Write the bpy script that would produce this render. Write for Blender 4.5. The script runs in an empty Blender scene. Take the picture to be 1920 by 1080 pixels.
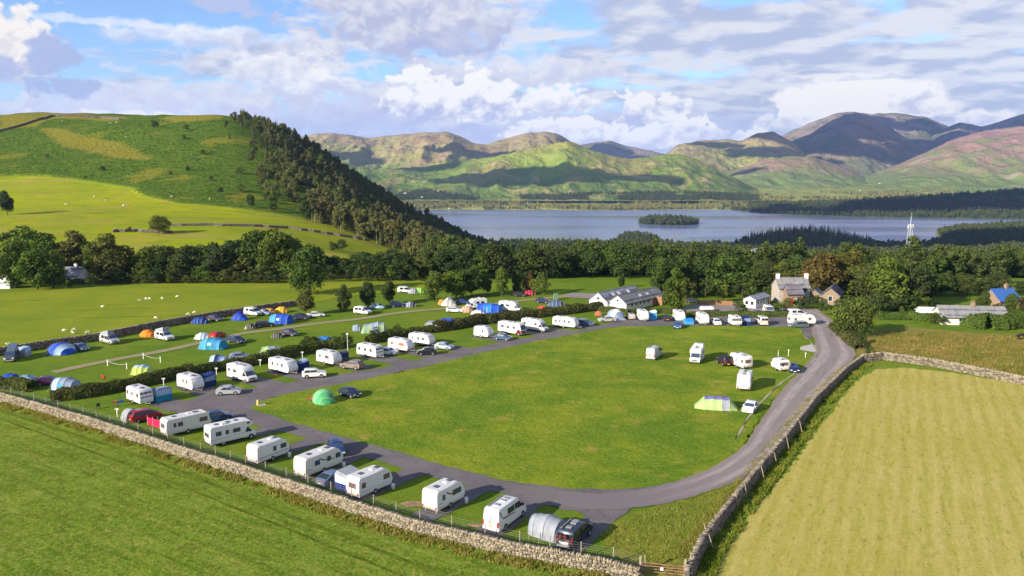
import bpy, bmesh, math, random
import numpy as np
from mathutils import Vector

# ------------------------------------------------------------------ camera
SC = bpy.context.scene
C = SC.collection
F, PITCH, CAMH = 1450.0, math.radians(8.23), 37.0      # focal length in photo pixels, tilt, height over the camp field
cam = bpy.data.cameras.new('camera')
cam.sensor_width = 36.0
cam.lens = 36.0 * F / 1920.0
cam.clip_start = 0.5
cam.clip_end = 60000
cam_o = bpy.data.objects.new('camera', cam)
cam_o.location = (0, 0, CAMH)
cam_o.rotation_euler = (math.pi / 2 - PITCH, 0, 0)
C.objects.link(cam_o)
SC.camera = cam_o

# ------------------------------------------------------------------ light
SUN_HEADING, SUN_ELEV = math.radians(38), math.radians(21)   # the way the light travels over the ground
LD = Vector((math.cos(SUN_HEADING) * math.cos(SUN_ELEV), math.sin(SUN_HEADING) * math.cos(SUN_ELEV), -math.sin(SUN_ELEV)))
sun = bpy.data.lights.new('sun', 'SUN')
sun.energy = 4.1
sun.angle = math.radians(0.55)
sun.color = (1.0, 0.88, 0.69)
sun_o = bpy.data.objects.new('sun', sun)
sun_o.rotation_euler = LD.to_track_quat('-Z', 'Y').to_euler()
sun_o.location = (-40, -40, 120)
C.objects.link(sun_o)
SC.view_settings.view_transform = 'Standard'
SC.view_settings.look = 'None'
SC.view_settings.gamma = 1.0
SC.view_settings.use_curve_mapping = False
SC.view_settings.exposure = 1.38
SC.cycles.max_bounces = 6
SC.cycles.diffuse_bounces = 3
SC.cycles.glossy_bounces = 3
SC.cycles.transparent_max_bounces = 6
SC.cycles.volume_bounces = 0


class NT:
    """small helper for node trees"""
    def __init__(self, tree):
        self.t = tree
        tree.nodes.clear()

    def n(self, typ, **kw):
        nd = self.t.nodes.new(typ)
        for k, v in kw.items():
            setattr(nd, k, v)
        return nd

    def put(self, sock, v):
        if v is None:
            return
        if isinstance(v, bpy.types.NodeSocket):
            self.t.links.new(v, sock)
        elif isinstance(v, (tuple, list)) and len(v) == 3 and sock.type == 'RGBA':
            sock.default_value = (*v, 1)
        else:
            sock.default_value = v

    def math(self, op, a, b=None, c=None, clamp=False):
        nd = self.n('ShaderNodeMath', operation=op, use_clamp=clamp)
        self.put(nd.inputs[0], a)
        self.put(nd.inputs[1], b)
        self.put(nd.inputs[2], c)
        return nd.outputs[0]

    def noise(self, vec, scale, detail=4.0, rough=0.55, dist=0.0, dim='3D'):
        nd = self.n('ShaderNodeTexNoise', noise_dimensions=dim)
        self.put(nd.inputs['Vector'], vec)
        nd.inputs['Scale'].default_value = scale
        nd.inputs['Detail'].default_value = detail
        nd.inputs['Roughness'].default_value = rough
        nd.inputs['Distortion'].default_value = dist
        return nd.outputs['Fac']

    def mapping(self, vec, loc=(0, 0, 0), rot=(0, 0, 0), scale=(1, 1, 1)):
        nd = self.n('ShaderNodeMapping')
        self.put(nd.inputs['Vector'], vec)
        nd.inputs['Location'].default_value = loc
        nd.inputs['Rotation'].default_value = rot
        nd.inputs['Scale'].default_value = scale
        return nd.outputs[0]

    def ss(self, v, a, b):
        nd = self.n('ShaderNodeMapRange', interpolation_type='SMOOTHSTEP')
        self.put(nd.inputs[0], v)
        nd.inputs[1].default_value = a
        nd.inputs[2].default_value = b
        return nd.outputs[0]

    def mix(self, fac, a, b, blend='MIX'):
        nd = self.n('ShaderNodeMix', data_type='RGBA', blend_type=blend)
        self.put(nd.inputs[0], fac)
        self.put(nd.inputs[6], a)
        self.put(nd.inputs[7], b)
        return nd.outputs[2]

    def comb(self, x, y, z):
        nd = self.n('ShaderNodeCombineXYZ')
        self.put(nd.inputs[0], x)
        self.put(nd.inputs[1], y)
        self.put(nd.inputs[2], z)
        return nd.outputs[0]

    def sep(self, v):
        nd = self.n('ShaderNodeSeparateXYZ')
        self.put(nd.inputs[0], v)
        return nd.outputs

    def attr(self, name):
        return self.n('ShaderNodeAttribute', attribute_name=name).outputs['Fac']

    def pos(self):
        return self.n('ShaderNodeNewGeometry').outputs['Position']

    def bump(self, h, strength, dist=0.1):
        nd = self.n('ShaderNodeBump')
        nd.inputs['Strength'].default_value = strength
        nd.inputs['Distance'].default_value = dist
        self.put(nd.inputs['Height'], h)
        return nd.outputs[0]

    def out(self, col, rough=0.9, normal=None, spec=0.25, metal=0.0, **kw):
        b = self.n('ShaderNodeBsdfPrincipled')
        self.put(b.inputs['Base Color'], col)
        self.put(b.inputs['Roughness'], rough)
        b.inputs['Specular IOR Level'].default_value = spec
        b.inputs['Metallic'].default_value = metal
        for k, v in kw.items():
            self.put(b.inputs[k.replace('_', ' ')], v)
        if normal is not None:
            self.put(b.inputs['Normal'], normal)
        o = self.n('ShaderNodeOutputMaterial')
        self.t.links.new(b.outputs[0], o.inputs[0])
        return b


# ------------------------------------------------------------------ sky
W = bpy.data.worlds.new('World')
SC.world = W
W.use_nodes = True
W.cycles.sampling_method = 'MANUAL'
W.cycles.sample_map_resolution = 512
w = NT(W.node_tree)
sky = w.n('ShaderNodeTexSky', sky_type='NISHITA')
sky.sun_disc = False
sky.sun_elevation = SUN_ELEV
sky.sun_rotation = math.atan2(-LD.x, -LD.y) % (2 * math.pi)
sky.altitude = 200
sky.air_density = 1.0
sky.dust_density = 0.6
sky.ozone_density = 2.0
dirv = w.n('ShaderNodeTexCoord').outputs['Generated']
sx, sy, sz = w.sep(dirv)
az = w.math('ARCTAN2', sx, sy)
el = w.math('ARCSINE', sz)
K = 0.91 / 0.05
def cc(r, g, b): return (r * K, g * K, b * K)
base_sky = w.mix(1.0, sky.outputs[0], (1.18, 1.36, 1.72), 'MULTIPLY')
# high broken layer: a cloud sheet seen in perspective
hz = w.math('ADD', w.math('MAXIMUM', sz, 0.0), 0.13)
plane = w.comb(w.math('DIVIDE', sx, hz), w.math('DIVIDE', sy, hz), 0.0)
pl1 = w.mapping(plane, loc=(3.1, 1.7, 0.0), rot=(0, 0, 0.2), scale=(0.95, 1.0, 1.0))
nA = w.noise(pl1, 1.5, 5.0, 0.58, 0.3, '2D')
nB = w.noise(pl1, 4.2, 6.0, 0.52, 0.25, '2D')
nAB = w.math('ADD', w.math('MULTIPLY', nA, 0.60), w.math('MULTIPLY', nB, 0.40))
# the sheet thins out to the left and high up, where the blue shows
cov = w.math('ADD', nAB, w.math('ADD', w.math('MULTIPLY', az, 0.19), w.math('MULTIPLY', el, -0.40)))
dA = w.ss(cov, 0.335, 0.47)
shade = w.noise(w.mapping(pl1, loc=(0.06, 0.13, 0.3)), 4.2, 6.0, 0.52, 0.25, '2D')
lit = w.ss(w.math('ADD', w.math('SUBTRACT', nB, shade), w.math('MULTIPLY', w.math('SUBTRACT', 0.56, nA), 0.9)), -0.16, 0.22)
colA = w.mix(lit, cc(0.215, 0.238, 0.31), cc(0.355, 0.355, 0.372))
c = w.mix(w.math('MULTIPLY', dA, 0.94), base_sky, colA)
# paler, milky air towards the horizon
c = w.mix(w.math('MULTIPLY', w.ss(el, 0.105, 0.02), 0.62), c, cc(0.205, 0.24, 0.325))


def ang(u, v):
    dx, dv = (u - 960) / F, (540 - v) / F
    d = Vector((dx, math.cos(PITCH) + dv * math.sin(PITCH), -math.sin(PITCH) + dv * math.cos(PITCH))).normalized()
    return math.atan2(d.x, d.y), math.asin(d.z)


def voro(vec, scale):
    nd = w.n('ShaderNodeTexVoronoi', voronoi_dimensions='2D', feature='F1')
    w.put(nd.inputs['Vector'], vec)
    nd.inputs['Scale'].default_value = scale
    return nd.outputs['Distance']


wv = w.noise(w.comb(az, el, 0.0), 40.0, 3.0, 0.5, 0.0, '2D')
pe = w.comb(w.math('ADD', az, w.math('MULTIPLY', wv, 0.012)), w.math('ADD', w.math('MULTIPLY', el, 1.35), w.math('MULTIPLY', wv, 0.010)), 0.0)
fb = w.noise(pe, 30.0, 7.0, 0.60, 0.3, '2D')
fb2 = w.noise(w.mapping(pe, loc=(0.006, -0.012, 0)), 30.0, 7.0, 0.60, 0.3, '2D')
vo = w.math('ADD', w.math('MULTIPLY', voro(pe, 34.0), 0.75), w.math('MULTIPLY', voro(pe, 85.0), 0.40))
rag_soft = w.math('MULTIPLY', w.math('SUBTRACT', fb, 0.5), 2.6)
rag_hard = w.math('ADD', w.math('MULTIPLY', w.math('SUBTRACT', vo, 0.45), 0.75), w.math('MULTIPLY', w.math('SUBTRACT', fb, 0.5), 1.3))
relief = w.math('ADD', w.math('MULTIPLY', w.math('SUBTRACT', fb, fb2), 2.2), w.math('MULTIPLY', w.math('SUBTRACT', 0.45, vo), 0.55))
WHITE, WARM = (0.45, 0.44, 0.428), (0.44, 0.415, 0.385)
GREY, BLUEG, LAV = (0.235, 0.255, 0.345), (0.19, 0.225, 0.335), (0.285, 0.295, 0.365)
# single clouds: u, v, half width, half height, top colour, base colour, softness, opacity, heaped
CLOUDS = [
    (650, 225, 200, 44, LAV, GREY, 0.9, 0.9, 0), (550, 150, 125, 50, WHITE, LAV, 0.8, 0.9, 0), (330, 190, 190, 34, (0.36, 0.36, 0.385), LAV, 0.8, 0.85, 0), (130, 205, 150, 26, (0.35, 0.355, 0.385), LAV, 0.8, 0.8, 0),
    (760, 30, 180, 66, (0.345, 0.345, 0.37), (0.225, 0.235, 0.315), 0.45, 0.97, 0), (850, 82, 80, 24, (0.27, 0.275, 0.335), BLUEG, 0.6, 0.8, 0),
    (420, 8, 62, 18, GREY, GREY, 0.7, 0.8, 0), (260, 226, 150, 14, WHITE, WHITE, 0.6, 0.85, 0), (980, 135, 190, 26, (0.385, 0.38, 0.395), LAV, 0.6, 0.85, 0),
    (400, 70, 190, 16, WHITE, LAV, 0.9, 0.75, 0), (180, 40, 120, 7, WHITE, WHITE, 0.8, 0.5, 0),
    (930, 240, 190, 26, (0.34, 0.345, 0.385), GREY, 0.5, 0.8, 0), (1180, 232, 260, 34, GREY, GREY, 0.8, 0.55, 0),
    (785, 196, 78, 66, WHITE, GREY, 0.22, 1, 1), (905, 206, 72, 74, WHITE, GREY, 0.20, 1, 1), (845, 205, 90, 40, WHITE, GREY, 0.22, 1, 1),
    (1040, 200, 76, 40, WHITE, LAV, 0.22, 0.97, 1), (1218, 218, 74, 42, WHITE, GREY, 0.22, 0.97, 1),
    (1060, 262, 120, 44, WHITE, LAV, 0.2, 1, 1), (1190, 266, 150, 34, WHITE, LAV, 0.2, 1, 1), (1290, 262, 52, 46, WHITE, LAV, 0.2, 1, 1),
    (1402, 262, 36, 26, WHITE, LAV, 0.22, 0.95, 1),
    (1530, 226, 92, 46, WHITE, LAV, 0.25, 1, 1), (1640, 206, 130, 40, WHITE, WHITE, 0.35, 1, 2), (1595, 180, 132, 30, WHITE, WHITE, 0.30, 1, 2), (1725, 198, 46, 36, WHITE, LAV, 0.30, 1, 2), (1850, 228, 40, 22, WHITE, LAV, 0.3, 0.9, 1),
    (1570, 148, 120, 10, WHITE, LAV, 0.5, 0.8, 2),
    (-10, 100, 84, 84, WARM, (0.33, 0.31, 0.32), 0.25, 1, 1), (90, 104, 38, 34, BLUEG, BLUEG, 0.6, 0.95, 0), (5, 124, 28, 18, BLUEG, BLUEG, 0.7, 0.85, 0), (118, 160, 48, 17, BLUEG, BLUEG, 0.5, 0.95, 0),
]
for (u, v, ru, rv, top, bot, soft, op, heap) in CLOUDS:
    a0, e0 = ang(u, v)
    qa = w.math('MULTIPLY', w.math('SUBTRACT', az, a0), F / ru)
    qe = w.math('MULTIPLY', w.math('SUBTRACT', el, e0), F / rv)
    qs = w.math('MAXIMUM', qe, w.math('MULTIPLY', qe, -2.6)) if heap else qe
    r2 = w.math('SQRT', w.math('ADD', w.math('MULTIPLY', qa, qa), w.math('MULTIPLY', qs, qs)))
    rag = rag_hard if heap == 1 else (rag_soft if heap == 0 else w.math('MULTIPLY', rag_soft, 0.35))
    m = w.ss(w.math('ADD', r2, rag), 1.0 + soft * 0.45, 1.0 - soft * 0.55)
    t = w.math('ADD', w.math('MULTIPLY', qe, 0.95 if heap else 0.5), w.math('ADD', 0.58 if heap else 0.5, w.math('MULTIPLY', relief, 1.5 if heap else 1.2)), clamp=True)
    c = w.mix(w.math('MULTIPLY', m, op), c, w.mix(t, cc(*bot), cc(*top)))
bg = w.n('ShaderNodeBackground')
bg.inputs['Strength'].default_value = 0.05
w.t.links.new(c, bg.inputs['Color'])
wo = w.n('ShaderNodeOutputWorld')
w.t.links.new(bg.outputs[0], wo.inputs[0])

# ------------------------------------------------------------------ geometry helpers
rng = np.random.default_rng(7)
random.seed(7)


def ray(u, v):
    dx, dv = (u - 960) / F, (540 - v) / F
    return dx, math.cos(PITCH) + dv * math.sin(PITCH), -math.sin(PITCH) + dv * math.cos(PITCH)


def G(u, v, z=0.0):
    """point of the level camp ground seen at a photo pixel"""
    d = ray(u, v)
    t = (z - CAMH) / d[2]
    return Vector((d[0] * t, d[1] * t, z))


def PY(u, v, Y):
    """point seen at a photo pixel, Y metres ahead of the camera"""
    d = ray(u, v)
    t = Y / d[1]
    return (d[0] * t, Y, CAMH + d[2] * t)


def proj(x, y, z):
    """photo pixel of world points (arrays)"""
    zz = z - CAMH
    dep = y * math.cos(PITCH) - zz * math.sin(PITCH)
    up = y * math.sin(PITCH) + zz * math.cos(PITCH)
    return 960 + F * x / dep, 540 - F * up / dep


def sstep(x, a, b):
    t = np.clip((x - a) / (b - a), 0, 1)
    return t * t * (3 - 2 * t)


def _hash(ix, iy, seed):
    h = (ix.astype(np.int64) * 374761393 + iy.astype(np.int64) * 668265263 + seed * 982451653) & 0x7fffffff
    h = ((h ^ (h >> 13)) * 1274126177) & 0x7fffffff
    return ((h ^ (h >> 16)) & 0xffff) / 65535.0


def vnoise(x, y, seed=0):
    ix, iy = np.floor(x), np.floor(y)
    fx, fy = x - ix, y - iy
    fx, fy = fx * fx * (3 - 2 * fx), fy * fy * (3 - 2 * fy)
    a, b = _hash(ix, iy, seed), _hash(ix + 1, iy, seed)
    c_, d = _hash(ix, iy + 1, seed), _hash(ix + 1, iy + 1, seed)
    return (a * (1 - fx) + b * fx) * (1 - fy) + (c_ * (1 - fx) + d * fx) * fy


def fbm(x, y, oct=5, seed=0, ridged=False):
    s, a, t = 0.0, 0.5, 0.0
    for k in range(oct):
        n = vnoise(x * 2 ** k + 17.3 * k, y * 2 ** k + 9.1 * k, seed + k)
        if ridged:
            n = 1 - np.abs(2 * n - 1)
        s = s + a * n
        t += a
        a *= 0.5
    return s / t


class MB:
    def __init__(self):
        self.v, self.f = [], []

    def add(self, vs, fs):
        o = len(self.v)
        self.v.extend(vs)
        self.f.extend([tuple(i + o for i in f) for f in fs])
        return self

    def box(self, x0, x1, y0, y1, z0, z1):
        vs = [(x, y, z) for z in (z0, z1) for y in (y0, y1) for x in (x0, x1)]
        return self.add(vs, [(0, 2, 3, 1), (4, 5, 7, 6), (0, 1, 5, 4), (2, 6, 7, 3), (0, 4, 6, 2), (1, 3, 7, 5)])

    def beam(self, a, b, w_, h=None):
        """square bar between two points"""
        a, b = Vector(a), Vector(b)
        h = h or w_
        d = (b - a).normalized()
        s = d.cross(Vector((0, 0, 1)))
        if s.length < 1e-3:
            s = Vector((1, 0, 0))
        s.normalize()
        n = s.cross(d)
        vs = []
        for p in (a, b):
            for i, j in ((-1, -1), (1, -1), (1, 1), (-1, 1)):
                vs.append(tuple(p + s * i * w_ / 2 + n * j * h / 2))
        return self.add(vs, [(3, 2, 1, 0), (4, 5, 6, 7), (0, 1, 5, 4), (1, 2, 6, 5), (2, 3, 7, 6), (3, 0, 4, 7)])

    def tube(self, pts, rads, n=6, cap=True):
        pts = [Vector(p) for p in pts]
        vs, fs = [], []
        for i, p in enumerate(pts):
            d = (pts[min(i + 1, len(pts) - 1)] - pts[max(i - 1, 0)]).normalized()
            s = d.cross(Vector((0, 0, 1)))
            if s.length < 1e-3:
                s = Vector((1, 0, 0))
            s.normalize()
            m = s.cross(d)
            for k in range(n):
                a = 2 * math.pi * k / n
                vs.append(tuple(p + (s * math.cos(a) + m * math.sin(a)) * rads[i]))
        for i in range(len(pts) - 1):
            for k in range(n):
                k2 = (k + 1) % n
                fs.append((i * n + k, i * n + k2, (i + 1) * n + k2, (i + 1) * n + k))
        if cap:
            fs.append(tuple(range(n - 1, -1, -1)))
            fs.append(tuple((len(pts) - 1) * n + k for k in range(n)))
        return self.add(vs, fs)

    def cyl(self, c_, axis, r, h, n=12):
        c_ = Vector(c_)
        a = Vector(axis).normalized() * h / 2
        return self.tube([c_ - a, c_ + a], [r, r], n)

    def loft(self, rings, closed=True, cap=True):
        n = len(rings[0])
        vs = [tuple(p) for r in rings for p in r]
        fs = []
        for i in range(len(rings) - 1):
            for k in range(n if closed else n - 1):
                k2 = (k + 1) % n
                fs.append((i * n + k, i * n + k2, (i + 1) * n + k2, (i + 1) * n + k))
        if cap:
            fs.append(tuple(range(n - 1, -1, -1)))
            fs.append(tuple((len(rings) - 1) * n + k for k in range(n)))
        return self.add(vs, fs)

    def build(self, name, m=None, parent=None, smooth=None, loc=None):
        me = bpy.data.meshes.new(name)
        me.from_pydata(self.v, [], self.f)
        if m:
            me.materials.append(m)
        if smooth is not None:
            me.polygons.foreach_set('use_smooth', [True] * len(me.polygons))
            me.set_sharp_from_angle(angle=math.radians(smooth))
        me.update()
        return link(name, me, parent, loc)


def link(name, me, parent=None, loc=None):
    o = bpy.data.objects.new(name, me)
    C.objects.link(o)
    if parent is not None:
        o.parent = parent
    if loc is not None:
        o.location = loc
    return o


def npmesh(name, v, f, m=None, smooth=False):
    """mesh from arrays, all faces with the same number of corners"""
    me = bpy.data.meshes.new(name)
    k = f.shape[1]
    me.vertices.add(len(v))
    me.vertices.foreach_set('co', np.asarray(v, np.float32).ravel())
    me.loops.add(f.size)
    me.loops.foreach_set('vertex_index', np.asarray(f, np.int32).ravel())
    me.polygons.add(len(f))
    me.polygons.foreach_set('loop_start', np.arange(0, f.size, k, dtype=np.int32))
    me.polygons.foreach_set('loop_total', np.full(len(f), k, np.int32))
    if smooth:
        me.polygons.foreach_set('use_smooth', np.ones(len(f), bool))
    if m:
        me.materials.append(m)
    me.update(calc_edges=True)
    return me


def fattr(me, name, vals):
    a = me.attributes.new(name, 'FLOAT', 'POINT')
    a.data.foreach_set('value', np.asarray(vals, np.float32))


def tag(o, label, cat, group=None, kind=None):
    o['label'] = label
    o['category'] = cat
    if group:
        o['group'] = group
    if kind:
        o['kind'] = kind
    return o


def empty(name, loc, rz=0.0):
    o = bpy.data.objects.new(name, None)
    o.location = loc
    o.rotation_euler = (0, 0, rz)
    o.empty_display_size = 0.3
    C.objects.link(o)
    return o


# ------------------------------------------------------------------ materials
MATS = {}


def plain(name, col, rough=0.6, spec=0.4, metal=0.0, wear=0.12, scale=3.0, coat=0.0):
    key = (name, col)
    if key in MATS:
        return MATS[key]
    m = bpy.data.materials.new(name)
    m.use_nodes = True
    t = NT(m.node_tree)
    tc = t.n('ShaderNodeTexCoord').outputs['Object']
    n = t.noise(tc, scale, 5, 0.6)
    dark = tuple(x * (1 - wear) for x in col)
    light = tuple(min(1, x * (1 + wear * 0.5)) for x in col)
    cl = t.mix(t.ss(n, 0.3, 0.7), dark, light)
    t.out(cl, rough, None, spec, metal, Coat_Weight=coat)
    MATS[key] = m
    return m


def grass_mat(name, c1, c2, c3, s=(0.03, 0.35, 3.0), bump=0.5, dry=None, dryt=(0.55, 0.7), bdist=0.12, streak=None, speck=0.0):
    m = bpy.data.materials.new(name)
    m.use_nodes = True
    t = NT(m.node_tree)
    p = t.pos()
    n1 = t.noise(p, s[0], 4, 0.6)
    n2 = t.noise(t.mapping(p, loc=(11, 5, 0)), s[1], 5, 0.6)
    n3 = t.noise(p, s[2], 5, 0.65)
    n4 = t.noise(t.mapping(p, loc=(3, 41, 0)), s[2] * 0.33, 4, 0.6)
    cl = t.mix(t.ss(t.math('ADD', t.math('MULTIPLY', n1, 0.6), t.math('MULTIPLY', n2, 0.4)), 0.38, 0.62), c1, c2)
    cl = t.mix(t.ss(t.math('ADD', t.math('MULTIPLY', n3, 0.6), t.math('MULTIPLY', n4, 0.4)), 0.42, 0.72), cl, c3)
    if dry:
        cl = t.mix(t.math('MULTIPLY', t.ss(t.math('ADD', t.math('MULTIPLY', n2, 0.65), t.math('MULTIPLY', n4, 0.35)), *dryt), 0.85), cl, dry)
    if streak:
        sn = t.noise(t.mapping(t.mapping(p, rot=(0, 0, math.radians(-streak[0]))), scale=(0.09, 1.0, 1)), streak[1], 5, 0.65)
        cl = t.mix(t.math('MULTIPLY', t.ss(sn, 0.50, 0.68), streak[2]), cl, c3)
        cl = t.mix(t.math('MULTIPLY', t.ss(sn, 0.48, 0.32), streak[2]), cl, tuple(k * 0.62 for k in c1))
    if speck:
        f1 = t.noise(t.mapping(p, scale=(1.0, 0.75, 1)), 2.3, 5, 0.72)
        f2 = t.noise(t.mapping(p, loc=(7, 3, 0), scale=(1.0, 0.7, 1)), 1.15, 6, 0.74)
        cl = t.mix(t.math('MULTIPLY', t.ss(f1, 0.50, 0.63), speck), cl, (0.31, 0.29, 0.075))
        cl = t.mix(t.math('MULTIPLY', t.ss(f2, 0.48, 0.36), speck), cl, (0.040, 0.078, 0.006))
    hb = t.math('ADD', n3, t.math('MULTIPLY', n4, 1.3))
    t.out(cl, 0.95, t.bump(hb, bump, bdist), 0.03)
    MATS[name] = m
    return m


grass_mat('lawn', (0.075, 0.150, 0.009), (0.180, 0.222, 0.014), (0.125, 0.170, 0.014), s=(0.07, 0.22, 1.6), bump=0.7, dry=(0.27, 0.205, 0.05), dryt=(0.55, 0.66), bdist=0.2, streak=(20, 0.25, 0.25), speck=0.30)
grass_mat('camp_grass', (0.085, 0.150, 0.012), (0.130, 0.185, 0.016), (0.10, 0.14, 0.018), s=(0.06, 0.4, 2.6), bump=0.6, dry=(0.19, 0.17, 0.045), dryt=(0.60, 0.72))
grass_mat('meadow', (0.076, 0.148, 0.008), (0.125, 0.195, 0.012), (0.215, 0.235, 0.040), s=(0.06, 0.7, 3.6), bump=0.6, dry=(0.25, 0.215, 0.05), dryt=(0.57, 0.68), bdist=0.16, streak=(-31, 1.0, 0.6), speck=0.5)
grass_mat('sheep_pasture', (0.125, 0.19, 0.012), (0.205, 0.24, 0.014), (0.19, 0.195, 0.020), s=(0.022, 0.10, 0.9), bump=0.5, dry=(0.27, 0.24, 0.04), dryt=(0.58, 0.70), streak=(10, 0.14, 0.45), speck=0.15)
grass_mat('rough_pasture', (0.115, 0.150, 0.020), (0.215, 0.170, 0.040), (0.19, 0.16, 0.045), s=(0.045, 0.15, 1.2), bump=0.8, dry=(0.27, 0.165, 0.075), dryt=(0.53, 0.63))
grass_mat('verge', (0.115, 0.155, 0.014), (0.20, 0.20, 0.022), (0.19, 0.175, 0.04), s=(0.08, 0.5, 2.5), bump=0.9, dry=(0.24, 0.18, 0.07), dryt=(0.55, 0.68))


def hay_mat():
    m = bpy.data.materials.new('mown_hay')
    m.use_nodes = True
    t = NT(m.node_tree)
    p = t.pos()
    warp = t.noise(p, 0.05, 3, 0.5)
    q = t.mapping(p, rot=(0, 0, math.radians(-63)))
    x, y, z = t.sep(q)
    yy = t.math('ADD', y, t.math('MULTIPLY', warp, 1.6))
    yj = t.math('ADD', yy, t.math('MULTIPLY', t.noise(p, 0.7, 4, 0.6), 1.1))
    s = t.math('SINE', t.math('MULTIPLY', yj, 2 * math.pi / 2.2))
    streak = t.noise(t.mapping(q, scale=(0.12, 1.6, 1)), 1.0, 5, 0.65)
    fine = t.noise(p, 2.4, 6, 0.7)
    big = t.noise(p, 0.045, 3, 0.5)
    f = t.math('ADD', t.math('MULTIPLY', s, 0.045), t.math('ADD', t.math('MULTIPLY', streak, 0.5), t.math('MULTIPLY', fine, 0.5)))
    cl = t.mix(t.ss(f, 0.36, 0.64), (0.300, 0.275, 0.052), (0.415, 0.345, 0.112))
    cl = t.mix(t.math('MULTIPLY', t.ss(big, 0.42, 0.66), 0.35), cl, (0.30, 0.265, 0.042))
    spk = t.noise(t.mapping(q, scale=(0.35, 1.0, 1)), 1.5, 6, 0.75)
    cl = t.mix(t.math('MULTIPLY', t.ss(spk, 0.46, 0.34), 0.6), cl, (0.135, 0.13, 0.03))
    cl = t.mix(t.math('MULTIPLY', t.ss(spk, 0.55, 0.68), 0.6), cl, (0.50, 0.40, 0.14))
    t.out(cl, 0.95, t.bump(t.math('ADD', fine, t.math('MULTIPLY', s, 0.12)), 0.6, 0.12), 0.03)
    MATS['hay'] = m


hay_mat()


def tarmac_mat(name, a, b, dusty, scale=1.0):
    m = bpy.data.materials.new(name)
    m.use_nodes = True
    t = NT(m.node_tree)
    p = t.pos()
    n1 = t.noise(p, 0.16 * scale, 5, 0.6)
    n2 = t.noise(p, 1.3 * scale, 5, 0.65)
    n3 = t.noise(p, 14.0, 3, 0.6)
    cl = t.mix(t.ss(n1, 0.35, 0.65), a, b)
    cl = t.mix(t.math('MULTIPLY', t.ss(n2, 0.45, 0.75), 0.6), cl, dusty)
    cl = t.mix(t.math('MULTIPLY', t.ss(t.noise(t.mapping(p, loc=(40, 8, 0)), 0.45, 6, 0.7), 0.56, 0.62), 0.45), cl, tuple(x * 0.68 for x in a))
    cl = t.mix(t.math('MULTIPLY', n3, 0.35), cl, tuple(x * 0.6 for x in a))
    t.out(cl, 0.9, t.bump(n3, 0.35, 0.02), 0.2)
    MATS[name] = m


tarmac_mat('tarmac', (0.112, 0.100, 0.108), (0.155, 0.138, 0.142), (0.17, 0.14, 0.13))
tarmac_mat('yard_gravel', (0.20, 0.175, 0.17), (0.26, 0.23, 0.22), (0.30, 0.26, 0.23))


def track_mat(name, rut, mid, edgec, start=None):
    m = bpy.data.materials.new(name)
    m.use_nodes = True
    t = NT(m.node_tree)
    uv = t.n('ShaderNodeUVMap', uv_map='UVMap').outputs[0]
    x, y, z = t.sep(uv)
    p = t.pos()
    n = t.noise(p, 0.5, 5, 0.65)
    d = t.math('ABSOLUTE', t.math('SUBTRACT', x, 0.5))
    dd = t.math('ADD', d, t.math('MULTIPLY', t.math('SUBTRACT', n, 0.5), 0.16))
    r = t.math('SUBTRACT', 1.0, t.ss(t.math('ABSOLUTE', t.math('SUBTRACT', dd, 0.24)), 0.04, 0.15))
    cl = t.mix(r, mid, rut)
    cl = t.mix(t.ss(dd, 0.40, 0.50), cl, edgec)
    str_ = t.noise(t.comb(t.math('MULTIPLY', x, 9.0), t.math('MULTIPLY', y, 0.15), 0.0), 1.0, 4, 0.6)
    cl = t.mix(t.math('MULTIPLY', t.ss(str_, 0.4, 0.7), 0.5), cl, tuple(c_ * 0.62 for c_ in mid))
    if start:
        cl = t.mix(t.ss(t.math('ADD', y, t.math('MULTIPLY', n, 8.0)), 10.0, 34.0), start, cl)
    f = t.noise(p, 9.0, 4, 0.7)
    cl = t.mix(t.math('MULTIPLY', f, 0.45), cl, tuple(c_ * 0.55 for c_ in mid))
    t.out(cl, 0.95, t.bump(f, 0.4, 0.04), 0.1)
    MATS[name] = m


track_mat('gravel_track', (0.37, 0.315, 0.305), (0.255, 0.215, 0.215), (0.26, 0.215, 0.14), (0.16, 0.14, 0.15))
track_mat('kerb_line', (0.40, 0.36, 0.29), (0.36, 0.32, 0.25), (0.28, 0.26, 0.14))
track_mat('field_track', (0.34, 0.28, 0.19), (0.26, 0.23, 0.12), (0.18, 0.18, 0.04))


def stone_mat(name, cols, scale=1.7):
    m = bpy.data.materials.new(name)
    m.use_nodes = True
    t = NT(m.node_tree)
    p = t.pos()
    a = t.attr('tone')
    n = t.noise(p, scale, 5, 0.65)
    cl = t.mix(t.ss(a, 0.1, 0.9), cols[0], cols[1])
    cl = t.mix(t.math('MULTIPLY', t.ss(n, 0.45, 0.7), 0.7), cl, cols[2])
    t.out(cl, 0.95, t.bump(t.noise(p, 9, 4, 0.6), 0.5, 0.04), 0.1)
    MATS[name] = m


stone_mat('lichen_stone', ((0.12, 0.10, 0.078), (0.31, 0.262, 0.19), (0.20, 0.182, 0.125)))
stone_mat('grey_stone', ((0.095, 0.08, 0.072), (0.24, 0.20, 0.165), (0.17, 0.16, 0.11)))


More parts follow.
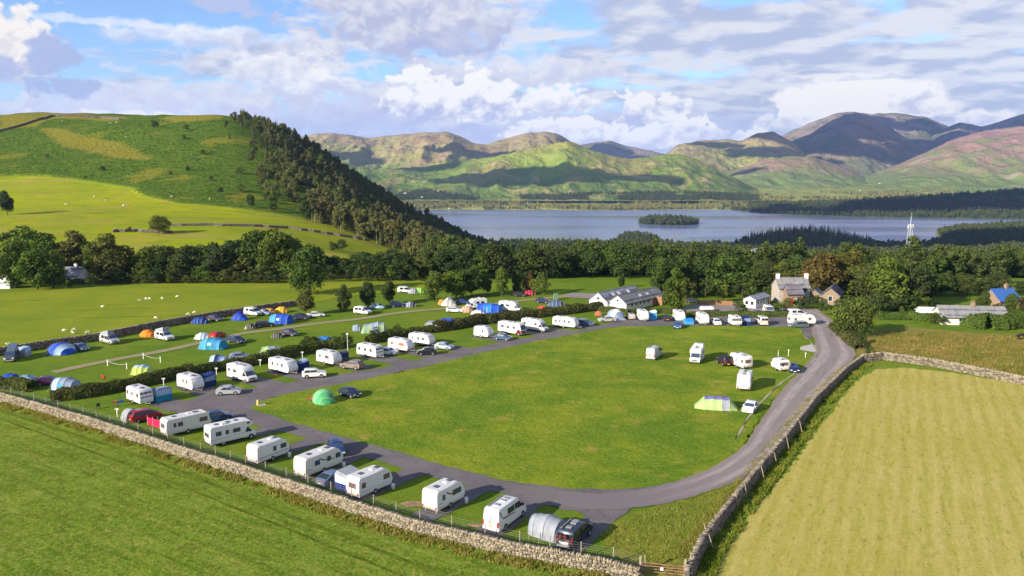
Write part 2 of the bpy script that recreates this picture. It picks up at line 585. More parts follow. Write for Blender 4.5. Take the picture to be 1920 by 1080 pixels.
def leaf_mat(name, cols, rough=0.8, trans=0.25):
    m = bpy.data.materials.new(name)
    m.use_nodes = True
    t = NT(m.node_tree)
    oi = t.n('ShaderNodeObjectInfo')
    tc = t.n('ShaderNodeTexCoord').outputs['Object']
    n = t.noise(tc, 0.55, 4, 0.6)
    a = t.attr('tone')
    f = t.math('ADD', t.math('MULTIPLY', n, 0.6), t.math('MULTIPLY', a, 0.4))
    cl = t.mix(t.ss(f, 0.3, 0.7), cols[0], cols[1])
    cl = t.mix(t.math('MULTIPLY', oi.outputs['Random'], 0.8), cl, cols[2])
    cl = t.mix(1.0, cl, oi.outputs['Color'], 'MULTIPLY')
    b = t.n('ShaderNodeBsdfPrincipled')
    t.put(b.inputs['Base Color'], cl)
    b.inputs['Roughness'].default_value = rough
    b.inputs['Specular IOR Level'].default_value = 0.15
    tr = t.n('ShaderNodeBsdfTranslucent')
    t.put(tr.inputs[0], t.mix(1.0, cl, (1.1, 1.25, 0.45), 'MULTIPLY'))
    ms = t.n('ShaderNodeMixShader')
    ms.inputs[0].default_value = trans
    t.t.links.new(b.outputs[0], ms.inputs[1])
    t.t.links.new(tr.outputs[0], ms.inputs[2])
    o = t.n('ShaderNodeOutputMaterial')
    t.t.links.new(ms.outputs[0], o.inputs[0])
    MATS[name] = m


leaf_mat('broad_leaf', ((0.033, 0.058, 0.010), (0.082, 0.112, 0.018), (0.060, 0.078, 0.022)), trans=0.25)
leaf_mat('conifer_needle', ((0.045, 0.064, 0.018), (0.100, 0.118, 0.030), (0.120, 0.108, 0.040)), trans=0.18)
leaf_mat('hill_leaf', ((0.055, 0.085, 0.016), (0.150, 0.170, 0.032), (0.120, 0.118, 0.040)), trans=0.2)
leaf_mat('hedge_leaf', ((0.045, 0.072, 0.014), (0.10, 0.115, 0.024), (0.085, 0.075, 0.03)))
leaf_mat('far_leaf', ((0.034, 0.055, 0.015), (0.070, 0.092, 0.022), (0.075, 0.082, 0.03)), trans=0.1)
leaf_mat('sun_painted_leaf', ((0.16, 0.185, 0.04), (0.28, 0.28, 0.07), (0.25, 0.20, 0.08)), trans=0.1)  # paler copy of the far leaves, sunlight put into the colour
leaf_mat('tall_grass', ((0.15, 0.175, 0.022), (0.33, 0.275, 0.075), (0.26, 0.23, 0.05)), trans=0.35)
leaf_mat('green_grass', ((0.105, 0.165, 0.012), (0.25, 0.255, 0.045), (0.18, 0.205, 0.025)), trans=0.35)
BARK = plain('bark', (0.095, 0.075, 0.055), 0.9, 0.1, wear=0.5, scale=6)
BARK_PALE = plain('pale_bark', (0.20, 0.155, 0.11), 0.9, 0.1, wear=0.5, scale=6)
# ------------------------------------------------------------------ terrain
LAKE_Z = -110.0
CTRL = []
for X in (-420, -300, -200, -100, 0, 100, 200, 300, 420):
    for Yc in (-80, 40, 150, 250):
        CTRL.append((X, Yc, 0.0))
for (u, v, Yc) in [
    (-500, 440, 380), (-500, 345, 640), (-500, 230, 960), (-200, 438, 380), (-200, 340, 630), (-200, 225, 960),
    (0, 440, 370), (0, 405, 450), (0, 340, 620), (0, 300, 700), (0, 250, 840), (0, 216, 960), (100, 213, 960),
    (225, 437, 385), (225, 400, 470), (225, 340, 610), (225, 270, 760), (225, 221, 900), (320, 218, 900),
    (420, 455, 370), (420, 400, 490), (420, 330, 620), (420, 270, 740), (420, 217, 880), (495, 240, 880),
    (560, 465, 370), (560, 430, 450), (560, 400, 530), (560, 335, 690), (560, 290, 800),
    (650, 468, 400), (650, 432, 490), (650, 385, 640), (650, 352, 780),
    (720, 472, 430), (720, 442, 540), (720, 405, 740), (720, 395, 850),
    (800, 478, 480), (800, 455, 640), (800, 440, 850), (860, 480, 600), (860, 470, 850)]:
    CTRL.append(PY(u, v, Yc))
CTRL += [(-700, 1350, 60), (-450, 1350, 45), (-250, 1250, 20), (-100, 1250, -55), (-60, 1500, -104), (-500, 1800, -20), (-300, 1900, -100), (-200, 1700, -104),
         (-900, 1500, 90), (-1100, 1000, 110), (-120, 330, -6), (0, 330, -5), (120, 330, -8), (260, 330, -12), (0, 420, -16), (150, 420, -20), (0, 700, -48), (200, 700, -50), (0, 1150, -88), (250, 1150, -88),
         (0, 1600, -106), (250, 1600, -108), (450, 1250, -96), (480, 600, -36), (330, 500, -25), (560, 900, -64), (700, 900, -46), (420, 900, -70), (250, 900, -70), (620, 1300, -94), (860, 1300, -88), (760, 1560, -107), (620, 1500, -102),
         (450, 1690, -114), (600, 1760, -117), (830, 1700, -115), (900, 1800, -117), (960, 1650, -104), (1050, 1800, -106), (1200, 1950, -100), (1300, 1300, -60), (900, 700, -25), (1350, 2100, -98), (1200, 2250, -116), (1000, 2050, -118), (0, 1850, -122), (300, 1850, -122), (600, 1950, -124), (-200, 2100, -122)]
CP = np.array(CTRL)


def tps_fit(cp, lam=60.0):
    n = len(cp)
    d2 = ((cp[:, None, :2] - cp[None, :, :2]) / 100.0) ** 2
    r2 = d2.sum(-1)
    Kk = np.where(r2 > 0, r2 * np.log(np.maximum(r2, 1e-12)) * 0.5, 0) + np.eye(n) * lam / 10000.0
    Pm = np.c_[np.ones(n), cp[:, :2] / 100.0]
    A = np.zeros((n + 3, n + 3))
    A[:n, :n] = Kk
    A[:n, n:] = Pm
    A[n:, :n] = Pm.T
    return np.linalg.solve(A, np.r_[cp[:, 2], 0, 0, 0])


TW = tps_fit(CP)


def terrain(x, y):
    """ground height (arrays)"""
    x, y = np.asarray(x, float), np.asarray(y, float)
    sh = x.shape
    xf, yf = x.ravel() / 100, y.ravel() / 100
    z = TW[-3] + TW[-2] * xf + TW[-1] * yf
    for i in range(len(CP)):
        r2 = (xf - CP[i, 0] / 100) ** 2 + (yf - CP[i, 1] / 100) ** 2
        z = z + TW[i] * 0.5 * r2 * np.log(np.maximum(r2, 1e-12))
    z = z.reshape(sh)
    # the headland with the conifers and the small tree-covered spit in the near water
    z = z + 26 * np.exp(-(((x - 640) / 105) ** 2 + ((y - 1690) / 95) ** 2)) + 15 * np.exp(-(((x - 292) / 48) ** 2 + ((y - 1850) / 90) ** 2)) + 8 * np.exp(-(((x - 280) / 60) ** 2 + ((y - 1740) / 90) ** 2))
    rough = (fbm(x / 60, y / 60, 5, 3) - 0.5)
    z = z + rough * 9 * sstep(y, 520, 800) * sstep(z, -60, 0)
    flat = sstep(y, 262, 345)
    return np.where(y < 262, 0.0, z * flat) - 0.05


def tz(x, y):
    return float(terrain(np.array([x]), np.array([y]))[0])


def terr_hit(u, v, y0=270, y1=2300):
    """where the view ray of a pixel meets the terrain"""
    Ys = np.linspace(y0, y1, 700)
    d = ray(u, v)
    t = Ys / d[1]
    X, Zr = d[0] * t, CAMH + d[2] * t
    below = np.nonzero(terrain(X, Ys) > Zr)[0]
    if len(below) == 0:
        return None
    i = below[0]
    return Vector((X[i], Ys[i], terrain(X[i:i + 1], Ys[i:i + 1])[0]))


def poly_in(px, py, poly):
    """point in polygon (arrays)"""
    ins = np.zeros(px.shape, bool)
    n = len(poly)
    for i in range(n):
        x1, y1 = poly[i]
        x2, y2 = poly[(i + 1) % n]
        cnd = ((y1 > py) != (y2 > py)) & (px < (x2 - x1) * (py - y1) / (y2 - y1 + 1e-9) + x1)
        ins ^= cnd
    return ins


rowsY = np.r_[np.linspace(-150, 250, 24), np.linspace(262, 1000, 190), np.geomspace(1006, 2600, 80)]
colsA = np.linspace(-0.95, 0.95, 380)
AA, YY = np.meshgrid(colsA, rowsY)
XX = AA * (YY + 330)
ZZ = terrain(XX, YY)
nr, nc = XX.shape
V = np.stack([XX, YY, ZZ], -1).reshape(-1, 3)
idx = np.arange(nr * nc).reshape(nr, nc)
FQ = np.stack([idx[:-1, :-1], idx[:-1, 1:], idx[1:, 1:], idx[1:, :-1]], -1).reshape(-1, 4)
PU, PV = proj(XX.ravel(), np.maximum(YY.ravel(), 30), ZZ.ravel())
xr, yr, zr = XX.ravel(), YY.ravel(), ZZ.ravel()
wob = (fbm(xr / 25, yr / 25, 4, 11) - 0.5) * 30
bl = np.interp(PU, [-600, 0, 90, 150, 250, 270, 330, 440, 520, 600, 720], [330, 330, 328, 335, 352, 368, 378, 390, 402, 412, 425])
hillm = sstep(yr, 420, 470) * (PU < 900)
bracken = hillm * sstep(bl - PV + wob * 0.3, -4, 5)
ylw = np.zeros(len(xr))
for pg in ([(70, 240), (110, 242), (190, 262), (260, 290), (262, 300), (200, 292), (120, 275)], [(165, 258), (230, 268), (290, 300), (250, 296)], [(330, 285), (420, 300), (380, 292)],
           [(0, 213), (120, 210), (240, 220), (230, 226), (110, 224), (0, 245)], [(290, 220), (420, 212), (410, 222), (330, 228)]):
    ylw = np.maximum(ylw, poly_in(PU + wob * 0.5, PV + wob * 0.35, pg).astype(float))
ylw *= hillm
pale = hillm * (1 - bracken) + (yr > 270) * (PU < 880) * (1 - hillm) * sstep(zr, -20, -6)
right_f = ((PU > 1740) & (yr > 560)).astype(float)
me = npmesh('ground', V, FQ, None, True)
fattr(me, 'bracken', bracken)
fattr(me, 'dry', ylw)
fattr(me, 'pale', pale)
fattr(me, 'farfield', right_f)


def ground_mat():
    m = bpy.data.materials.new('ground')
    m.use_nodes = True
    t = NT(m.node_tree)
    p = t.pos()
    n1, n2, n3 = t.noise(p, 0.06, 4, 0.6), t.noise(p, 0.4, 5, 0.6), t.noise(p, 2.6, 5, 0.65)
    h1, h2, h3 = t.noise(p, 0.012, 5, 0.6), t.noise(p, 0.09, 6, 0.65), t.noise(p, 0.30, 5, 0.7)
    near = t.mix(t.ss(t.math('ADD', t.math('MULTIPLY', n1, 0.6), t.math('MULTIPLY', n2, 0.4)), 0.38, 0.62), (0.085, 0.150, 0.012), (0.135, 0.185, 0.016))
    near = t.mix(t.ss(n3, 0.48, 0.75), near, (0.10, 0.135, 0.02))
    near = t.mix(t.math('MULTIPLY', t.ss(n2, 0.60, 0.72), 0.8), near, (0.19, 0.17, 0.045))
    pale_c = t.mix(t.ss(h1, 0.35, 0.65), (0.185, 0.235, 0.008), (0.265, 0.285, 0.009))
    pale_c = t.mix(t.ss(h2, 0.45, 0.7), pale_c, (0.21, 0.225, 0.012))
    pale_c = t.mix(t.math('MULTIPLY', t.ss(t.noise(t.mapping(p, scale=(0.25, 1, 1)), 0.05, 6, 0.65), 0.50, 0.64), 0.8), pale_c, (0.26, 0.215, 0.05))
    pale_c = t.mix(t.math('MULTIPLY', t.ss(t.noise(t.mapping(p, loc=(5, 77, 0), scale=(0.4, 1, 1)), 0.12, 6, 0.7), 0.50, 0.36), 0.6), pale_c, (0.115, 0.165, 0.008))
    br = t.mix(t.ss(h3, 0.36, 0.66), (0.032, 0.076, 0.008), (0.122, 0.195, 0.016))
    br = t.mix(t.math('MULTIPLY', t.ss(h2, 0.42, 0.66), 0.7), br, (0.118, 0.172, 0.016))
    br = t.mix(t.math('MULTIPLY', t.ss(t.noise(p, 0.022, 6, 0.62), 0.55, 0.64), 0.85), br, (0.21, 0.205, 0.022))
    br = t.mix(t.math('MULTIPLY', t.ss(t.noise(t.mapping(p, loc=(70, 9, 0)), 0.06, 6, 0.7), 0.64, 0.72), 0.8), br, (0.20, 0.135, 0.07))
    c_ = t.mix(t.attr('pale'), near, pale_c)
    c_ = t.mix(t.attr('bracken'), c_, br)
    c_ = t.mix(t.math('MULTIPLY', t.attr('dry'), 0.85), c_, t.mix(h3, (0.20, 0.195, 0.02), (0.29, 0.24, 0.035)))
    c_ = t.mix(t.attr('farfield'), c_, t.mix(t.ss(h1, 0.4, 0.6), (0.12, 0.16, 0.035), (0.20, 0.19, 0.05)))
    hb = t.math('ADD', t.math('MULTIPLY', n3, 0.12), t.math('MULTIPLY', t.math('MULTIPLY', h3, t.attr('bracken')), 9.0))
    t.out(c_, 0.95, t.bump(hb, 0.8, 1.0), 0.03)
    return m


me.materials.append(ground_mat())
ground = tag(link('ground', me), 'grassy ground of the camp, the green hill and the slope to the lake', 'ground', kind='structure')


# lake
def lake_mat():
    m = bpy.data.materials.new('lake_water')
    m.use_nodes = True
    t = NT(m.node_tree)
    p = t.pos()
    n1 = t.noise(t.mapping(p, scale=(0.35, 1.0, 1)), 0.05, 5, 0.6)
    n2 = t.noise(t.mapping(p, rot=(0, 0, 0.3), scale=(0.15, 1.0, 1)), 0.0045, 4, 0.55)
    rg = t.math('ADD', 0.10, t.math('MULTIPLY', t.ss(n2, 0.4, 0.6), 0.16))
    t.out((0.13, 0.165, 0.29), rg, t.bump(n1, 0.25, 2.0), 0.5, IOR=1.33)  # base colour raised to stand in for brighter sky reflection
    return m


mb = MB()
mb.add([(-3000, 900, LAKE_Z), (4000, 900, LAKE_Z), (6000, 5200, LAKE_Z), (-4000, 5200, LAKE_Z)], [(0, 1, 2, 3)])
tag(mb.build('lake', lake_mat()), 'broad blue lake below the fells', 'lake', kind='structure')


# ------------------------------------------------------------------ fells across the lake
def fell_mat(name, low, mid, high, rock, zlo, zhi, heather=None):
    m = bpy.data.materials.new(name)
    m.use_nodes = True
    t = NT(m.node_tree)
    p = t.pos()
    x, y, z = t.sep(p)
    n1 = t.noise(p, 0.0016, 6, 0.62)
    n2 = t.noise(t.mapping(p, scale=(1, 1, 0.45)), 0.006, 7, 0.66)
    n3 = t.noise(t.mapping(p, loc=(900, 0, 0)), 0.0032, 6, 0.64, 0.6)
    hh = t.math('DIVIDE', t.math('SUBTRACT', z, zlo), zhi - zlo)
    h = t.math('ADD', hh, t.math('MULTIPLY', t.math('SUBTRACT', n1, 0.5), 1.1))
    c_ = t.mix(t.ss(h, 0.15, 0.5), low, mid)
    c_ = t.mix(t.ss(h, 0.50, 0.95), c_, high)
    if heather:
        c_ = t.mix(t.math('MULTIPLY', t.ss(n3, 0.50, 0.58), 0.85), c_, heather)
    c_ = t.mix(t.math('MULTIPLY', t.ss(n2, 0.56, 0.66), 0.7), c_, rock)
    c_ = t.mix(t.math('MULTIPLY', t.ss(n2, 0.46, 0.34), 0.55), c_, tuple(k * 0.62 for k in mid))
    t.out(c_, 0.95, t.bump(t.math('ADD', n2, t.math('MULTIPLY', n3, 1.5)), 0.9, 45.0), 0.05)
    return m


GREEN_F = fell_mat('green_fell', (0.095, 0.145, 0.026), (0.185, 0.245, 0.036), (0.29, 0.25, 0.07), (0.40, 0.295, 0.165), -80, 330, (0.215, 0.195, 0.060))
BROWN_F = fell_mat('brown_fell', (0.14, 0.19, 0.04), (0.235, 0.23, 0.065), (0.285, 0.225, 0.115), (0.36, 0.28, 0.19), -60, 420, (0.22, 0.155, 0.095))
HEATH_F = fell_mat('heather_fell', (0.13, 0.185, 0.045), (0.235, 0.165, 0.105), (0.27, 0.16, 0.13), (0.32, 0.24, 0.18), -60, 330, (0.145, 0.18, 0.05))
HIGH_F = fell_mat('high_fell', (0.14, 0.14, 0.065), (0.185, 0.14, 0.105), (0.21, 0.165, 0.145), (0.26, 0.215, 0.17), 0, 600, (0.10, 0.115, 0.06))

TOPZ = 0.0


def fell(name, label, sky_line, Yr, Yf, zf, m, seed, amp=1.0, back=0.22, cols=300, rows=56, shape=1.15, group='fells beyond the lake'):
    """a fell with its crest along sky_line (photo pixels at depth Yr), its foot at depth Yf and a back slope"""
    global TOPZ
    us = np.array([a for a, b in sky_line], float)
    vs = np.array([b for a, b in sky_line], float)
    U = np.linspace(us[0], us[-1], cols)
    t0 = np.linspace(0, 1, len(us))
    Vv = np.interp(U, us, vs)
    ker = np.hanning(9)
    ker /= ker.sum()
    Vv = np.convolve(np.pad(Vv, 4, mode='edge'), ker, 'valid')
    Vv += (fbm(U / 22.0, U * 0 + seed, 4, seed) - 0.5) * 5.0 * amp
    Yrr = np.full(cols, float(Yr)) * (1 + 0.10 * (fbm(U / 140, U * 0 + 3, 3, seed + 5) - 0.5))
    S = np.r_[np.linspace(0, 1, rows), 1 + np.linspace(0.04, back, 10)]
    Vg = np.zeros((len(S), cols, 3))
    ta = (U - 960) / F
    for j, s in enumerate(S):
        Yj = Yf + (Yrr - Yf) * s
        zc = CAMH + Yrr * (330 - Vv) / F * 1.0
        d1 = math.cos(PITCH) + (540 - Vv) / F * math.sin(PITCH)
        d2 = -math.sin(PITCH) + (540 - Vv) / F * math.cos(PITCH)
        zc = CAMH + Yrr * d2 / d1
        xx = ta / d1 * Yj
        if s <= 1:
            spur = fbm(xx / 420, Yj / 900 * 0 + seed, 4, seed + 2, True)
            g = s ** (shape + 0.5 * (spur - 0.5))
            zz = zf + (zc - zf) * g
            gul = fbm(xx / 190, Yj / 420, 5, seed + 9, True) - 0.55
            zz = zz + gul * 95 * amp * (4 * s * (1 - s)) ** 0.8 * np.clip((zc - zf) / 350, 0.1, 1.4)
            zz = np.minimum(zz, zf + (zc - zf) * (0.25 + 0.75 * s) + 8) if s < 1 else zz
        else:
            zz = zc - (zc - zf) * ((s - 1) / back) ** 1.4
        Vg[j, :, 0], Vg[j, :, 1], Vg[j, :, 2] = xx, Yj, zz
    TOPZ = max(TOPZ, float(Vg[..., 2].max()))
    idx = np.arange(Vg.shape[0] * cols).reshape(-1, cols)
    fq = np.stack([idx[:-1, :-1], idx[:-1, 1:], idx[1:, 1:], idx[1:, :-1]], -1).reshape(-1, 4)
    me = npmesh(name, Vg.reshape(-1, 3), fq, m, True)
    o = tag(link(name, me), label, 'mountain', group, 'structure')
    return Vg


fell('mountain', 'far pale blue fells in the gap above the pass', [(900, 300), (1000, 290), (1060, 276), (1110, 268), (1145, 264), (1180, 275), (1220, 282), (1260, 292), (1340, 296)], 9800, 8600, -40, HIGH_F, 3, 0.6)
fell('mountain', 'long brown fell with crags on the skyline beside the wooded hill', [(420, 300), (500, 275), (548, 258), (590, 251), (625, 250), (655, 252), (690, 258), (740, 254), (790, 249), (835, 247), (862, 254), (890, 268), (915, 272), (950, 258), (985, 250), (1020, 247), (1048, 252), (1075, 268), (1110, 282), (1180, 300), (1260, 320)], 6900, 4900, -50, BROWN_F, 11, 0.9, rows=60)
fell('mountain', 'high massif under the cap cloud with a dark front', [(1360, 330), (1400, 300), (1440, 268), (1480, 246), (1530, 226), (1570, 213), (1600, 209), (1640, 214), (1690, 213), (1730, 218), (1770, 232), (1810, 250), (1880, 272), (1960, 290)], 9300, 7200, -20, HIGH_F, 21, 0.9)
fell('mountain', 'dark blue pointed fell before the high massif', [(1370, 335), (1420, 300), (1470, 272), (1520, 250), (1560, 226), (1595, 212), (1625, 216), (1665, 236), (1705, 262), (1745, 290), (1800, 322), (1850, 340)], 7900, 6000, -40, HIGH_F, 27, 0.7)
fell('mountain', 'blue fell behind the heather hill at the picture edge', [(1660, 320), (1720, 275), (1760, 246), (1800, 228), (1840, 238), (1880, 226), (1920, 213), (1990, 200), (2080, 205), (2200, 240)], 8600, 6800, -40, HIGH_F, 33, 0.6)
fell('mountain', 'brown fells with a twin summit left of the pointed fell', [(1180, 330), (1230, 300), (1270, 272), (1310, 264), (1360, 262), (1392, 263), (1420, 249), (1450, 247), (1480, 262), (1520, 290), (1580, 320)], 7300, 5600, -50, BROWN_F, 41, 0.8)
fell('mountain', 'rounded pink heather hill filling the view beyond the promontory', [(1540, 360), (1600, 338), (1660, 318), (1720, 292), (1780, 264), (1840, 246), (1890, 238), (1950, 236), (2030, 240), (2160, 262)], 6300, 4700, -60, HEATH_F, 51, 0.7)
fell('mountain', 'low shoulder of heather and grass below the twin summit', [(1290, 372), (1340, 345), (1380, 318), (1430, 300), (1480, 292), (1530, 296), (1580, 312), (1620, 332), (1670, 350), (1720, 362)], 6100, 4900, -60, HEATH_F, 61, 0.8)
CAT = fell('mountain', 'long green fell with a bare summit rising from the lake', [(560, 330), (640, 318), (720, 318), (800, 312), (860, 303), (920, 295), (980, 282), (1015, 272), (1045, 266), (1075, 266), (1105, 280), (1140, 292), (1180, 297), (1215, 294), (1245, 288), (1275, 288), (1300, 296), (1340, 315), (1375, 332), (1410, 350), (1450, 366), (1490, 374)], 4900, 3800, -84, GREEN_F, 71, 1.0, rows=80, cols=420)


# far valley floor, wooded shore and promontory as gently rising land
def land(name, label, fn, a0, a1, y0, y1, nc_, nr_, m, kind='structure', cat='land'):
    Yv = np.geomspace(y0, y1, nr_)
    A, Yg = np.meshgrid(np.linspace(a0, a1, nc_), Yv)
    Xg = A * Yg
    Zg = fn(Xg, Yg)
    idx = np.arange(nc_ * nr_).reshape(nr_, nc_)
    fq = np.stack([idx[:-1, :-1], idx[:-1, 1:], idx[1:, 1:], idx[1:, :-1]], -1).reshape(-1, 4)
    return tag(link(name, npmesh(name, np.stack([Xg, Yg, Zg], -1).reshape(-1, 3), fq, m, True)), label, cat, kind=kind)


def far_valley(x, y):
    sh = 3420 + 120 * (fbm(x / 420, x * 0 + 2, 3, 5) - 0.5) - 260 * sstep(x, 1050, 1700) - 150 * sstep(-x, 250, 700)
    return LAKE_Z - 4 + 4.6 * sstep(y, sh - 12, sh + 12) + 0.036 * np.maximum(y - sh, 0) + (fbm(x / 260, y / 260, 4, 8) - 0.5) * 16 * sstep(y, sh, sh + 300)


VALLEY = fell_mat('valley_fields', (0.30, 0.31, 0.075), (0.25, 0.275, 0.065), (0.20, 0.23, 0.055), (0.10, 0.125, 0.035), -110, -20)
land('valley_floor', 'sunlit valley floor with fields and hedges beyond the lake', far_valley, -0.5, 0.8, 3250, 5600, 420, 110, VALLEY)


def promontory(x, y):
    d = (x - 1120) / 900
    front = np.interp(x, [900, 1000, 1080, 1200, 1500, 1800, 2200, 2800], [3200, 3060, 2960, 2880, 2760, 2650, 2560, 2500])
    bk = y - front
    crest = np.interp(x, [950, 1050, 1200, 1500, 1800, 2200, 2800], [0.0, 6, 16, 34, 58, 90, 120])
    prof = np.clip(bk / 620, 0, 1) ** 0.8 * (1 - sstep(bk, 640, 1050))
    return LAKE_Z - 3 + 3.8 * sstep(bk, -8, 14) * sstep(x, 930, 1010) + crest * prof + (fbm(x / 130, y / 130, 4, 12) - 0.5) * 8 * sstep(bk, 10, 80)


WOOD_FLOOR = fell_mat('wood_floor', (0.055, 0.075, 0.02), (0.065, 0.085, 0.025), (0.08, 0.09, 0.03), (0.05, 0.06, 0.02), -110, 0)
land('wooded_promontory', 'dark wooded promontory running into the lake', promontory, 0.28, 0.95, 2450, 4300, 220, 90, WOOD_FLOOR)


def isle(x, y):
    return LAKE_Z - 4 + 12 * np.exp(-(((x - 492) / 92) ** 2 + ((y - 2440) / 100) ** 2) ** 2)


land('island_ground', 'small island lying low in the lake', isle, 0.14, 0.26, 2280, 2600, 50, 40, WOOD_FLOOR)


# ------------------------------------------------------------------ unseen clouds added out of view to shade the fells and lakeside
def cloud(tx, ty, tzz, alt, rx, ry, seed, label):
    """a flat-based cumulus whose shadow falls on (tx, ty, tzz)"""
    k = (alt - tzz) / -LD.z
    cx, cy = tx - LD.x * k, ty - LD.y * k
    bm = bmesh.new()
    r = np.random.default_rng(seed)
    n = 16
    for i in range(n):
        a, q = r.uniform(0, 2 * math.pi), math.sqrt(r.uniform(0, 1)) * 0.8
        ox, oy = math.cos(a) * q * rx, math.sin(a) * q * ry
        sz_ = r.uniform(0.28, 0.5) * min(rx, ry) * (1.15 - 0.6 * q)
        res = bmesh.ops.create_icosphere(bm, subdivisions=3, radius=1.0)
        for vv in res['verts']:
            d = Vector(vv.co)
            nse = 1 + 0.25 * math.sin(d.x * 5 + i) * math.sin(d.y * 6 + seed) * math.cos(d.z * 5)
            vv.co = Vector((ox + d.x * sz_ * 1.25 * nse, oy + d.y * sz_ * 1.25 * nse, max(-0.1, d.z) * sz_ * 0.55 * nse))
    me = bpy.data.meshes.new('cloud')
    bm.to_mesh(me)
    bm.free()
    me.materials.append(plain('shade_cloud_white', (0.85, 0.86, 0.88), 1.0, 0.0, wear=0.05, scale=0.01))
    o = link('cloud', me, None, (cx, cy, alt))
    return tag(o, label, 'cloud', 'clouds added for shade', 'stuff')


for i, (u, v, Yt, alt, rx, ry) in enumerate([
    (990, 338, 4400, 1250, 600, 300), (1220, 338, 4400, 1250, 250, 150), (730, 300, 5000, 1500, 430, 330), (880, 275, 6000, 1500, 420, 260), (600, 275, 5900, 1600, 320, 240),
    (1590, 250, 7400, 1750, 1000, 900), (1660, 285, 6900, 1700, 600, 500), (1890, 232, 8300, 1950, 800, 600), (1450, 285, 6700, 1700, 420, 380), (1800, 260, 7900, 1900, 1000, 700), (1680, 226, 9000, 1950, 600, 420),
    (1640, 390, 3150, 1250, 640, 300), (1890, 372, 3050, 1250, 620, 330), (1130, 280, 9500, 1850, 520, 300), (1340, 270, 7100, 1700, 260, 180),
    (1500, 450, 1700, 1150, 300, 240), (1840, 450, 1500, 1150, 420, 330), (1410, 335, 5900, 1600, 190, 150)]):
    px = PY(u, v, Yt)
    cloud(px[0], px[1], px[2], alt, rx, ry, 100 + i, 'white cumulus cloud drifting high above the camp')


# ------------------------------------------------------------------ trees
def leaf_quads(pos, nor, size, r, elong=1.0):
    n = len(pos)
    nor = nor / np.linalg.norm(nor, axis=1, keepdims=True)
    a = np.cross(nor, r.normal(size=(n, 3)))
    a /= np.linalg.norm(a, axis=1, keepdims=True) + 1e-9
    b = np.cross(nor, a)
    s = size[:, None]
    bend = nor * s * r.uniform(-0.25, 0.25, (n, 1))
    q = np.stack([pos - a * s * elong + bend, pos - b * s * 0.75, pos + a * s * elong + bend, pos + b * s * 0.75], 1)
    return q.reshape(-1, 3), np.arange(n * 4).reshape(n, 4)


def crown_mesh(name, m, seed, h, rad, z0, nl, n, ls, style='round'):
    r = np.random.default_rng(seed)
    if style == 'conifer':
        t = r.uniform(0, 1, n) ** 1.35
        ring = np.floor(t * 13) / 13 + r.uniform(0, 0.035, n)
        rr = rad * (1 - ring) ** 0.85 * r.uniform(0.35, 1.0, n) ** 0.5 * (0.85 + 0.15 * np.sin(r.uniform(0, 6.28, n)))
        a = r.uniform(0, 2 * math.pi, n)
        z = z0 + (h - z0) * ring - rr * 0.35
        pos = np.c_[np.cos(a) * rr, np.sin(a) * rr, z]
        nor = np.c_[np.cos(a) * 0.7, np.sin(a) * 0.7, np.full(n, 0.75)] + r.normal(size=(n, 3)) * 0.35
        size = ls * r.uniform(0.6, 1.3, n) * (1.15 - 0.6 * ring)
        tone = r.uniform(0, 1, n)
    else:
        cz, hz_ = (z0 + h) / 2, (h - z0) / 2
        lob = []
        for i in range(nl):
            d = r.normal(size=3)
            d /= np.linalg.norm(d)
            q = r.uniform(0.35, 0.86) ** 0.7
            squash = 0.72 if style == 'flat' else 1.0
            wid = 1.0 - (0.35 * max(0, d[2]) if style != 'flat' else 0)
            lob.append((d[0] * q * rad * wid, d[1] * q * rad * wid, cz + d[2] * q * hz_ * squash, rad * r.uniform(0.24, 0.46)))
        lob = np.array(lob)
        k = r.choice(nl, n, p=lob[:, 3] ** 2 / (lob[:, 3] ** 2).sum())
        d = r.normal(size=(n, 3))
        d[:, 2] = d[:, 2] + 0.35
        d /= np.linalg.norm(d, axis=1, keepdims=True)
        pos = lob[k, :3] + d * lob[k, 3:4] * r.uniform(0.62, 1.08, (n, 1)) * np.array([1, 1, 0.82])
        pos[:, 2] = np.maximum(pos[:, 2], z0 * r.uniform(0.75, 1.2, n))
        nor = d + r.normal(size=(n, 3)) * 0.45
        size = ls * r.uniform(0.55, 1.35, n)
        tl = r.uniform(0, 1, nl)
        tone = np.clip(tl[k] * 0.75 + r.uniform(0, 0.3, n), 0, 1)
    v, f = leaf_quads(pos, nor, size, r)
    me = npmesh(name, v, f, m)
    fattr(me, 'tone', np.repeat(tone, 4))
    return me


def trunk_mesh(name, m, seed, h, rad, z0, style='round'):
    r = random.Random(seed)
    mb = MB()
    tr = max(0.16, h * 0.022)
    bend = [Vector((r.uniform(-.3, .3), r.uniform(-.3, .3), 0)) for _ in range(5)]
    top = h * (0.97 if style == 'conifer' else 0.72)
    pts = [Vector((0, 0, -0.4))] + [bend[i] * (i + 1) / 5 + Vector((0, 0, top * (i + 1) / 5)) for i in range(5)]
    mb.tube(pts, [tr * 1.4] + [tr * (1 - 0.17 * (i + 1)) for i in range(5)], 6)
    if style != 'conifer':
        for k in range(7):
            a = k * 2.4 + r.uniform(-.4, .4)
            zb = z0 + (top - z0) * (0.05 + 0.12 * k)
            e = Vector((math.cos(a) * rad * 0.72, math.sin(a) * rad * 0.72, zb + h * r.uniform(0.12, 0.26)))
            b = Vector((0, 0, zb))
            mb.tube([b, b.lerp(e, 0.5) + Vector((0, 0, -0.2)), e], [tr * 0.5, tr * 0.32, tr * 0.1], 5)
    me = bpy.data.meshes.new(name)
    me.from_pydata(mb.v, [], mb.f)
    me.materials.append(m)
    return me


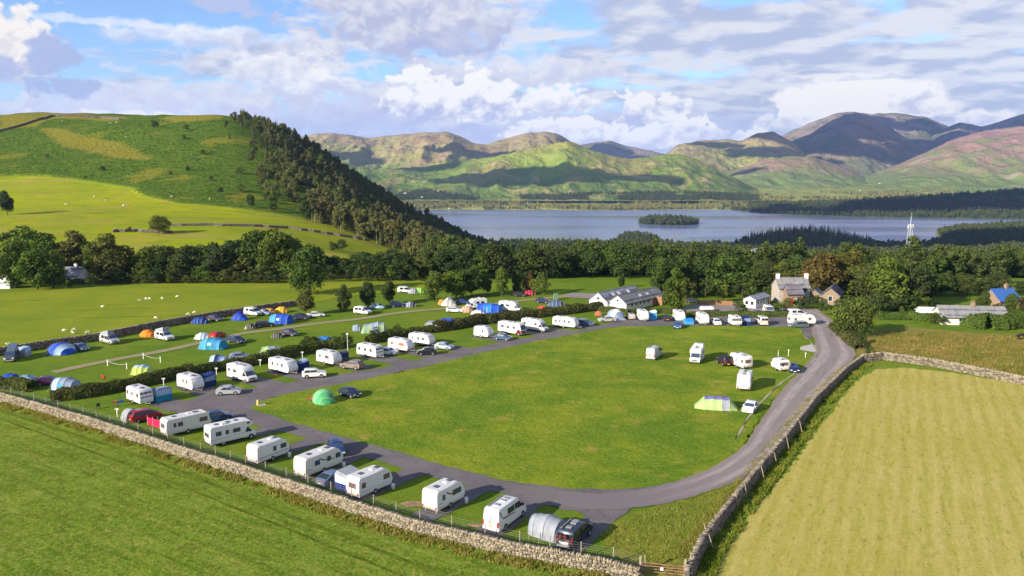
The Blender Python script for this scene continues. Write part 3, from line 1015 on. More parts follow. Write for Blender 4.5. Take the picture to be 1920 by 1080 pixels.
B_LEAF, CON = MATS['broad_leaf'], MATS['conifer_needle']
TREES = {'broad': [], 'conifer': [], 'pine': [], 'small': []}
for i in range(7):
    z0 = 0.5 + 0.35 * (i % 3)
    rad = (5.6, 6.4, 5.0, 6.8, 4.6, 5.4, 6.0)[i]
    TREES['broad'].append((trunk_mesh('trunk', BARK, i, 15, rad, z0 + 1.2), crown_mesh('crown', B_LEAF, 40 + i, 15, rad, z0, 40 + 4 * i, 4600, 0.40)))
for i in range(3):
    TREES['conifer'].append((trunk_mesh('trunk', BARK, 20 + i, 16, 3, 1, 'conifer'), crown_mesh('crown', CON, 60 + i, 16, (3.0, 2.5, 3.4)[i], 1.2, 0, 1500, 0.40, 'conifer')))
for i in range(3):
    TREES['pine'].append((trunk_mesh('trunk', BARK_PALE, 30 + i, 16, 3.2, 7), crown_mesh('crown', CON, 70 + i, 16, (3.4, 2.9, 3.8)[i], (6.2, 5.0, 7.0)[i], 18, 1500, 0.36)))
for i in range(3):
    TREES['small'].append((trunk_mesh('trunk', BARK, 35 + i, 6, 2.6, 1.0), crown_mesh('crown', B_LEAF, 80 + i, 6, (2.6, 3.0, 2.2)[i], 0.5, 20, 1300, 0.20)))
LOW_BROAD = [crown_mesh('far_crown', MATS['far_leaf'], 90 + i, 15, (5.2, 6.2, 4.6)[i], 0.3, 14, 300, 0.95) for i in range(3)]
LOW_SUN = [crown_mesh('far_crown', MATS['sun_painted_leaf'], 96 + i, 15, (5.2, 6.2, 4.6)[i], 0.3, 14, 220, 1.05) for i in range(3)]
LOW_CON = [crown_mesh('far_crown', CON, 93 + i, 16, (2.9, 2.5, 3.2)[i], 0.3, 0, 330, 0.72, 'conifer') for i in range(2)]
MID_BROAD = [crown_mesh('wood_crown', B_LEAF, 130 + i, 15, (5.2, 6.2, 4.6, 5.6)[i], 0.8, 30, 1500, 0.50) for i in range(4)]
MID_HILL = [crown_mesh('wood_crown', MATS['hill_leaf'], 150 + i, 15, (4.8, 5.6, 4.2, 5.2)[i], 0.8, 30, 1500, 0.48) for i in range(4)]
MID_PINE = [crown_mesh('wood_crown', CON, 160 + i, 15, (3.4, 3.0, 3.8)[i], 3.5, 20, 1100, 0.46) for i in range(3)]
MID_CON = [crown_mesh('wood_crown', CON, 140 + i, 16, (2.9, 2.5, 3.2)[i], 0.8, 0, 900, 0.48, 'conifer') for i in range(3)]


def scatter(name, label, cat, pts, scl, variants, seed=1, zs=None):
    """a mass of vegetation as ONE object: instances on points"""
    pts = np.asarray(pts, float)
    n = len(pts)
    r = np.random.default_rng(seed)
    coll = bpy.data.collections.new(name + '_kinds')
    for k, me in enumerate(variants):
        ob = bpy.data.objects.new('%s_kind_%02d' % (name, k), me)
        coll.objects.link(ob)
    me = bpy.data.meshes.new(name)
    me.vertices.add(n)
    me.vertices.foreach_set('co', pts.astype(np.float32).ravel())
    fattr(me, 'scl', scl)
    fattr(me, 'zs', r.uniform(0.85, 1.2, n) if zs is None else zs)
    fattr(me, 'rot', r.uniform(0, 6.28, n))
    a = me.attributes.new('kind_index', 'INT', 'POINT')
    a.data.foreach_set('value', r.integers(0, len(variants), n).astype(np.int32))
    o = link(name, me)
    ng = bpy.data.node_groups.new(name, 'GeometryNodeTree')
    ng.interface.new_socket('Geometry', in_out='INPUT', socket_type='NodeSocketGeometry')
    ng.interface.new_socket('Geometry', in_out='OUTPUT', socket_type='NodeSocketGeometry')
    N, L = ng.nodes, ng.links
    gi, go = N.new('NodeGroupInput'), N.new('NodeGroupOutput')
    ci = N.new('GeometryNodeCollectionInfo')
    ci.inputs['Collection'].default_value = coll
    ci.inputs['Separate Children'].default_value = True
    ci.inputs['Reset Children'].default_value = True
    iop = N.new('GeometryNodeInstanceOnPoints')

    def na(nm, typ):
        d = N.new('GeometryNodeInputNamedAttribute')
        d.data_type = typ
        d.inputs[0].default_value = nm
        return d.outputs[0]
    cs, cr = N.new('ShaderNodeCombineXYZ'), N.new('ShaderNodeCombineXYZ')
    mu = N.new('ShaderNodeMath')
    mu.operation = 'MULTIPLY'
    s_, z_ = na('scl', 'FLOAT'), na('zs', 'FLOAT')
    L.new(s_, mu.inputs[0])
    L.new(z_, mu.inputs[1])
    L.new(s_, cs.inputs[0])
    L.new(s_, cs.inputs[1])
    L.new(mu.outputs[0], cs.inputs[2])
    L.new(na('rot', 'FLOAT'), cr.inputs[2])
    L.new(gi.outputs[0], iop.inputs['Points'])
    L.new(ci.outputs[0], iop.inputs['Instance'])
    iop.inputs['Pick Instance'].default_value = True
    L.new(na('kind_index', 'INT'), iop.inputs['Instance Index'])
    L.new(cr.outputs[0], iop.inputs['Rotation'])
    L.new(cs.outputs[0], iop.inputs['Scale'])
    L.new(iop.outputs[0], go.inputs[0])
    md = o.modifiers.new('scatter', 'NODES')
    md.node_group = ng
    return tag(o, label, cat, kind='stuff')


TREE_NAMES = {'broad': 'broadleaf_tree', 'conifer': 'conifer_tree', 'pine': 'pine_tree', 'small': 'small_tree'}
TREE_N = {}


def tree(kind, loc, h, label, group=None, col=(1, 1, 1), wide=1.0, var=None):
    base = {'broad': 15, 'conifer': 16, 'pine': 16, 'small': 6}[kind]
    tm, cm = TREES[kind][random.randrange(len(TREES[kind])) if var is None else var]
    s = h / base
    r = empty(TREE_NAMES[kind], loc, random.uniform(0, 6.28))
    r.scale = (s * wide, s * wide, s)
    link('trunk', tm, r)
    cr = link('crown', cm, r)
    cr.color = (*col, 1)
    tag(r, label, 'tree', group)
    return r


# hill wood: single trees along its front edge and on the crest, the rest as one mass
wood_poly = [(415, 225), (430, 208), (470, 208), (520, 222), (560, 262), (640, 322), (720, 372), (800, 418), (870, 452), (900, 470), (860, 492), (800, 488), (740, 470), (690, 450), (640, 432), (590, 415), (560, 402), (500, 385), (470, 340), (440, 300), (425, 260)]
r = np.random.default_rng(5)
XA = r.uniform(-420, 40, 60000)
YA = r.uniform(380, 1180, 60000)
ZA = terrain(XA, YA)
U_, V_ = proj(XA, YA, ZA)
ok = poly_in(U_, V_, wood_poly) | ((U_ > 560) & (YA > 640) & (U_ < 900) & (V_ > np.interp(U_, [560, 720, 900], [290, 395, 470]) - 6))
edge_d = (U_ - np.interp(V_, [200, 290, 370, 400], [412, 452, 505, 570])) / 70
dens = np.clip(0.010 + 0.11 * np.clip(edge_d, 0, 9) ** 1.5, 0, 1)
ok &= r.uniform(0, 1, len(XA)) < dens
pts = np.c_[XA, YA, ZA][ok]
cell, keep = set(), []
for i, p in enumerate(pts):
    q = 6.3
    k = (int(p[0] // q), int(p[1] // q))
    if k not in cell:
        cell.add(k)
        keep.append(i)
pts = pts[keep]
U_, V_ = proj(pts[:, 0], pts[:, 1], pts[:, 2])
con = (fbm(pts[:, 0] / 45, pts[:, 1] / 45, 3, 4) > 0.50) ^ (r.uniform(0, 1, len(pts)) < 0.2)
print('hill wood', len(pts), con.sum())
scatter('conifer_wood', 'dark conifer wood covering the flank of the green hill', 'wood', pts[con] - [0, 0, 0.5], r.uniform(0.62, 1.0, con.sum()), MID_CON[:1] + MID_PINE, 3)
scatter('broadleaf_wood', 'broadleaf wood mixed into the flank of the green hill', 'wood', pts[~con] - [0, 0, 0.5], r.uniform(0.45, 0.85, (~con).sum()), MID_HILL, 4)

# woods on the slope to the lake
XA = r.uniform(-260, 1500, 70000)
YA = r.uniform(300, 2150, 70000)
ZA = terrain(XA, YA)
U_, V_ = proj(XA, YA, ZA)
ok = (ZA > LAKE_Z + 0.6) & (U_ > 800) & (U_ < 2080)
open_f = poly_in(U_, V_, [(1740, 474), (1800, 464), (1960, 452), (1960, 468), (1800, 480)]) | poly_in(U_, V_, [(1800, 494), (1960, 484), (1960, 500), (1820, 503)]) | poly_in(U_, V_, [(1288, 478), (1352, 470), (1360, 486), (1290, 490)])
ok &= ~open_f
pts = np.c_[XA, YA, ZA][ok]
cell, keep = set(), []
for i, p in enumerate(pts):
    q = 7.5 if p[1] < 700 else 9.5
    k = (int(p[0] // q), int(p[1] // q))
    if k not in cell:
        cell.add(k)
        keep.append(i)
pts = pts[keep]
nearw = pts[:, 1] < 760
print('lake wood', len(pts), nearw.sum())
scatter('valley_wood', 'dense broadleaf wood filling the slope behind the camp', 'wood', pts[nearw], r.uniform(0.62, 1.0, nearw.sum()), MID_BROAD, 5)
fp = pts[~nearw]
fu, fv = proj(fp[:, 0], fp[:, 1], fp[:, 2])
cmask = ((fp[:, 0] - 640) ** 2 + (fp[:, 1] - 1690) ** 2 < 130 ** 2) & (r.uniform(0, 1, len(fp)) < 0.75)
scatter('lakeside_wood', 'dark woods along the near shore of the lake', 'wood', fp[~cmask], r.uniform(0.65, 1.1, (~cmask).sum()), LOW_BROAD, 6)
scatter('headland_wood', 'clump of tall conifers on the headland at the near shore', 'wood', fp[cmask], r.uniform(0.95, 1.5, cmask.sum()), LOW_CON, 7)

# island, promontory, far shore
XA, YA = r.uniform(380, 600, 5000), r.uniform(2330, 2560, 5000)
ZA = isle(XA, YA)
ok = ZA > LAKE_Z + 0.4
p_ = np.c_[XA, YA, ZA][ok][:420]
scatter('island_wood', 'trees covering the small island in the lake', 'wood', p_, r.uniform(0.8, 1.35, len(p_)), LOW_BROAD + LOW_CON[:1], 8)
XA, YA = r.uniform(930, 2600, 30000), r.uniform(2500, 3700, 30000)
ZA = promontory(XA, YA)
ok = (ZA > LAKE_Z + 0.4) & (XA / YA < 0.72)
p_ = np.c_[XA, YA, ZA][ok][:5200]
scatter('promontory_wood', 'dark wood covering the promontory', 'wood', p_, r.uniform(0.85, 1.3, len(p_)), LOW_BROAD + LOW_CON, 9)
XA, YA = r.uniform(-900, 2700, 60000), 3360 + r.uniform(0, 1, 60000) ** 1.6 * 1300
ZA = far_valley(XA, YA)
cov_ = fbm(XA / 170, YA / 170, 4, 77)
shore = ZA < LAKE_Z + 9
ok = (ZA > LAKE_Z + 0.5) & ((cov_ > 0.50) | shore & (cov_ > 0.36))
ok &= (np.abs(XA / YA) < 0.72)
p_ = np.c_[XA, YA, ZA][ok][:7000]
scatter('far_shore_wood', 'woods with sun-painted leaves along the far shore of the lake', 'wood', p_, r.uniform(0.7, 1.15, len(p_)), LOW_SUN + LOW_BROAD[:1], 10)
# conifers climbing the foot of the green fell
sub = CAT[3:24, :, :].reshape(-1, 3)
uu, vv = proj(sub[:, 0], sub[:, 1], sub[:, 2])
sel = sub[(uu > 640) & (uu < 1420) & (vv > np.interp(uu, [640, 760, 900, 1000, 1100, 1250, 1420], [352, 350, 372, 366, 362, 360, 366])) & (fbm(sub[:, 0] / 150, sub[:, 1] / 150, 3, 31) > 0.40)]
sel = sel[r.permutation(len(sel))[:3200]]
sel = sel + np.c_[r.uniform(-8, 8, len(sel)), r.uniform(-8, 8, len(sel)), np.full(len(sel), -2.0)]
scatter('fellside_wood', 'woods climbing the foot of the long green fell', 'wood', sel, r.uniform(0.8, 1.25, len(sel)), LOW_BROAD + LOW_CON, 11)
# ------------------------------------------------------------------ fields, roads, pitches: thin sheets on the level ground
def rag_poly(pts, step=1.2, jit=0.22, seed=0):
    r_ = random.Random(seed)
    out = []
    n = len(pts)
    for i in range(n):
        a, b = Vector(pts[i][:2]), Vector(pts[(i + 1) % n][:2])
        k = max(1, int((b - a).length / step))
        k = min(k, 260)
        nn = (b - a).normalized()
        nn = Vector((-nn.y, nn.x))
        for j in range(k):
            p = a.lerp(b, j / k)
            if j:
                p = p + nn * r_.uniform(-jit, jit)
            out.append((p.x, p.y))
    return out


def smooth_px(pts, n=6):
    """closed Catmull-Rom through photo pixels"""
    out = []
    m = len(pts)
    for i in range(m):
        p0, p1, p2, p3 = (Vector(pts[(i + k - 1) % m]) for k in range(4))
        for j in range(n):
            t = j / n
            out.append(0.5 * ((2 * p1) + (p2 - p0) * t + (2 * p0 - 5 * p1 + 4 * p2 - p3) * t * t + (3 * p1 - p0 - 3 * p2 + p3) * t ** 3))
    return out


def sheet(name, label, pts, z, m, cat, jit=0.22, world=False, kind='structure', smooth=False, seed=0):
    if not world:
        if smooth:
            pts = [tuple(p) for p in smooth_px(pts)]
        pts = [G(*p) for p in pts]
    pg = rag_poly(pts, 0.8, jit * 1.5, seed)
    bm = bmesh.new()
    f = bm.faces.new([bm.verts.new((x, y, z)) for x, y in pg])
    if f.normal.z < 0:
        f.normal_flip()
    bmesh.ops.triangulate(bm, faces=[f])
    me = bpy.data.meshes.new(name)
    bm.to_mesh(me)
    bm.free()
    me.materials.append(m)
    return tag(link(name, me), label, cat, kind=kind)


def ribbon(name, label, px, width, z, m, cat='track', kind='structure'):
    """a track along photo pixels, with UVs across and along it"""
    P = [G(*p) for p in px]
    Q = []
    for i in range(len(P) - 1):
        p0, p1, p2, p3 = P[max(i - 1, 0)], P[i], P[i + 1], P[min(i + 2, len(P) - 1)]
        for j in range(8):
            t = j / 8
            Q.append(0.5 * ((2 * p1) + (p2 - p0) * t + (2 * p0 - 5 * p1 + 4 * p2 - p3) * t * t + (3 * p1 - p0 - 3 * p2 + p3) * t ** 3))
    Q.append(P[-1])
    vs, fs, uv, L = [], [], [], 0.0
    cross = 8
    for i, p in enumerate(Q):
        d = Q[min(i + 1, len(Q) - 1)] - Q[max(i - 1, 0)]
        d.z = 0
        d.normalize()
        s = Vector((d.y, -d.x, 0))
        wd = width(i / (len(Q) - 1)) if callable(width) else width
        if i:
            L += (p - Q[i - 1]).length
        for k in range(cross + 1):
            t = k / cross
            jj = random.uniform(-0.18, 0.18) if k in (0, cross) else 0
            q = p + s * ((t - 0.5) * wd + jj)
            vs.append((q.x, q.y, z))
            uv.append((t, L))
    n = cross + 1
    for i in range(len(Q) - 1):
        for k in range(cross):
            fs.append((i * n + k, i * n + k + 1, (i + 1) * n + k + 1, (i + 1) * n + k))
    me = bpy.data.meshes.new(name)
    me.from_pydata(vs, [], fs)
    ul = me.uv_layers.new(name='UVMap')
    for lp in me.loops:
        ul.data[lp.index].uv = uv[lp.vertex_index]
    me.materials.append(m)
    return tag(link(name, me), label, cat, kind=kind)


M = MATS
near_path = [(-190.0, 196.0, 0)] + [(p.x, p.y, 0.0) for p in (G(u, v, 1.3) for u, v in [(-250, 686), (0, 736), (160, 780), (355, 842), (440, 867), (600, 919), (768, 972), (958, 1016), (1136, 1048), (1197, 1064)])]
sheet('foreground_field', 'rough mown meadow in front of the dry stone wall', [(-330, 280)] + [p[:2] for p in near_path] + [(15.5, 66), (15.5, -60), (-330, -60)], 0.0, M['meadow'], 'field', 0.3, True)
sheet('sheep_field', 'bright sheep pasture behind the camp wall', [G(-260, 704), G(0, 666), G(95, 651), G(183, 638), G(303, 613), G(420, 593), G(557, 573), G(640, 556), G(800, 541), G(800, 524), (-150, 262), (-420, 262), (-420, 150)], 0.0, M['sheep_pasture'], 'field', 0.3, True)
hay_px = [(1322, 1095), (1360, 1035), (1420, 955), (1480, 880), (1535, 805), (1585, 742), (1615, 708), (1645, 692), (1700, 690), (1780, 698), (1860, 711), (1960, 730)]
sheet('hay_field', 'golden mown hay field striped with rows', [G(*p) for p in hay_px] + [Vector((150, 120, 0)), Vector((150, -60, 0)), Vector((14, -60, 0))], 0.03, M['hay'], 'field', 0.25, True)
sheet('field_margin', 'strip of long green grass between the wall and the hay', [G(1296, 1095), G(1345, 1000), G(1410, 920), G(1475, 840), G(1535, 760), G(1590, 702), G(1618, 682), G(1655, 676), G(1755, 689), G(1960, 728), Vector((152, 121, 0)), Vector((152, -62, 0)), Vector((12, -62, 0))], 0.01, M['meadow'], 'verge', 0.2, True)
sheet('rough_field', 'rough pasture of reddish seeding grass beyond the hay field', [(1600, 670), (1618, 640), (1640, 618), (1700, 612), (1800, 622), (1960, 628), (2100, 660), (2100, 752), (1920, 716), (1760, 682), (1660, 670)], 0.0, M['rough_pasture'], 'field', 0.3)
sheet('track_verge', 'rough yellow verge between the track and the right wall', [(1120, 990), (1200, 958), (1300, 928), (1390, 895), (1450, 850), (1500, 790), (1560, 722), (1604, 684), (1590, 702), (1535, 760), (1475, 838), (1410, 917), (1345, 997), (1294, 1090), (1196, 1078), (1150, 1040)], 0.0, M['verge'], 'verge', 0.2)
TARMAC = M['tarmac']
sheet('camp_road', 'purple grey tarmac loop road around the green', [(330, 775), (345, 752), (400, 738), (480, 728), (560, 714), (650, 700), (720, 689), (800, 671), (880, 654), (960, 638), (1060, 623), (1140, 607), (1165, 597), (1300, 594), (1500, 590), (1530, 600), (1545, 625), (1500, 640), (1450, 640), (1100, 660),
      (700, 760), (560, 770), (900, 870), (1150, 880), (1300, 880), (1400, 850), (1420, 838), (1446, 868), (1400, 896), (1330, 920), (1240, 944), (1180, 955), (1130, 985), (1090, 962), (1000, 940), (880, 912), (760, 880), (650, 845), (520, 806), (400, 782)], 0.015, TARMAC, 'road', 0.2)
sheet('farm_yard', 'pale gravel yard between the camp and the farmhouse', [(1275, 590), (1285, 574), (1330, 568), (1400, 569), (1420, 575), (1500, 576), (1535, 580), (1545, 592), (1500, 592), (1300, 595)], 0.02, M['yard_gravel'], 'yard', 0.15)
sheet('car_park', 'pale gravel parking area behind the amenity block', [(1045, 556), (1072, 549), (1180, 552), (1150, 562)], 0.02, M['yard_gravel'], 'yard', 0.15)
green_px = [(470, 766), (560, 796), (700, 835), (850, 877), (950, 902), (1050, 915), (1150, 918), (1230, 912), (1310, 895), (1362, 872), (1392, 838), (1412, 800), (1450, 748), (1500, 702), (1530, 674), (1533, 655), (1515, 640), (1500, 614), (1400, 611), (1280, 611), (1165, 612), (1100, 622), (1000, 641), (900, 662), (800, 687), (700, 708), (600, 727), (520, 743), (480, 755)]
sheet('green', 'wide oval camp green of short grass', green_px, 0.04, M['lawn'], 'field', 0.18, smooth=False, seed=4)
sheet('concrete_apron', 'small concrete apron beside the gravel track', [(1501, 651), (1524, 645), (1534, 652), (1534, 662), (1500, 656)], 0.06, plain('concrete', (0.42, 0.40, 0.37), 0.9, 0.1, scale=1.2), 'apron', 0.03)
ribbon('gravel_track', 'pale gravel farm track curving past the green', [(1040, 934), (1110, 941), (1170, 939), (1240, 928), (1310, 908), (1375, 880), (1424, 842), (1462, 792), (1505, 738), (1548, 690), (1566, 660), (1556, 632), (1542, 606), (1524, 588), (1490, 580)], lambda t: 4.4 + 3.4 * math.sin(min(1, max(0, (t - 0.45) / 0.5)) * math.pi), 0.065, M['gravel_track'])
ribbon('kerb_path', 'thin worn kerb line along the edge of the green', [(1378, 824), (1420, 762), (1468, 716), (1515, 684), (1533, 664), (1522, 645), (1500, 622)], 0.22, 0.075, M['kerb_line'], 'kerb')
ribbon('field_track', 'worn track through the back camping field', [(100, 698), (200, 677), (320, 655), (440, 628), (520, 617), (600, 606), (680, 597), (760, 585), (850, 577), (930, 569), (1000, 561), (1060, 556)], 2.6, 0.03, M['field_track'])

grass_mat('mown_line', (0.060, 0.105, 0.007), (0.100, 0.145, 0.010), (0.17, 0.18, 0.03), s=(0.1, 0.6, 3.0), bump=0.5)
for k, off in enumerate((0, 26)):
    ribbon('mown_line', 'dark mower line running through the foreground meadow, %s one' % ('upper' if k == 0 else 'lower'), [(-120, 732 + off * .5), (0, 770 + off * .6), (150, 818 + off * .8), (300, 869 + off), (480, 942 + off), (650, 1008 + off * 1.1), (790, 1064 + off * 1.2), (860, 1095 + off * 1.2)], 0.55 - 0.2 * k, 0.008, M['mown_line'], 'mower line')

grass_mat('dry_turf', (0.17, 0.185, 0.02), (0.22, 0.21, 0.03), (0.26, 0.21, 0.05), s=(0.3, 0.8, 3.0), bump=0.5, speck=0.3)
# pitches of the near row: hard pads running from the road to the wall, with grass between
hA = math.radians(55)
PADS_A = [(330, 800), (420, 826), (492, 860), (585, 886), (672, 930), (812, 960), (930, 990), (1068, 1025)]
for i, (u, v) in enumerate(PADS_A):
    c0 = G(u, v)
    h = math.radians((46, 45, 54, 56, 54, 55, 60, 60)[i])
    f = Vector((math.cos(h), math.sin(h), 0))
    s = Vector((-f.y, f.x, 0)) * 1.5
    a, b = c0 - f * 2.0, c0 + f * 10.5
    tag(sheet('pitch_pad', '', [a - s, b - s * 1.15, b + s * 1.15, a + s], 0.008, TARMAC, 'pitch', 0.12, True), 'hard tarmac pitch running from the loop road to the stone wall', 'pitch', 'pitches along the wall', 'structure')
PADS_B = [(300, 752), (378, 732), (470, 712), (545, 700), (640, 682), (716, 672), (775, 660), (830, 650), (925, 634), (985, 622), (1020, 617), (1085, 610)]
for i, (u, v) in enumerate(PADS_B):
    c0 = G(u, v)
    h = math.radians(-35)
    f = Vector((math.cos(h), math.sin(h), 0))
    s = Vector((-f.y, f.x, 0)) * 1.8
    a, b = c0 - f * 5.5, c0 + f * 7.0
    tag(sheet('pitch_pad', '', [a - s, b - s * 1.4, b + s * 1.4, a + s], 0.008, TARMAC, 'pitch', 0.12, True), 'hard tarmac pitch running from the loop road to the hedge', 'pitch', 'pitches along the hedge', 'structure')


# ------------------------------------------------------------------ dry stone walls
def path_pts(px, step, ground=True):
    P = [Vector(p) if len(p) == 3 else G(*p) for p in px]
    out = []
    for a, b in zip(P[:-1], P[1:]):
        n = max(1, round((b - a).length / step))
        for j in range(n):
            out.append(a.lerp(b, j / n))
    out.append(P[-1])
    return out


def stones_mesh(name, path, height, width, sl, sh, m, seed, cope=True, taper=0.25, lean=0.35, follow=False):
    r_ = np.random.default_rng(seed)
    cen, half, ang_, tone, tilt = [], [], [], [], []
    P = [Vector(p) if len(p) == 3 else G(*p) for p in path]
    seg = [(a, b, (b - a).length) for a, b in zip(P[:-1], P[1:])]
    for (a, b, ln) in seg:
        d = (b - a) / ln
        n = Vector((-d.y, d.x, 0))
        rot = math.atan2(d.y, d.x)
        rows_ = max(2, int(height / sh))
        for k in range(rows_):
            z = (k + 0.5) * height / rows_
            hw = width / 2 * (1 - taper * z / height)
            for side in (-1, 1):
                s = r_.uniform(0, sl)
                while s < ln:
                    L = sl * r_.uniform(0.55, 1.5)
                    c_ = a + d * (s + L / 2) + n * side * (hw - 0.10 + r_.uniform(-0.03, 0.05))
                    cen.append((c_.x, c_.y, c_.z + z + r_.uniform(-0.03, 0.03)))
                    half.append((L * 0.49, 0.16, height / rows_ * 0.5 * r_.uniform(0.75, 1.05)))
                    ang_.append(rot + r_.uniform(-0.12, 0.12))
                    tilt.append(r_.uniform(-0.1, 0.1))
                    tone.append(r_.uniform(0, 1))
                    s += L
        if cope:
            s = 0.0
            while s < ln:
                L = sl * r_.uniform(0.28, 0.6)
                c_ = a + d * (s + L / 2) + n * r_.uniform(-0.05, 0.05)
                hh = r_.uniform(0.11, 0.22)
                cen.append((c_.x, c_.y, c_.z + height + hh * 0.7))
                half.append((L * 0.47, width * 0.36 * r_.uniform(0.8, 1.15), hh))
                ang_.append(rot + r_.uniform(-0.15, 0.15))
                tilt.append(r_.uniform(-lean, lean))
                tone.append(r_.uniform(0.25, 1))
                s += L
    cen, half, ang_, tilt, tone = map(np.array, (cen, half, ang_, tilt, tone))
    if follow:
        cen[:, 2] += terrain(cen[:, 0], cen[:, 1])
    n = len(cen)
    cor = np.array([(-1, -1, -1), (1, -1, -1), (1, 1, -1), (-1, 1, -1), (-1, -1, 1), (1, -1, 1), (1, 1, 1), (-1, 1, 1)], float)
    loc = cor[None] * half[:, None, :] * r_.uniform(0.72, 1.08, (n, 8, 3))
    ct, st = np.cos(tilt)[:, None], np.sin(tilt)[:, None]
    x, z = loc[..., 0] * ct - loc[..., 2] * st, loc[..., 0] * st + loc[..., 2] * ct
    ca, sa = np.cos(ang_)[:, None], np.sin(ang_)[:, None]
    X, Yv = x * ca - loc[..., 1] * sa, x * sa + loc[..., 1] * ca
    V = np.stack([X, Yv, z], -1) + cen[:, None]
    fc = np.array([(0, 3, 2, 1), (4, 5, 6, 7), (0, 1, 5, 4), (1, 2, 6, 5), (2, 3, 7, 6), (3, 0, 4, 7)])
    Fq = (fc[None] + (np.arange(n) * 8)[:, None, None]).reshape(-1, 4)
    me = npmesh(name, V.reshape(-1, 3), Fq, m)
    fattr(me, 'tone', np.repeat(tone, 8))
    return me, P


def stone_wall(label, path, height=1.35, width=0.75, sl=0.42, sh=0.2, m='lichen_stone', seed=1, group=None, follow=False, cope=True):
    root = empty('stone_wall', (0, 0, 0))
    me, P = stones_mesh('stones', path, height, width, sl, sh, M[m], seed, cope, follow=follow)
    st = link('stones', me, root)
    st['kind'] = 'stuff'
    mb = MB()
    for a, b in zip(P[:-1], P[1:]):
        d = (b - a).normalized()
        n = Vector((-d.y, d.x, 0)) * width * 0.27
        za, zb = (tz(a.x, a.y), tz(b.x, b.y)) if follow else (0, 0)
        vs = [(*(p + n * s).xy, p.z + zz) for p, z0 in ((a, za), (b, zb)) for s, zz in ((-1, z0), (1, z0), (1, z0 + height * 0.97), (-1, z0 + height * 0.97))]
        mb.add(vs, [(0, 1, 2, 3), (7, 6, 5, 4), (0, 4, 5, 1), (1, 5, 6, 2), (2, 6, 7, 3), (3, 7, 4, 0)])
    mb.build('core', plain('wall_core', (0.09, 0.08, 0.07), 0.95, 0.1), root)
    return tag(root, label, 'wall', group)


stone_wall('long pale lichen covered dry stone wall along the near row of caravans', near_path, 1.1, 0.8, 0.36, 0.17, 'lichen_stone', 2)
right_path = [(1288, 1092), (1316, 1030), (1345, 990), (1404, 915), (1470, 835), (1530, 757), (1585, 702), (1615, 680)]
stone_wall('dark dry stone wall beside the gravel track propped with stakes', right_path, 1.15, 0.75, 0.36, 0.17, 'grey_stone', 3)
stone_wall('grey dry stone wall between the hay field and the rough pasture', [(1615, 680), (1655, 674), (1750, 687), (1850, 707), (1960, 730), (2100, 765)], 1.35, 0.8, 0.40, 0.2, 'lichen_stone', 4)
stone_wall('dark dry stone wall dividing the sheep pasture from the back camping field', [(-260, 704), (0, 666), (95, 651), (183, 638), (303, 613), (420, 593), (557, 573)], 1.4, 0.8, 0.5, 0.24, 'grey_stone', 5)
wall_terrain = []
for (u, v) in [(-60, 262), (0, 247), (40, 237), (75, 225), (100, 219), (150, 218), (190, 221), (225, 226)]:
    h_ = terr_hit(u, v)
    if h_:
        wall_terrain.append((h_.x, h_.y, 0.0))
if len(wall_terrain) > 2:
    fine = []
    for a, b in zip(wall_terrain[:-1], wall_terrain[1:]):
        for j in range(8):
            fine.append((a[0] + (b[0] - a[0]) * j / 8, a[1] + (b[1] - a[1]) * j / 8, 0.0))
    fine.append(wall_terrain[-1])
    stone_wall('thin dark stone wall climbing over the top of the green hill', fine, 2.2, 1.4, 1.6, 0.7, 'grey_stone', 6, follow=True, cope=False)
for lab, pl in (('stone wall crossing the lower slope of the hill below the wood', [(300, 424), (400, 424), (480, 425), (540, 429), (600, 437), (660, 447), (700, 454)]), ('low stone wall by the lone yellowish tree on the hill pasture', [(212, 436), (250, 434), (290, 438), (330, 437)])):
    fine = []
    for a, b in zip(pl[:-1], pl[1:]):
        for j in range(5):
            h_ = terr_hit(a[0] + (b[0] - a[0]) * j / 5, a[1] + (b[1] - a[1]) * j / 5)
            if h_:
                fine.append((h_.x, h_.y, 0.0))
    if len(fine) > 2:
        stone_wall(lab, fine, 1.1, 0.8, 0.9, 0.35, 'grey_stone', 8, follow=True)

# stakes leaning on the right wall
WOODP = plain('weathered_wood', (0.36, 0.30, 0.19), 0.9, 0.1, wear=0.3, scale=5)
OLDWOOD = plain('old_post', (0.30, 0.27, 0.21), 0.9, 0.1, wear=0.3, scale=5)
for i, (u, v, dx_) in enumerate([(1302, 1072, -9), (1308, 1060, -2), (1330, 1016, -6), (1350, 996, -8), (1338, 1032, -5), (1387, 952, -9), (1401, 936, -6), (1434, 902, -8), (1457, 872, -7), (1480, 846, -6), (1505, 815, -5)]):
    b = G(u, v)
    t = Vector((b.x - 0.55 + random.uniform(-.1, .1), b.y + random.uniform(-.35, .2), 1.9 + random.uniform(-.15, .25)))
    mb = MB()
    mb.tube([b, b.lerp(t, .5), t], [0.055, 0.05, 0.04], 5)
    tag(mb.build('wooden_stake', WOODP), 'pale wooden stake leaning on the wall beside the hay field', 'stake', 'stakes along the right wall')

# post and wire fence behind the near wall
fr = empty('wire_fence', (0, 0, 0))
fpath = path_pts([(p[0] + 0.9, p[1] + 1.45, 0) for p in near_path[1:]], 3.6)
WIRE = plain('fence_wire', (0.30, 0.32, 0.31), 0.5, 0.4, 0.6)
for p in fpath:
    MB().tube([(p.x, p.y, -0.1), (p.x + random.uniform(-.04, .04), p.y, 1.75)], [0.065, 0.055], 6).build('post', OLDWOOD, fr)
for k in range(6):
    z = 0.35 + 0.25 * k
    mb = MB()
    for a, b in zip(fpath[:-1], fpath[1:]):
        mb.beam((a.x, a.y, z), (b.x, b.y, z), 0.012)
    mb.build('wire', WIRE, fr)
tag(fr, 'post and wire fence running just inside the pale stone wall', 'fence')

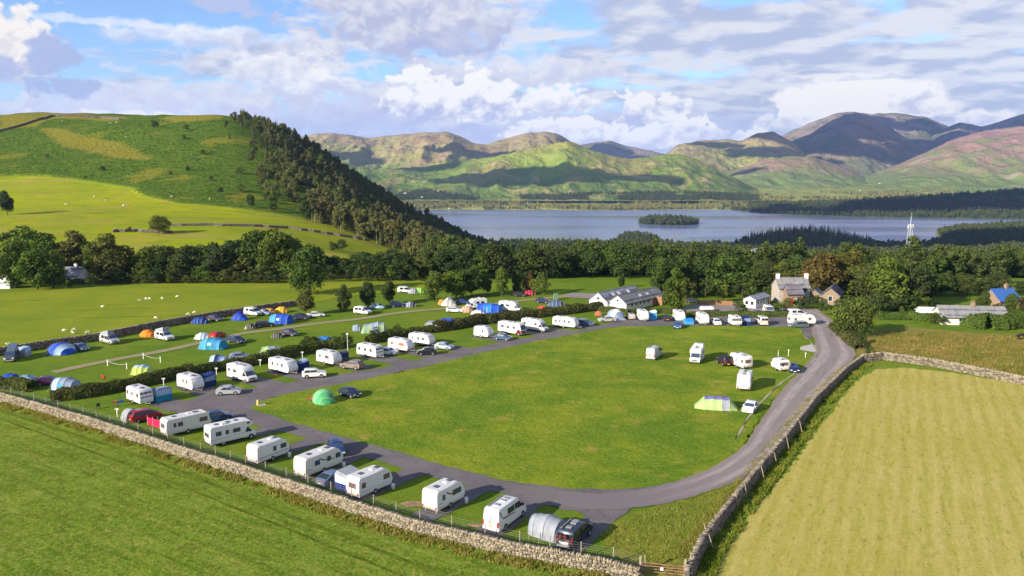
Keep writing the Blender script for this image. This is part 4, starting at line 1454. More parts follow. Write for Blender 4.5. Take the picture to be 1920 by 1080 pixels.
# gate in the gap at the corner of the walls
g0, g1 = G(1200, 1076), G(1284, 1084)
gt = empty('field_gate', g0, math.atan2(g1.y - g0.y, g1.x - g0.x))
gl = (g1 - g0).length
RED_OX = plain('rusty_gate', (0.28, 0.14, 0.11), 0.8, 0.2, wear=0.4)
for k in range(4):
    MB().beam((0.1, 0, 0.35 + k * 0.27), (gl - 0.1, 0, 0.35 + k * 0.27), 0.06).build('rail', RED_OX, gt)
MB().beam((0.15, 0, 0.25), (0.15, 0, 1.25), 0.07).build('stile', RED_OX, gt)
MB().beam((gl - 0.15, 0, 0.25), (gl - 0.15, 0, 1.25), 0.07).build('stile', RED_OX, gt)
MB().box(-0.09, 0.09, -0.09, 0.09, -0.1, 1.75).build('gate_post', OLDWOOD, gt)
MB().box(gl - 0.09, gl + 0.09, -0.09, 0.09, -0.1, 1.9).build('gate_post', OLDWOOD, gt)
MB().box(gl * .45, gl * .45 + .28, -0.05, -0.04, 0.55, 0.85).build('notice_board', plain('white_sign', (0.7, 0.7, 0.68), 0.6), gt)
tag(gt, 'rusty red bar gate closing the gap between the two walls', 'gate')


# ------------------------------------------------------------------ tree belts
ADJ = {}


def belt(px_line, tops, spacing, kinds, where, group, cols, jy=8, wide=(0.95, 1.35), seed=0, hmin=4, yoff=0, marks=()):
    """single trees along a line of photo pixels (their feet), crowns reaching the pixel rows in tops; marks: (u, landmark)"""
    rr = random.Random(seed)
    P = [G(*p) for p in px_line]
    for a, b in zip(P[:-1], P[1:]):
        ln = (b - a).length
        s = rr.uniform(0, spacing)
        while s < ln:
            p = a.lerp(b, s / ln)
            p.x += rr.uniform(-1.5, 1.5)
            p.y += rr.uniform(0, jy) + yoff
            p.z = tz(p.x, p.y)
            u, v = proj(p.x, p.y, p.z)
            tv = np.interp(u, [t[0] for t in tops], [t[1] for t in tops]) + rr.uniform(-3, 12)
            d = ray(u, tv)
            ht = (CAMH + d[2] * p.y / d[1]) - p.z
            ht = max(hmin, min(26, ht * rr.choice([1, 1, 1, 0.88, 0.75])))
            col = rr.choice(cols)
            near = min(marks, key=lambda m_: abs(m_[0] - u))[1] if marks else where
            size = 'tall' if ht > 17 else ('lower' if ht < 11 else 'middling')
            tree(rr.choice(kinds), p, ht, '%s %s tree %s' % (size, ADJ[col], near), group, tuple(c_ * rr.uniform(.9, 1.1) for c_ in col), rr.uniform(*wide) * (1.25 if ht < 12 else 1))
            s += spacing * rr.uniform(0.6, 1.4)


DK, MD, LT, YL, OL, RD = (0.68, 0.75, 0.85), (0.88, 0.92, 0.92), (1.35, 1.42, 0.9), (2.3, 1.95, 1.1), (1.6, 1.3, 1.2), (2.2, 0.85, 1.5)
topsL = [(-200, 430), (0, 436), (60, 420), (110, 424), (160, 440), (190, 432), (230, 455), (290, 452), (340, 450), (380, 448), (440, 440), (480, 430), (530, 430), (560, 448), (600, 470), (660, 472), (740, 464), (800, 490)]
ADJ.update({DK: 'dark green', MD: 'mid green', LT: 'light green', YL: 'yellow green', OL: 'olive brown', RD: 'reddish copper'})
mkL = [(-60, 'by the white house at the left edge'), (60, 'between the white shed and the cottage'), (150, 'behind the grey roofed cottage'), (230, 'in the belt right of the cottage'), (310, 'in the belt below the lone yellowish hill tree'), (400, 'in the middle of the belt behind the sheep pasture'), (480, 'in the belt left of the largest round tree'), (540, 'close behind the largest round tree')]
mkF = [(620, 'right of the largest round tree'), (690, 'behind the three roadside trees'), (770, 'behind the far field white van')]
mkM = [(820, 'in the belt behind the beige bell tent'), (900, 'in the belt behind the blue family tent'), (980, 'in the belt behind the purple leaved tree'), (1060, 'in the belt beyond the gravel parking area'), (1130, 'in the belt left of the amenity block'), (1200, 'in the belt behind the amenity block roof')]
mkY = [(1230, 'at the far gable of the amenity block'), (1300, 'behind the plank fence'), (1370, 'behind the yellow green small tree'), (1430, 'behind the mobile home'), (1490, 'behind the farmhouse roof'), (1560, 'behind the stone barn'), (1630, 'between the barn and the bright ash')]
mkB = [(1620, 'beside the olive green tree at the bend'), (1690, 'by the bungalow drive'), (1750, 'behind the white garage'), (1820, 'behind the bungalow roof'), (1900, 'around the blue roofed house')]
belt([(-150, 531), (30, 529)], topsL, 5.0, ['broad'], '', 'trees round the left houses', [MD, LT, LT, YL], 10, seed=1, marks=mkL)
belt([(175, 527), (540, 527)], topsL, 4.4, ['broad'], '', 'belt behind the pasture', [DK, DK, MD, MD, LT, OL], 8, seed=2, marks=mkL)
belt([(-60, 521), (540, 519)], topsL, 5.2, ['broad'], '', 'belt behind the pasture', [DK, MD, LT, MD, OL], 12, seed=3, yoff=8, marks=mkL)
belt([(590, 524), (800, 523)], topsL, 4.6, ['broad'], '', 'belt behind the far field', [DK, DK, MD], 9, seed=4, marks=mkF)
topsM = [(760, 490), (820, 468), (880, 456), (960, 452), (1000, 462), (1040, 452), (1080, 447), (1120, 462), (1180, 450), (1230, 456), (1280, 470), (1330, 476), (1400, 470), (1440, 482), (1500, 474), (1560, 468), (1620, 472), (1680, 480), (1760, 492), (1850, 500), (1960, 510)]
belt([(800, 523), (1020, 521), (1210, 521)], topsM, 4.8, ['broad'], '', 'belt beyond the amenity block', [DK, DK, MD, MD, LT], 8, seed=5, marks=mkM)
belt([(800, 519), (1210, 517)], topsM, 6.0, ['broad'], '', 'belt beyond the amenity block', [DK, MD, MD], 12, seed=6, yoff=9, marks=mkM)
belt([(1238, 552), (1300, 554), (1440, 553)], topsM, 4.6, ['broad'], '', 'wood behind the farm yard', [DK, MD, MD, LT, OL], 6, seed=7, marks=mkY)
belt([(1300, 541), (1440, 536), (1640, 542)], topsM, 5.2, ['broad'], '', 'wood behind the farm yard', [DK, MD, OL, MD], 9, seed=8, marks=mkY)
belt([(1640, 575), (1740, 573)], topsM, 5.0, ['broad'], '', 'wood beside the bungalow', [DK, MD, MD, LT], 6, seed=9, marks=mkB)
belt([(1600, 560), (1750, 554), (1960, 558)], [(1600, 486), (1760, 500), (1850, 516), (1960, 526)], 5.5, ['broad'], '', 'wood behind the bungalow', [DK, MD, OL, MD], 7, seed=10, marks=mkB)
belt([(1740, 545), (1960, 546)], [(1700, 500), (1850, 516), (1960, 522)], 6.5, ['broad'], '', 'wood behind the bungalow', [DK, MD, MD], 16, seed=11, yoff=8, marks=mkB)


for (px_line, n_, where) in (([(200, 531), (540, 531)], 22, 'at the foot of the belt behind the sheep pasture'), ([(-30, 534), (100, 533)], 7, 'before the white shed at the left edge'), ([(590, 528), (800, 527)], 8, 'at the foot of the belt behind the far field'), ([(1240, 560), (1440, 557)], 9, 'under the wood behind the plank fence'), ([(1620, 590), (1760, 577)], 8, 'under the wood beside the bungalow')):
    rr = random.Random(n_)
    for k in range(n_):
        t = (k + rr.random()) / n_
        p = G(px_line[0][0] + (px_line[1][0] - px_line[0][0]) * t, px_line[0][1] + (px_line[1][1] - px_line[0][1]) * t)
        col = rr.choice([DK, MD, MD, LT, OL])
        tree('small', p, rr.uniform(2.5, 7.0), ADJ[col] + ' bush ' + where, 'bushes ' + where, col, rr.uniform(1.0, 1.4))


def lone(kind, u, v, vtop, label, col=MD, wide=1.0, var=None, terr=False, group=None):
    if terr:
        p = terr_hit(u, v)
        if p is None:
            return
    else:
        p = G(u, v)
        p.z = tz(p.x, p.y)
    d = ray(u, vtop)
    ht = CAMH + d[2] * p.y / d[1] - p.z
    return tree(kind, p, ht, label, group, col, wide, var)


lone('broad', 580, 552, 458, 'largest round dark green tree standing alone at the edge of the back camping field', (0.95, 1.15, 0.9), 0.92, 3)
lone('broad', 575, 590, 542, 'small yellowish tree in front of the largest round tree', OL, 0.8, 1)
lone('broad', 645, 584, 534, 'slim tree beside the white van, first of three on the track', MD, 0.85, 0)
lone('broad', 690, 578, 528, 'middle of three trees along the back track', DK, 0.9, 2)
lone('broad', 730, 570, 524, 'third of three trees along the back track, nearest the parked dark blue car', MD, 0.9, 4)
lone('broad', 815, 566, 508, 'bushy tree behind the beige tent', LT, 0.9, 5)
lone('broad', 855, 560, 502, 'broad light green tree behind the pink tent', LT, 1.1, 6)
lone('broad', 885, 556, 500, 'green tree between the light green tree and the white motorhomes', MD, 1.0, 1)
lone('broad', 912, 552, 512, 'rusty brown small tree behind the white motorhomes', OL, 0.75, 2)
lone('broad', 940, 556, 498, 'light green birch behind the blue tunnel tent', LT, 0.75, 4)
lone('broad', 970, 552, 508, 'slim dark tree right of the birch', MD, 0.7, 0)
lone('small', 990, 551, 511, 'purple leaved young tree near the red tents', RD, 0.7, 0)
lone('small', 1015, 552, 510, 'bright green young tree beside the purple leaved one', LT, 0.9, 1)
lone('broad', 1165, 540, 515, 'small dark tree at the corner of the far meadow', DK, 0.8, 2)
lone('broad', 1265, 580, 503, 'tall green tree at the gable end of the amenity block', (1.2, 1.25, 0.9), 0.85, 0)
lone('broad', 1245, 560, 480, 'tall dark tree behind the amenity block', MD, 0.9, 4)
lone('small', 1355, 566, 533, 'bright yellow green small tree by the plank fence', YL, 0.9, 2)
lone('small', 1388, 590, 562, 'dark bush among the parked vans', (0.8, 0.8, 1.0), 1.1, 0)
lone('broad', 1595, 632, 556, 'big dense olive green tree at the bend of the gravel track', (1.35, 1.25, 1.25), 1.05, 3)
lone('broad', 1660, 580, 482, 'bright green ivy clad ash beside the grey bungalow drive', (1.55, 1.6, 0.9), 1.0, 5)
lone('broad', 1540, 555, 468, 'dark reddish copper tree behind the barn', (1.7, 0.95, 1.2), 1.1, 6)
lone('broad', 1590, 548, 470, 'dark brownish tree between the barn and the bright ash', (1.5, 1.0, 1.0), 0.95, 1)
lone('broad', 1715, 578, 498, 'dark tree right of the bright ash', (0.7, 0.7, 0.9), 0.95, 2)
lone('broad', 1925, 590, 548, 'purple black copper beech at the picture edge', (1.2, 0.5, 1.0), 0.8, 0)
lone('small', 1722, 584, 572, 'clipped round golden yellow shrub by the bungalow', (3.6, 3.1, 0.9), 0.95, 0)
lone('small', 1512, 580, 556, 'bushy green tree by the farmhouse gate', MD, 1.1, 1)
lone('small', 1545, 592, 560, 'dark bushy tree before the barn', (0.8, 0.95, 1.0), 1.0, 2)
lone('small', 1475, 582, 558, 'reddish shrub before the farmhouse', OL, 1.1, 1)
lone('small', 1632, 668, 650, 'round green bush at the corner of the walls', MD, 1.1, 0)
lone('small', 1612, 645, 622, 'dark bush below the olive green tree', DK, 1.0, 1)
lone('small', 1690, 590, 573, 'pale green conical shrub in the bungalow hedge', LT, 0.8, 2)
lone('broad', 298, 440, 404, 'lone yellowish spreading tree on the hill pasture', YL, 1.35, 1, True)
lone('small', 243, 436, 424, 'small brown bush on the hill pasture wall', OL, 1.2, 0, True)
lone('broad', 14, 404, 356, 'dark tall tree on the hill pasture at the left edge', DK, 0.8, 2, True)
lone('broad', 512, 397, 356, 'bright green tree at the foot of the hill wood', LT, 0.75, 0, True)
lone('broad', 470, 390, 362, 'dark green tree at the edge of the hill wood', MD, 0.9, 4, True)
lone('broad', 575, 414, 372, 'round dark tree before the pine stand on the hill', MD, 0.9, 6, True)
lone('conifer', 425, 216, 194, 'flat topped tree alone on the crest of the hill', DK, 1.2, 0, True)
for i, (u, v, vt) in enumerate([(88, 297, 288), (192, 322, 310), (160, 336, 329), (345, 262, 252), (320, 330, 320), (352, 322, 310), (450, 326, 312), (290, 240, 224), (415, 366, 350), (452, 360, 344), (380, 290, 280), (500, 380, 362), (396, 340, 328), (640, 470, 448), (625, 472, 452), (350, 246, 232)]):
    lone('small', u, v, vt, ('brownish' if i % 3 == 0 else 'dark') + ' hawthorn bush dotted on the bracken slope of the hill', OL if i % 3 == 0 else DK, 1.3, None, True, 'hawthorns on the hill')
# pines with visible trunks along the lower edge of the hill wood
rr = random.Random(12)
ed = [(585, 417), (610, 424), (640, 433), (670, 444), (700, 456), (740, 468), (775, 478), (800, 486), (830, 492)]
for i in range(46):
    t = rr.random() * (len(ed) - 1)
    k = int(t)
    u = ed[k][0] + (ed[k + 1][0] - ed[k][0]) * (t - k)
    v = ed[k][1] + (ed[k + 1][1] - ed[k][1]) * (t - k) - rr.uniform(0, 9)
    p = terr_hit(u, v, 300, 1200)
    if p:
        tree(rr.choice(['pine', 'pine', 'conifer']), p, rr.uniform(13, 18), 'tall pine with bare trunk along the lower edge of the hill wood', 'pines at the wood edge', rr.choice([(1.3, 1.2, 1.1), OL, MD]), rr.uniform(0.8, 1.1))
for i in range(16):
    u = 760 + i * 9 + rr.uniform(-4, 4)
    p = terr_hit(u, 478 + rr.uniform(-2, 6), 300, 1200)
    if p:
        tree('conifer', p, rr.uniform(11, 17), 'pointed spruce rising above the trees at the lake end of the hill wood', 'spruces at the lake end', rr.choice([OL, MD, (1.4, 1.1, 1.1)]), rr.uniform(0.8, 1.0))


# ------------------------------------------------------------------ hedges and long grass
def leafy_band(name, label, path, wid, hgt, density, ls, seed, m='hedge_leaf', cat='hedge', col=(1, 1, 1), gaps=0.35):
    r_ = np.random.default_rng(seed)
    P = [Vector(p) if len(p) == 3 else G(*p) for p in path]
    pos, nor = [], []
    L = 0
    for a, b in zip(P[:-1], P[1:]):
        ln = (b - a).length
        d = (b - a) / ln
        n = Vector((-d.y, d.x, 0))
        k = int(ln * density)
        s = r_.uniform(0, 1, k)
        hv = hgt * (0.72 + 0.6 * fbm((L + s * ln) / 2.2, s * 0 + seed, 3, seed))
        an = r_.uniform(-0.1, math.pi + 0.1, k)
        q = r_.uniform(0.55, 1.05, k) ** 0.6
        yy, zz = np.cos(an) * wid / 2 * q * (0.8 + 0.5 * fbm((L + s * ln) / 1.7, s * 0 + 9, 3, seed + 3)), np.abs(np.sin(an)) ** 0.6 * hv * q
        base = np.array([a.x, a.y])[None] + np.array([d.x, d.y])[None] * (s * ln)[:, None] + np.array([n.x, n.y])[None] * yy[:, None]
        pos.append(np.c_[base, zz])
        nn = np.outer(np.cos(an), np.array([n.x, n.y, 0])) + np.outer(np.abs(np.sin(an)), np.array([0, 0, 1]))
        nor.append(nn + r_.normal(size=(k, 3)) * 0.5)
        L += ln
    pos, nor = np.concatenate(pos), np.concatenate(nor)
    v, f = leaf_quads(pos, nor, ls * r_.uniform(0.6, 1.4, len(pos)), r_)
    me = npmesh('foliage', v, f, M[m])
    fattr(me, 'tone', np.repeat(np.clip(fbm(pos[:, 0] / 2, pos[:, 1] / 2, 3, seed) * 1.3 - 0.15 + r_.uniform(-.2, .2, len(pos)), 0, 1), 4))
    root = empty(name, P[0])
    o = link('foliage', me, root, -P[0])
    o.color = (*col, 1)
    mb = MB()
    for p in path_pts([tuple(p) for p in P], 2.4):
        q = p - P[0]
        mb.tube([(q.x, q.y, -0.1), (q.x + random.uniform(-.2, .2), q.y + random.uniform(-.2, .2), hgt * 0.7)], [0.07, 0.03], 4)
    mb.build('stems', BARK, root)
    return tag(root, label, cat)


leafy_band('hedge', 'overgrown dark hedge at the left end beside the tents', [(-40, 726), (20, 726), (60, 733)], 2.6, 1.9, 330, 0.17, 1)
leafy_band('hedge', 'long dark hedge behind the first caravans of the hedge row', [(95, 752), (170, 742), (240, 728), (310, 713), (360, 700)], 2.6, 1.9, 380, 0.17, 2)
leafy_band('hedge', 'dark hedge behind the white coachbuilt motorhome', [(350, 706), (410, 694), (470, 684), (500, 678)], 2.4, 1.8, 380, 0.17, 3)
leafy_band('hedge', 'hedge with tall bushes behind the caravan with the brown car', [(495, 680), (560, 664), (610, 655), (640, 652)], 2.6, 2.2, 380, 0.17, 4)
leafy_band('hedge', 'broken hedge behind the caravans with the black car', [(690, 644), (730, 636), (780, 626), (815, 622)], 2.4, 1.7, 380, 0.17, 5)
leafy_band('hedge', 'dense brown green hedge behind the small white caravan', [(815, 622), (860, 615), (900, 607), (960, 600)], 2.8, 2.3, 420, 0.18, 6)
leafy_band('hedge', 'hedge behind the motorhomes leading to the amenity block', [(960, 600), (1010, 594), (1060, 588), (1110, 582), (1140, 578)], 2.8, 2.1, 420, 0.18, 7)
leafy_band('hedge', 'low green hedge before the amenity block', [(1125, 582), (1180, 590), (1240, 586), (1285, 590)], 1.8, 1.4, 420, 0.15, 8, col=(0.9, 1.15, 0.9))
leafy_band('hedge', 'low grassy hedge bank between the camp row and the farm yard', [(1285, 594), (1360, 592), (1440, 593), (1500, 592)], 2.4, 1.2, 420, 0.16, 9, col=(1.0, 1.35, 0.8))
leafy_band('hedge', 'trimmed green garden hedge before the grey bungalow', [(1645, 598), (1700, 598), (1760, 603), (1820, 611)], 2.6, 2.0, 420, 0.16, 10, col=(0.9, 1.35, 0.8))
leafy_band('hedge', 'wide spreading green hedge at the end of the bungalow', [(1815, 612), (1850, 616), (1880, 616), (1908, 612)], 5.0, 3.4, 620, 0.18, 11, col=(1.0, 1.4, 0.8))
leafy_band('hedge', 'dark low hedge behind the bungalow lawn', [(1640, 584), (1700, 582), (1740, 584)], 2.2, 1.8, 380, 0.16, 12, col=(0.8, 1.1, 0.8))
leafy_band('hedge', 'low hedge along the foot of the dark tree belt', [(60, 533), (220, 531), (330, 529)], 2.6, 1.6, 220, 0.22, 13)
leafy_band('hedge', 'bushy scrub below the olive green tree beside the track', [(1565, 615), (1590, 636), (1612, 655)], 3.0, 1.6, 420, 0.17, 14)
for i, (u, v, hh) in enumerate([(650, 650, 3.2), (705, 640, 3.4), (590, 652, 2.6), (575, 655, 3.0), (745, 622, 2.0), (1130, 574, 2.6)]):
    tree('small', G(u, v), hh, ['tall bush in the hedge behind the caravan with the silver car', 'tall dark bush behind the tunnel tent hedge', 'upright bush in the hedge left of the bright blue tent', 'taller bush in the hedge beside the lamp post', 'low bush behind the caravan with orange blinds', 'round bush at the gable of the amenity block'][i], None, (1, 0.95, 1), 1.2)


def tufts(name, label, pos, hgt, spread, blades, m, seed, col=(1, 1, 1)):
    r_ = np.random.default_rng(seed)
    n = len(pos)
    base = np.repeat(pos, blades, 0) + np.c_[r_.normal(0, spread, (n * blades, 2)), np.zeros(n * blades)]
    hh = np.repeat(hgt, blades) * r_.uniform(0.5, 1.25, n * blades)
    a = r_.uniform(0, 6.28, n * blades)
    wv = np.c_[np.cos(a), np.sin(a), np.zeros_like(a)] * (hh * 0.16 + 0.02)[:, None]
    ln = np.c_[r_.normal(0, 0.4, (n * blades, 2)) * hh[:, None], hh]
    v = np.stack([base - wv, base + wv, base + ln], 1).reshape(-1, 3)
    me = npmesh(name, v, np.arange(len(v)).reshape(-1, 3), M[m])
    tn = np.repeat(np.clip(fbm(pos[:, 0] / 2.5, pos[:, 1] / 2.5, 3, seed) * 1.4 - 0.2, 0, 1), blades)
    fattr(me, 'tone', np.repeat(np.clip(tn + r_.uniform(-.2, .2, len(tn)), 0, 1), 3))
    o = link(name, me)
    o.color = (*col, 1)
    return tag(o, label, 'grass', kind='stuff')


def along(path, n, off0, off1, seed):
    r_ = np.random.default_rng(seed)
    P = [Vector(p) if len(p) == 3 else G(*p) for p in path]
    ln = np.array([(b - a).length for a, b in zip(P[:-1], P[1:])])
    out = []
    for a, b, l in zip(P[:-1], P[1:], ln):
        k = int(n * l / ln.sum())
        d = (b - a).normalized()
        nn = Vector((-d.y, d.x, 0))
        s, o = r_.uniform(0, 1, k), r_.uniform(off0, off1, k)
        x, y = a.x + (b.x - a.x) * s + nn.x * o, a.y + (b.y - a.y) * s + nn.y * o
        keepm = fbm(x / 1.6, y / 1.6, 3, seed) > 0.40
        out.append(np.c_[x, y, np.zeros(k)][keepm])
    return np.concatenate(out)


pt = along(near_path, 9000, -2.3, -0.45, 1)
tufts('long_grass', 'long seeding grass along the foot of the pale wall', pt, np.full(len(pt), 0.32), 0.12, 6, 'tall_grass', 1)
pt = along(near_path, 3500, 0.5, 2.0, 2)
tufts('long_grass', 'green grass growing under the wire fence', pt, np.full(len(pt), 0.30), 0.10, 5, 'green_grass', 2)
pt = along(right_path, 3600, -2.2, -0.45, 3)
tufts('long_grass', 'green grass along the hay side of the dark wall', pt, np.full(len(pt), 0.42), 0.10, 6, 'green_grass', 3)
pt = along(right_path, 3600, 0.4, 2.1, 4)
tufts('long_grass', 'rough yellow grass between the track and the dark wall', pt, np.full(len(pt), 0.18), 0.12, 6, 'tall_grass', 4)
r_ = np.random.default_rng(9)
q = np.c_[r_.uniform(-75, 14, 90000), r_.uniform(55, 125, 90000), np.zeros(90000)]
wl = np.interp(q[:, 0], [p[0] for p in near_path], [p[1] for p in near_path])
uq, vq = proj(q[:, 0], q[:, 1], q[:, 2])
q = q[(q[:, 1] < wl - 1.4) & (uq > -20) & (vq < 1100) & (fbm(q[:, 0] / 1.4, q[:, 1] / 1.4, 3, 3) > 0.46)]
tufts('meadow_grass', 'uneven tufts of meadow grass in the foreground field', q, r_.uniform(0.05, 0.11, len(q)), 0.08, 3, 'green_grass', 5)
q = G(1170, 1010)
pt = np.c_[r_.uniform(7, 28, 5200), r_.uniform(68, 92, 5200), np.zeros(5200)]
uq, vq = proj(pt[:, 0], pt[:, 1], pt[:, 2])
pt = pt[poly_in(uq, vq, [(1125, 1000), (1200, 962), (1290, 935), (1375, 900), (1400, 905), (1340, 985), (1290, 1065), (1210, 1060), (1150, 1030)])]
tufts('rough_grass', 'patch of rough unmown grass in the corner by the gate', pt, r_.uniform(0.07, 0.2, len(pt)), 0.13, 6, 'tall_grass', 6, (0.78, 1.0, 0.8))
pt = np.c_[r_.uniform(62, 125, 9000), r_.uniform(130, 200, 9000), np.zeros(9000)]
uq, vq = proj(pt[:, 0], pt[:, 1], pt[:, 2])
pt = pt[poly_in(uq, vq, [(1630, 664), (1650, 622), (1800, 626), (1960, 632), (1960, 722), (1760, 682), (1660, 668)])]
tufts('seeding_grass', 'reddish seeding grass of the rough pasture', pt, r_.uniform(0.2, 0.5, len(pt)), 0.25, 5, 'tall_grass', 7, (0.95, 0.8, 0.9))

byl = {}
for o in list(C.objects):
    if o.get('category') == 'tree':
        byl.setdefault(o['label'], []).append(o)
ORD = {2: ['left', 'right'], 3: ['left', 'middle', 'right'], 4: ['leftmost', 'second', 'third', 'rightmost']}
for lab, os_ in byl.items():
    if len(os_) in ORD:
        os_.sort(key=lambda o: o.location.x / max(1, o.location.y))
        for o, w_ in zip(os_, ORD[len(os_)]):
            o['label'] = '%s, %s one' % (lab, w_)

SOIL = plain('bare_soil', (0.30, 0.20, 0.115), 0.95, 0.05, wear=0.4, scale=0.9)
for u, v, a_, b_, lab in [(776, 946, 1.5, .8, 'bare earth patch beside the last caravan of the near row'), (897, 985, 1.3, .5, 'bare earth patch behind the white high roof campervan'), (1268, 672, 1.6, 1.2, 'worn brown patch on the green between the van and the motorhome'), (1350, 716, 1.8, 1.0, 'worn brown patch on the green left of the rear facing motorhome'), (1330, 780, 1.6, .8, 'worn brown patch on the green below the tunnel tent'), (985, 720, 2.4, 1.0, 'large dry patch in the middle of the green'), (1010, 640, 2.0, .9, 'dry patch near the top edge of the green')]:
    c0 = G(u, v)
    pg = [(c0.x + math.cos(k * .524) * a_ * random.uniform(.7, 1.2), c0.y + math.sin(k * .524) * b_ * random.uniform(.7, 1.2)) for k in range(12)]
    sheet('bare_patch', lab, [Vector((x, y, 0)) for x, y in pg], 0.055, SOIL if v > 940 else M['dry_turf'], 'bare patch', 0.25, True)
# ------------------------------------------------------------------ vehicles
GLASS = plain('dark_glass', (0.018, 0.022, 0.030), 0.12, 0.6, wear=0.2)
GLASS_B = plain('blue_glass', (0.035, 0.055, 0.11), 0.12, 0.6, wear=0.2)
GLASS_P = plain('tinted_glass', (0.13, 0.085, 0.085), 0.2, 0.6, wear=0.2)
GLASS_G = plain('grey_glass', (0.07, 0.07, 0.075), 0.18, 0.6, wear=0.2)
RUBBER = plain('rubber', (0.022, 0.022, 0.024), 0.9, 0.1)
HUB = plain('wheel_hub', (0.36, 0.36, 0.37), 0.4, 0.5, 0.6)
REDL = plain('red_lens', (0.38, 0.015, 0.015), 0.3, 0.5)
CLEARL = plain('clear_lens', (0.62, 0.63, 0.62), 0.15, 0.6)
PLATE_Y = plain('yellow_plate', (0.68, 0.52, 0.05), 0.5)
PLATE_W = plain('white_plate', (0.75, 0.75, 0.72), 0.5)
DARKP = plain('black_plastic', (0.028, 0.028, 0.032), 0.7, 0.2)
GREYM = plain('grey_metal', (0.30, 0.30, 0.31), 0.5, 0.4, 0.4)
def panel_mat(name, col):
    m = bpy.data.materials.new(name)
    m.use_nodes = True
    t = NT(m.node_tree)
    tc = t.n('ShaderNodeTexCoord').outputs['Object']
    st = t.noise(t.mapping(tc, scale=(5.0, 5.0, 0.5)), 1.0, 4, 0.6)
    bl = t.noise(tc, 1.1, 4, 0.6)
    x, y, z = t.sep(tc)
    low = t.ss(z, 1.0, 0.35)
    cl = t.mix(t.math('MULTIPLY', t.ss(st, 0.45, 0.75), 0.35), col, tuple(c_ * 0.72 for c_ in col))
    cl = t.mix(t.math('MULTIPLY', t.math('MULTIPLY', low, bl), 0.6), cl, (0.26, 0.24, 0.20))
    seam = t.math('LESS_THAN', t.math('ABSOLUTE', t.math('SUBTRACT', t.math('FRACT', t.math('MULTIPLY', x, 0.62)), 0.5)), 0.009)
    cl = t.mix(t.math('MULTIPLY', seam, 0.5), cl, tuple(c_ * 0.55 for c_ in col))
    t.out(cl, 0.45, None, 0.4)
    return m


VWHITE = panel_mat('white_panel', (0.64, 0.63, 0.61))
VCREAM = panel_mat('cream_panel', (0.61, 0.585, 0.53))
ROOFP = plain('roof_panel', (0.52, 0.52, 0.54), 0.55, 0.3, wear=0.12, scale=1.0)


def paint(name, col):
    return plain(name, col, 0.35, 0.5, 0.15, wear=0.06, coat=0.5)


def body_loft(prof, Wd, tumble=0.0, belt=1.0, rnd=0.07):
    """side profile (x, z) lofted across the width, with rounded shoulders and leaning sides"""
    cx = sum(p[0] for p in prof) / len(prof)
    cz = sum(p[1] for p in prof) / len(prof)
    rings = []
    for f, ins in ((-1, 1.0), (-1 + rnd / Wd, 0.45), (-1 + 3.0 * rnd / Wd, 0.0), (1 - 3.0 * rnd / Wd, 0.0), (1 - rnd / Wd, 0.45), (1, 1.0)):
        ring = []
        for (x, z) in prof:
            dx, dz = cx - x, cz - z
            ln = math.hypot(dx, dz) or 1
            xx, zz = x + dx / ln * rnd * ins, z + dz / ln * rnd * ins
            ring.append((xx, f * (Wd / 2 - tumble * max(0, z - belt)), zz))
        rings.append(ring)
    return MB().loft(rings)


def side_panel(pts, Wd, side, tumble, belt, off=0.015, rnd=0):
    """flat panel of (x, z) corners on the vehicle's side"""
    mb = MB()
    a = [(x, side * (Wd / 2 - tumble * max(0, z - belt) + off), z) for x, z in pts]
    b = [(x, side * (Wd / 2 - tumble * max(0, z - belt) - 0.03), z) for x, z in pts]
    n = len(pts)
    mb.add(a + b, [tuple(range(n)), tuple(range(2 * n - 1, n - 1, -1))] + [(i, (i + 1) % n, n + (i + 1) % n, n + i) for i in range(n)])
    return mb


def cross_panel(p, q, Wd, tumble, belt, inset=0.12, off=0.02, t0=0.06, t1=0.94, y0=-1.0, y1=1.0):
    """panel across the vehicle between two profile points (windscreen, rear window, end window)"""
    p, q = Vector((p[0], 0, p[1])), Vector((q[0], 0, q[1]))
    a, b = p.lerp(q, t0), p.lerp(q, t1)
    n = Vector((-(q - p).z, 0, (q - p).x)).normalized()
    if n.dot(Vector((a.x, 0, a.z - 0.8))) < 0:
        n = -n
    mb = MB()
    vs = []
    for o in (off, -0.03):
        for c_, sg in ((a, y0), (a, y1), (b, y1), (b, y0)):
            hw = Wd / 2 - tumble * max(0, c_.z - belt) - inset
            vs.append(tuple(c_ + n * o + Vector((0, sg * hw, 0))))
    return mb.add(vs, [(0, 1, 2, 3), (7, 6, 5, 4), (0, 4, 5, 1), (1, 5, 6, 2), (2, 6, 7, 3), (3, 7, 4, 0)])


def wheels(root, xs, Wd, r=0.31, hub=HUB):
    for x in xs:
        for s in (-1, 1):
            wl = MB().cyl((0, 0, 0), (0, 1, 0), r, 0.2, 16).build('wheel', RUBBER, root, 40, (x, s * (Wd / 2 - 0.09), r))
            MB().cyl((0, s * 0.105, 0), (0, 1, 0), r * 0.62, 0.03, 12).build('rim', hub, wl, 40)
            MB().cyl((0, 0, 0), (0, 1, 0), r * 1.17, 0.06, 16).build('wheel_arch', DARKP, root, 40, (x, s * (Wd / 2 - 0.025), r * 1.02))


def place(name, u, v, h, heading, label, cat, group=None):
    """an empty whose thing (height h) has its middle at the photo pixel"""
    p = G(u, v, h / 2)
    p.z = 0.03
    o = empty(name, p, math.radians(heading))
    return tag(o, label, cat, group)


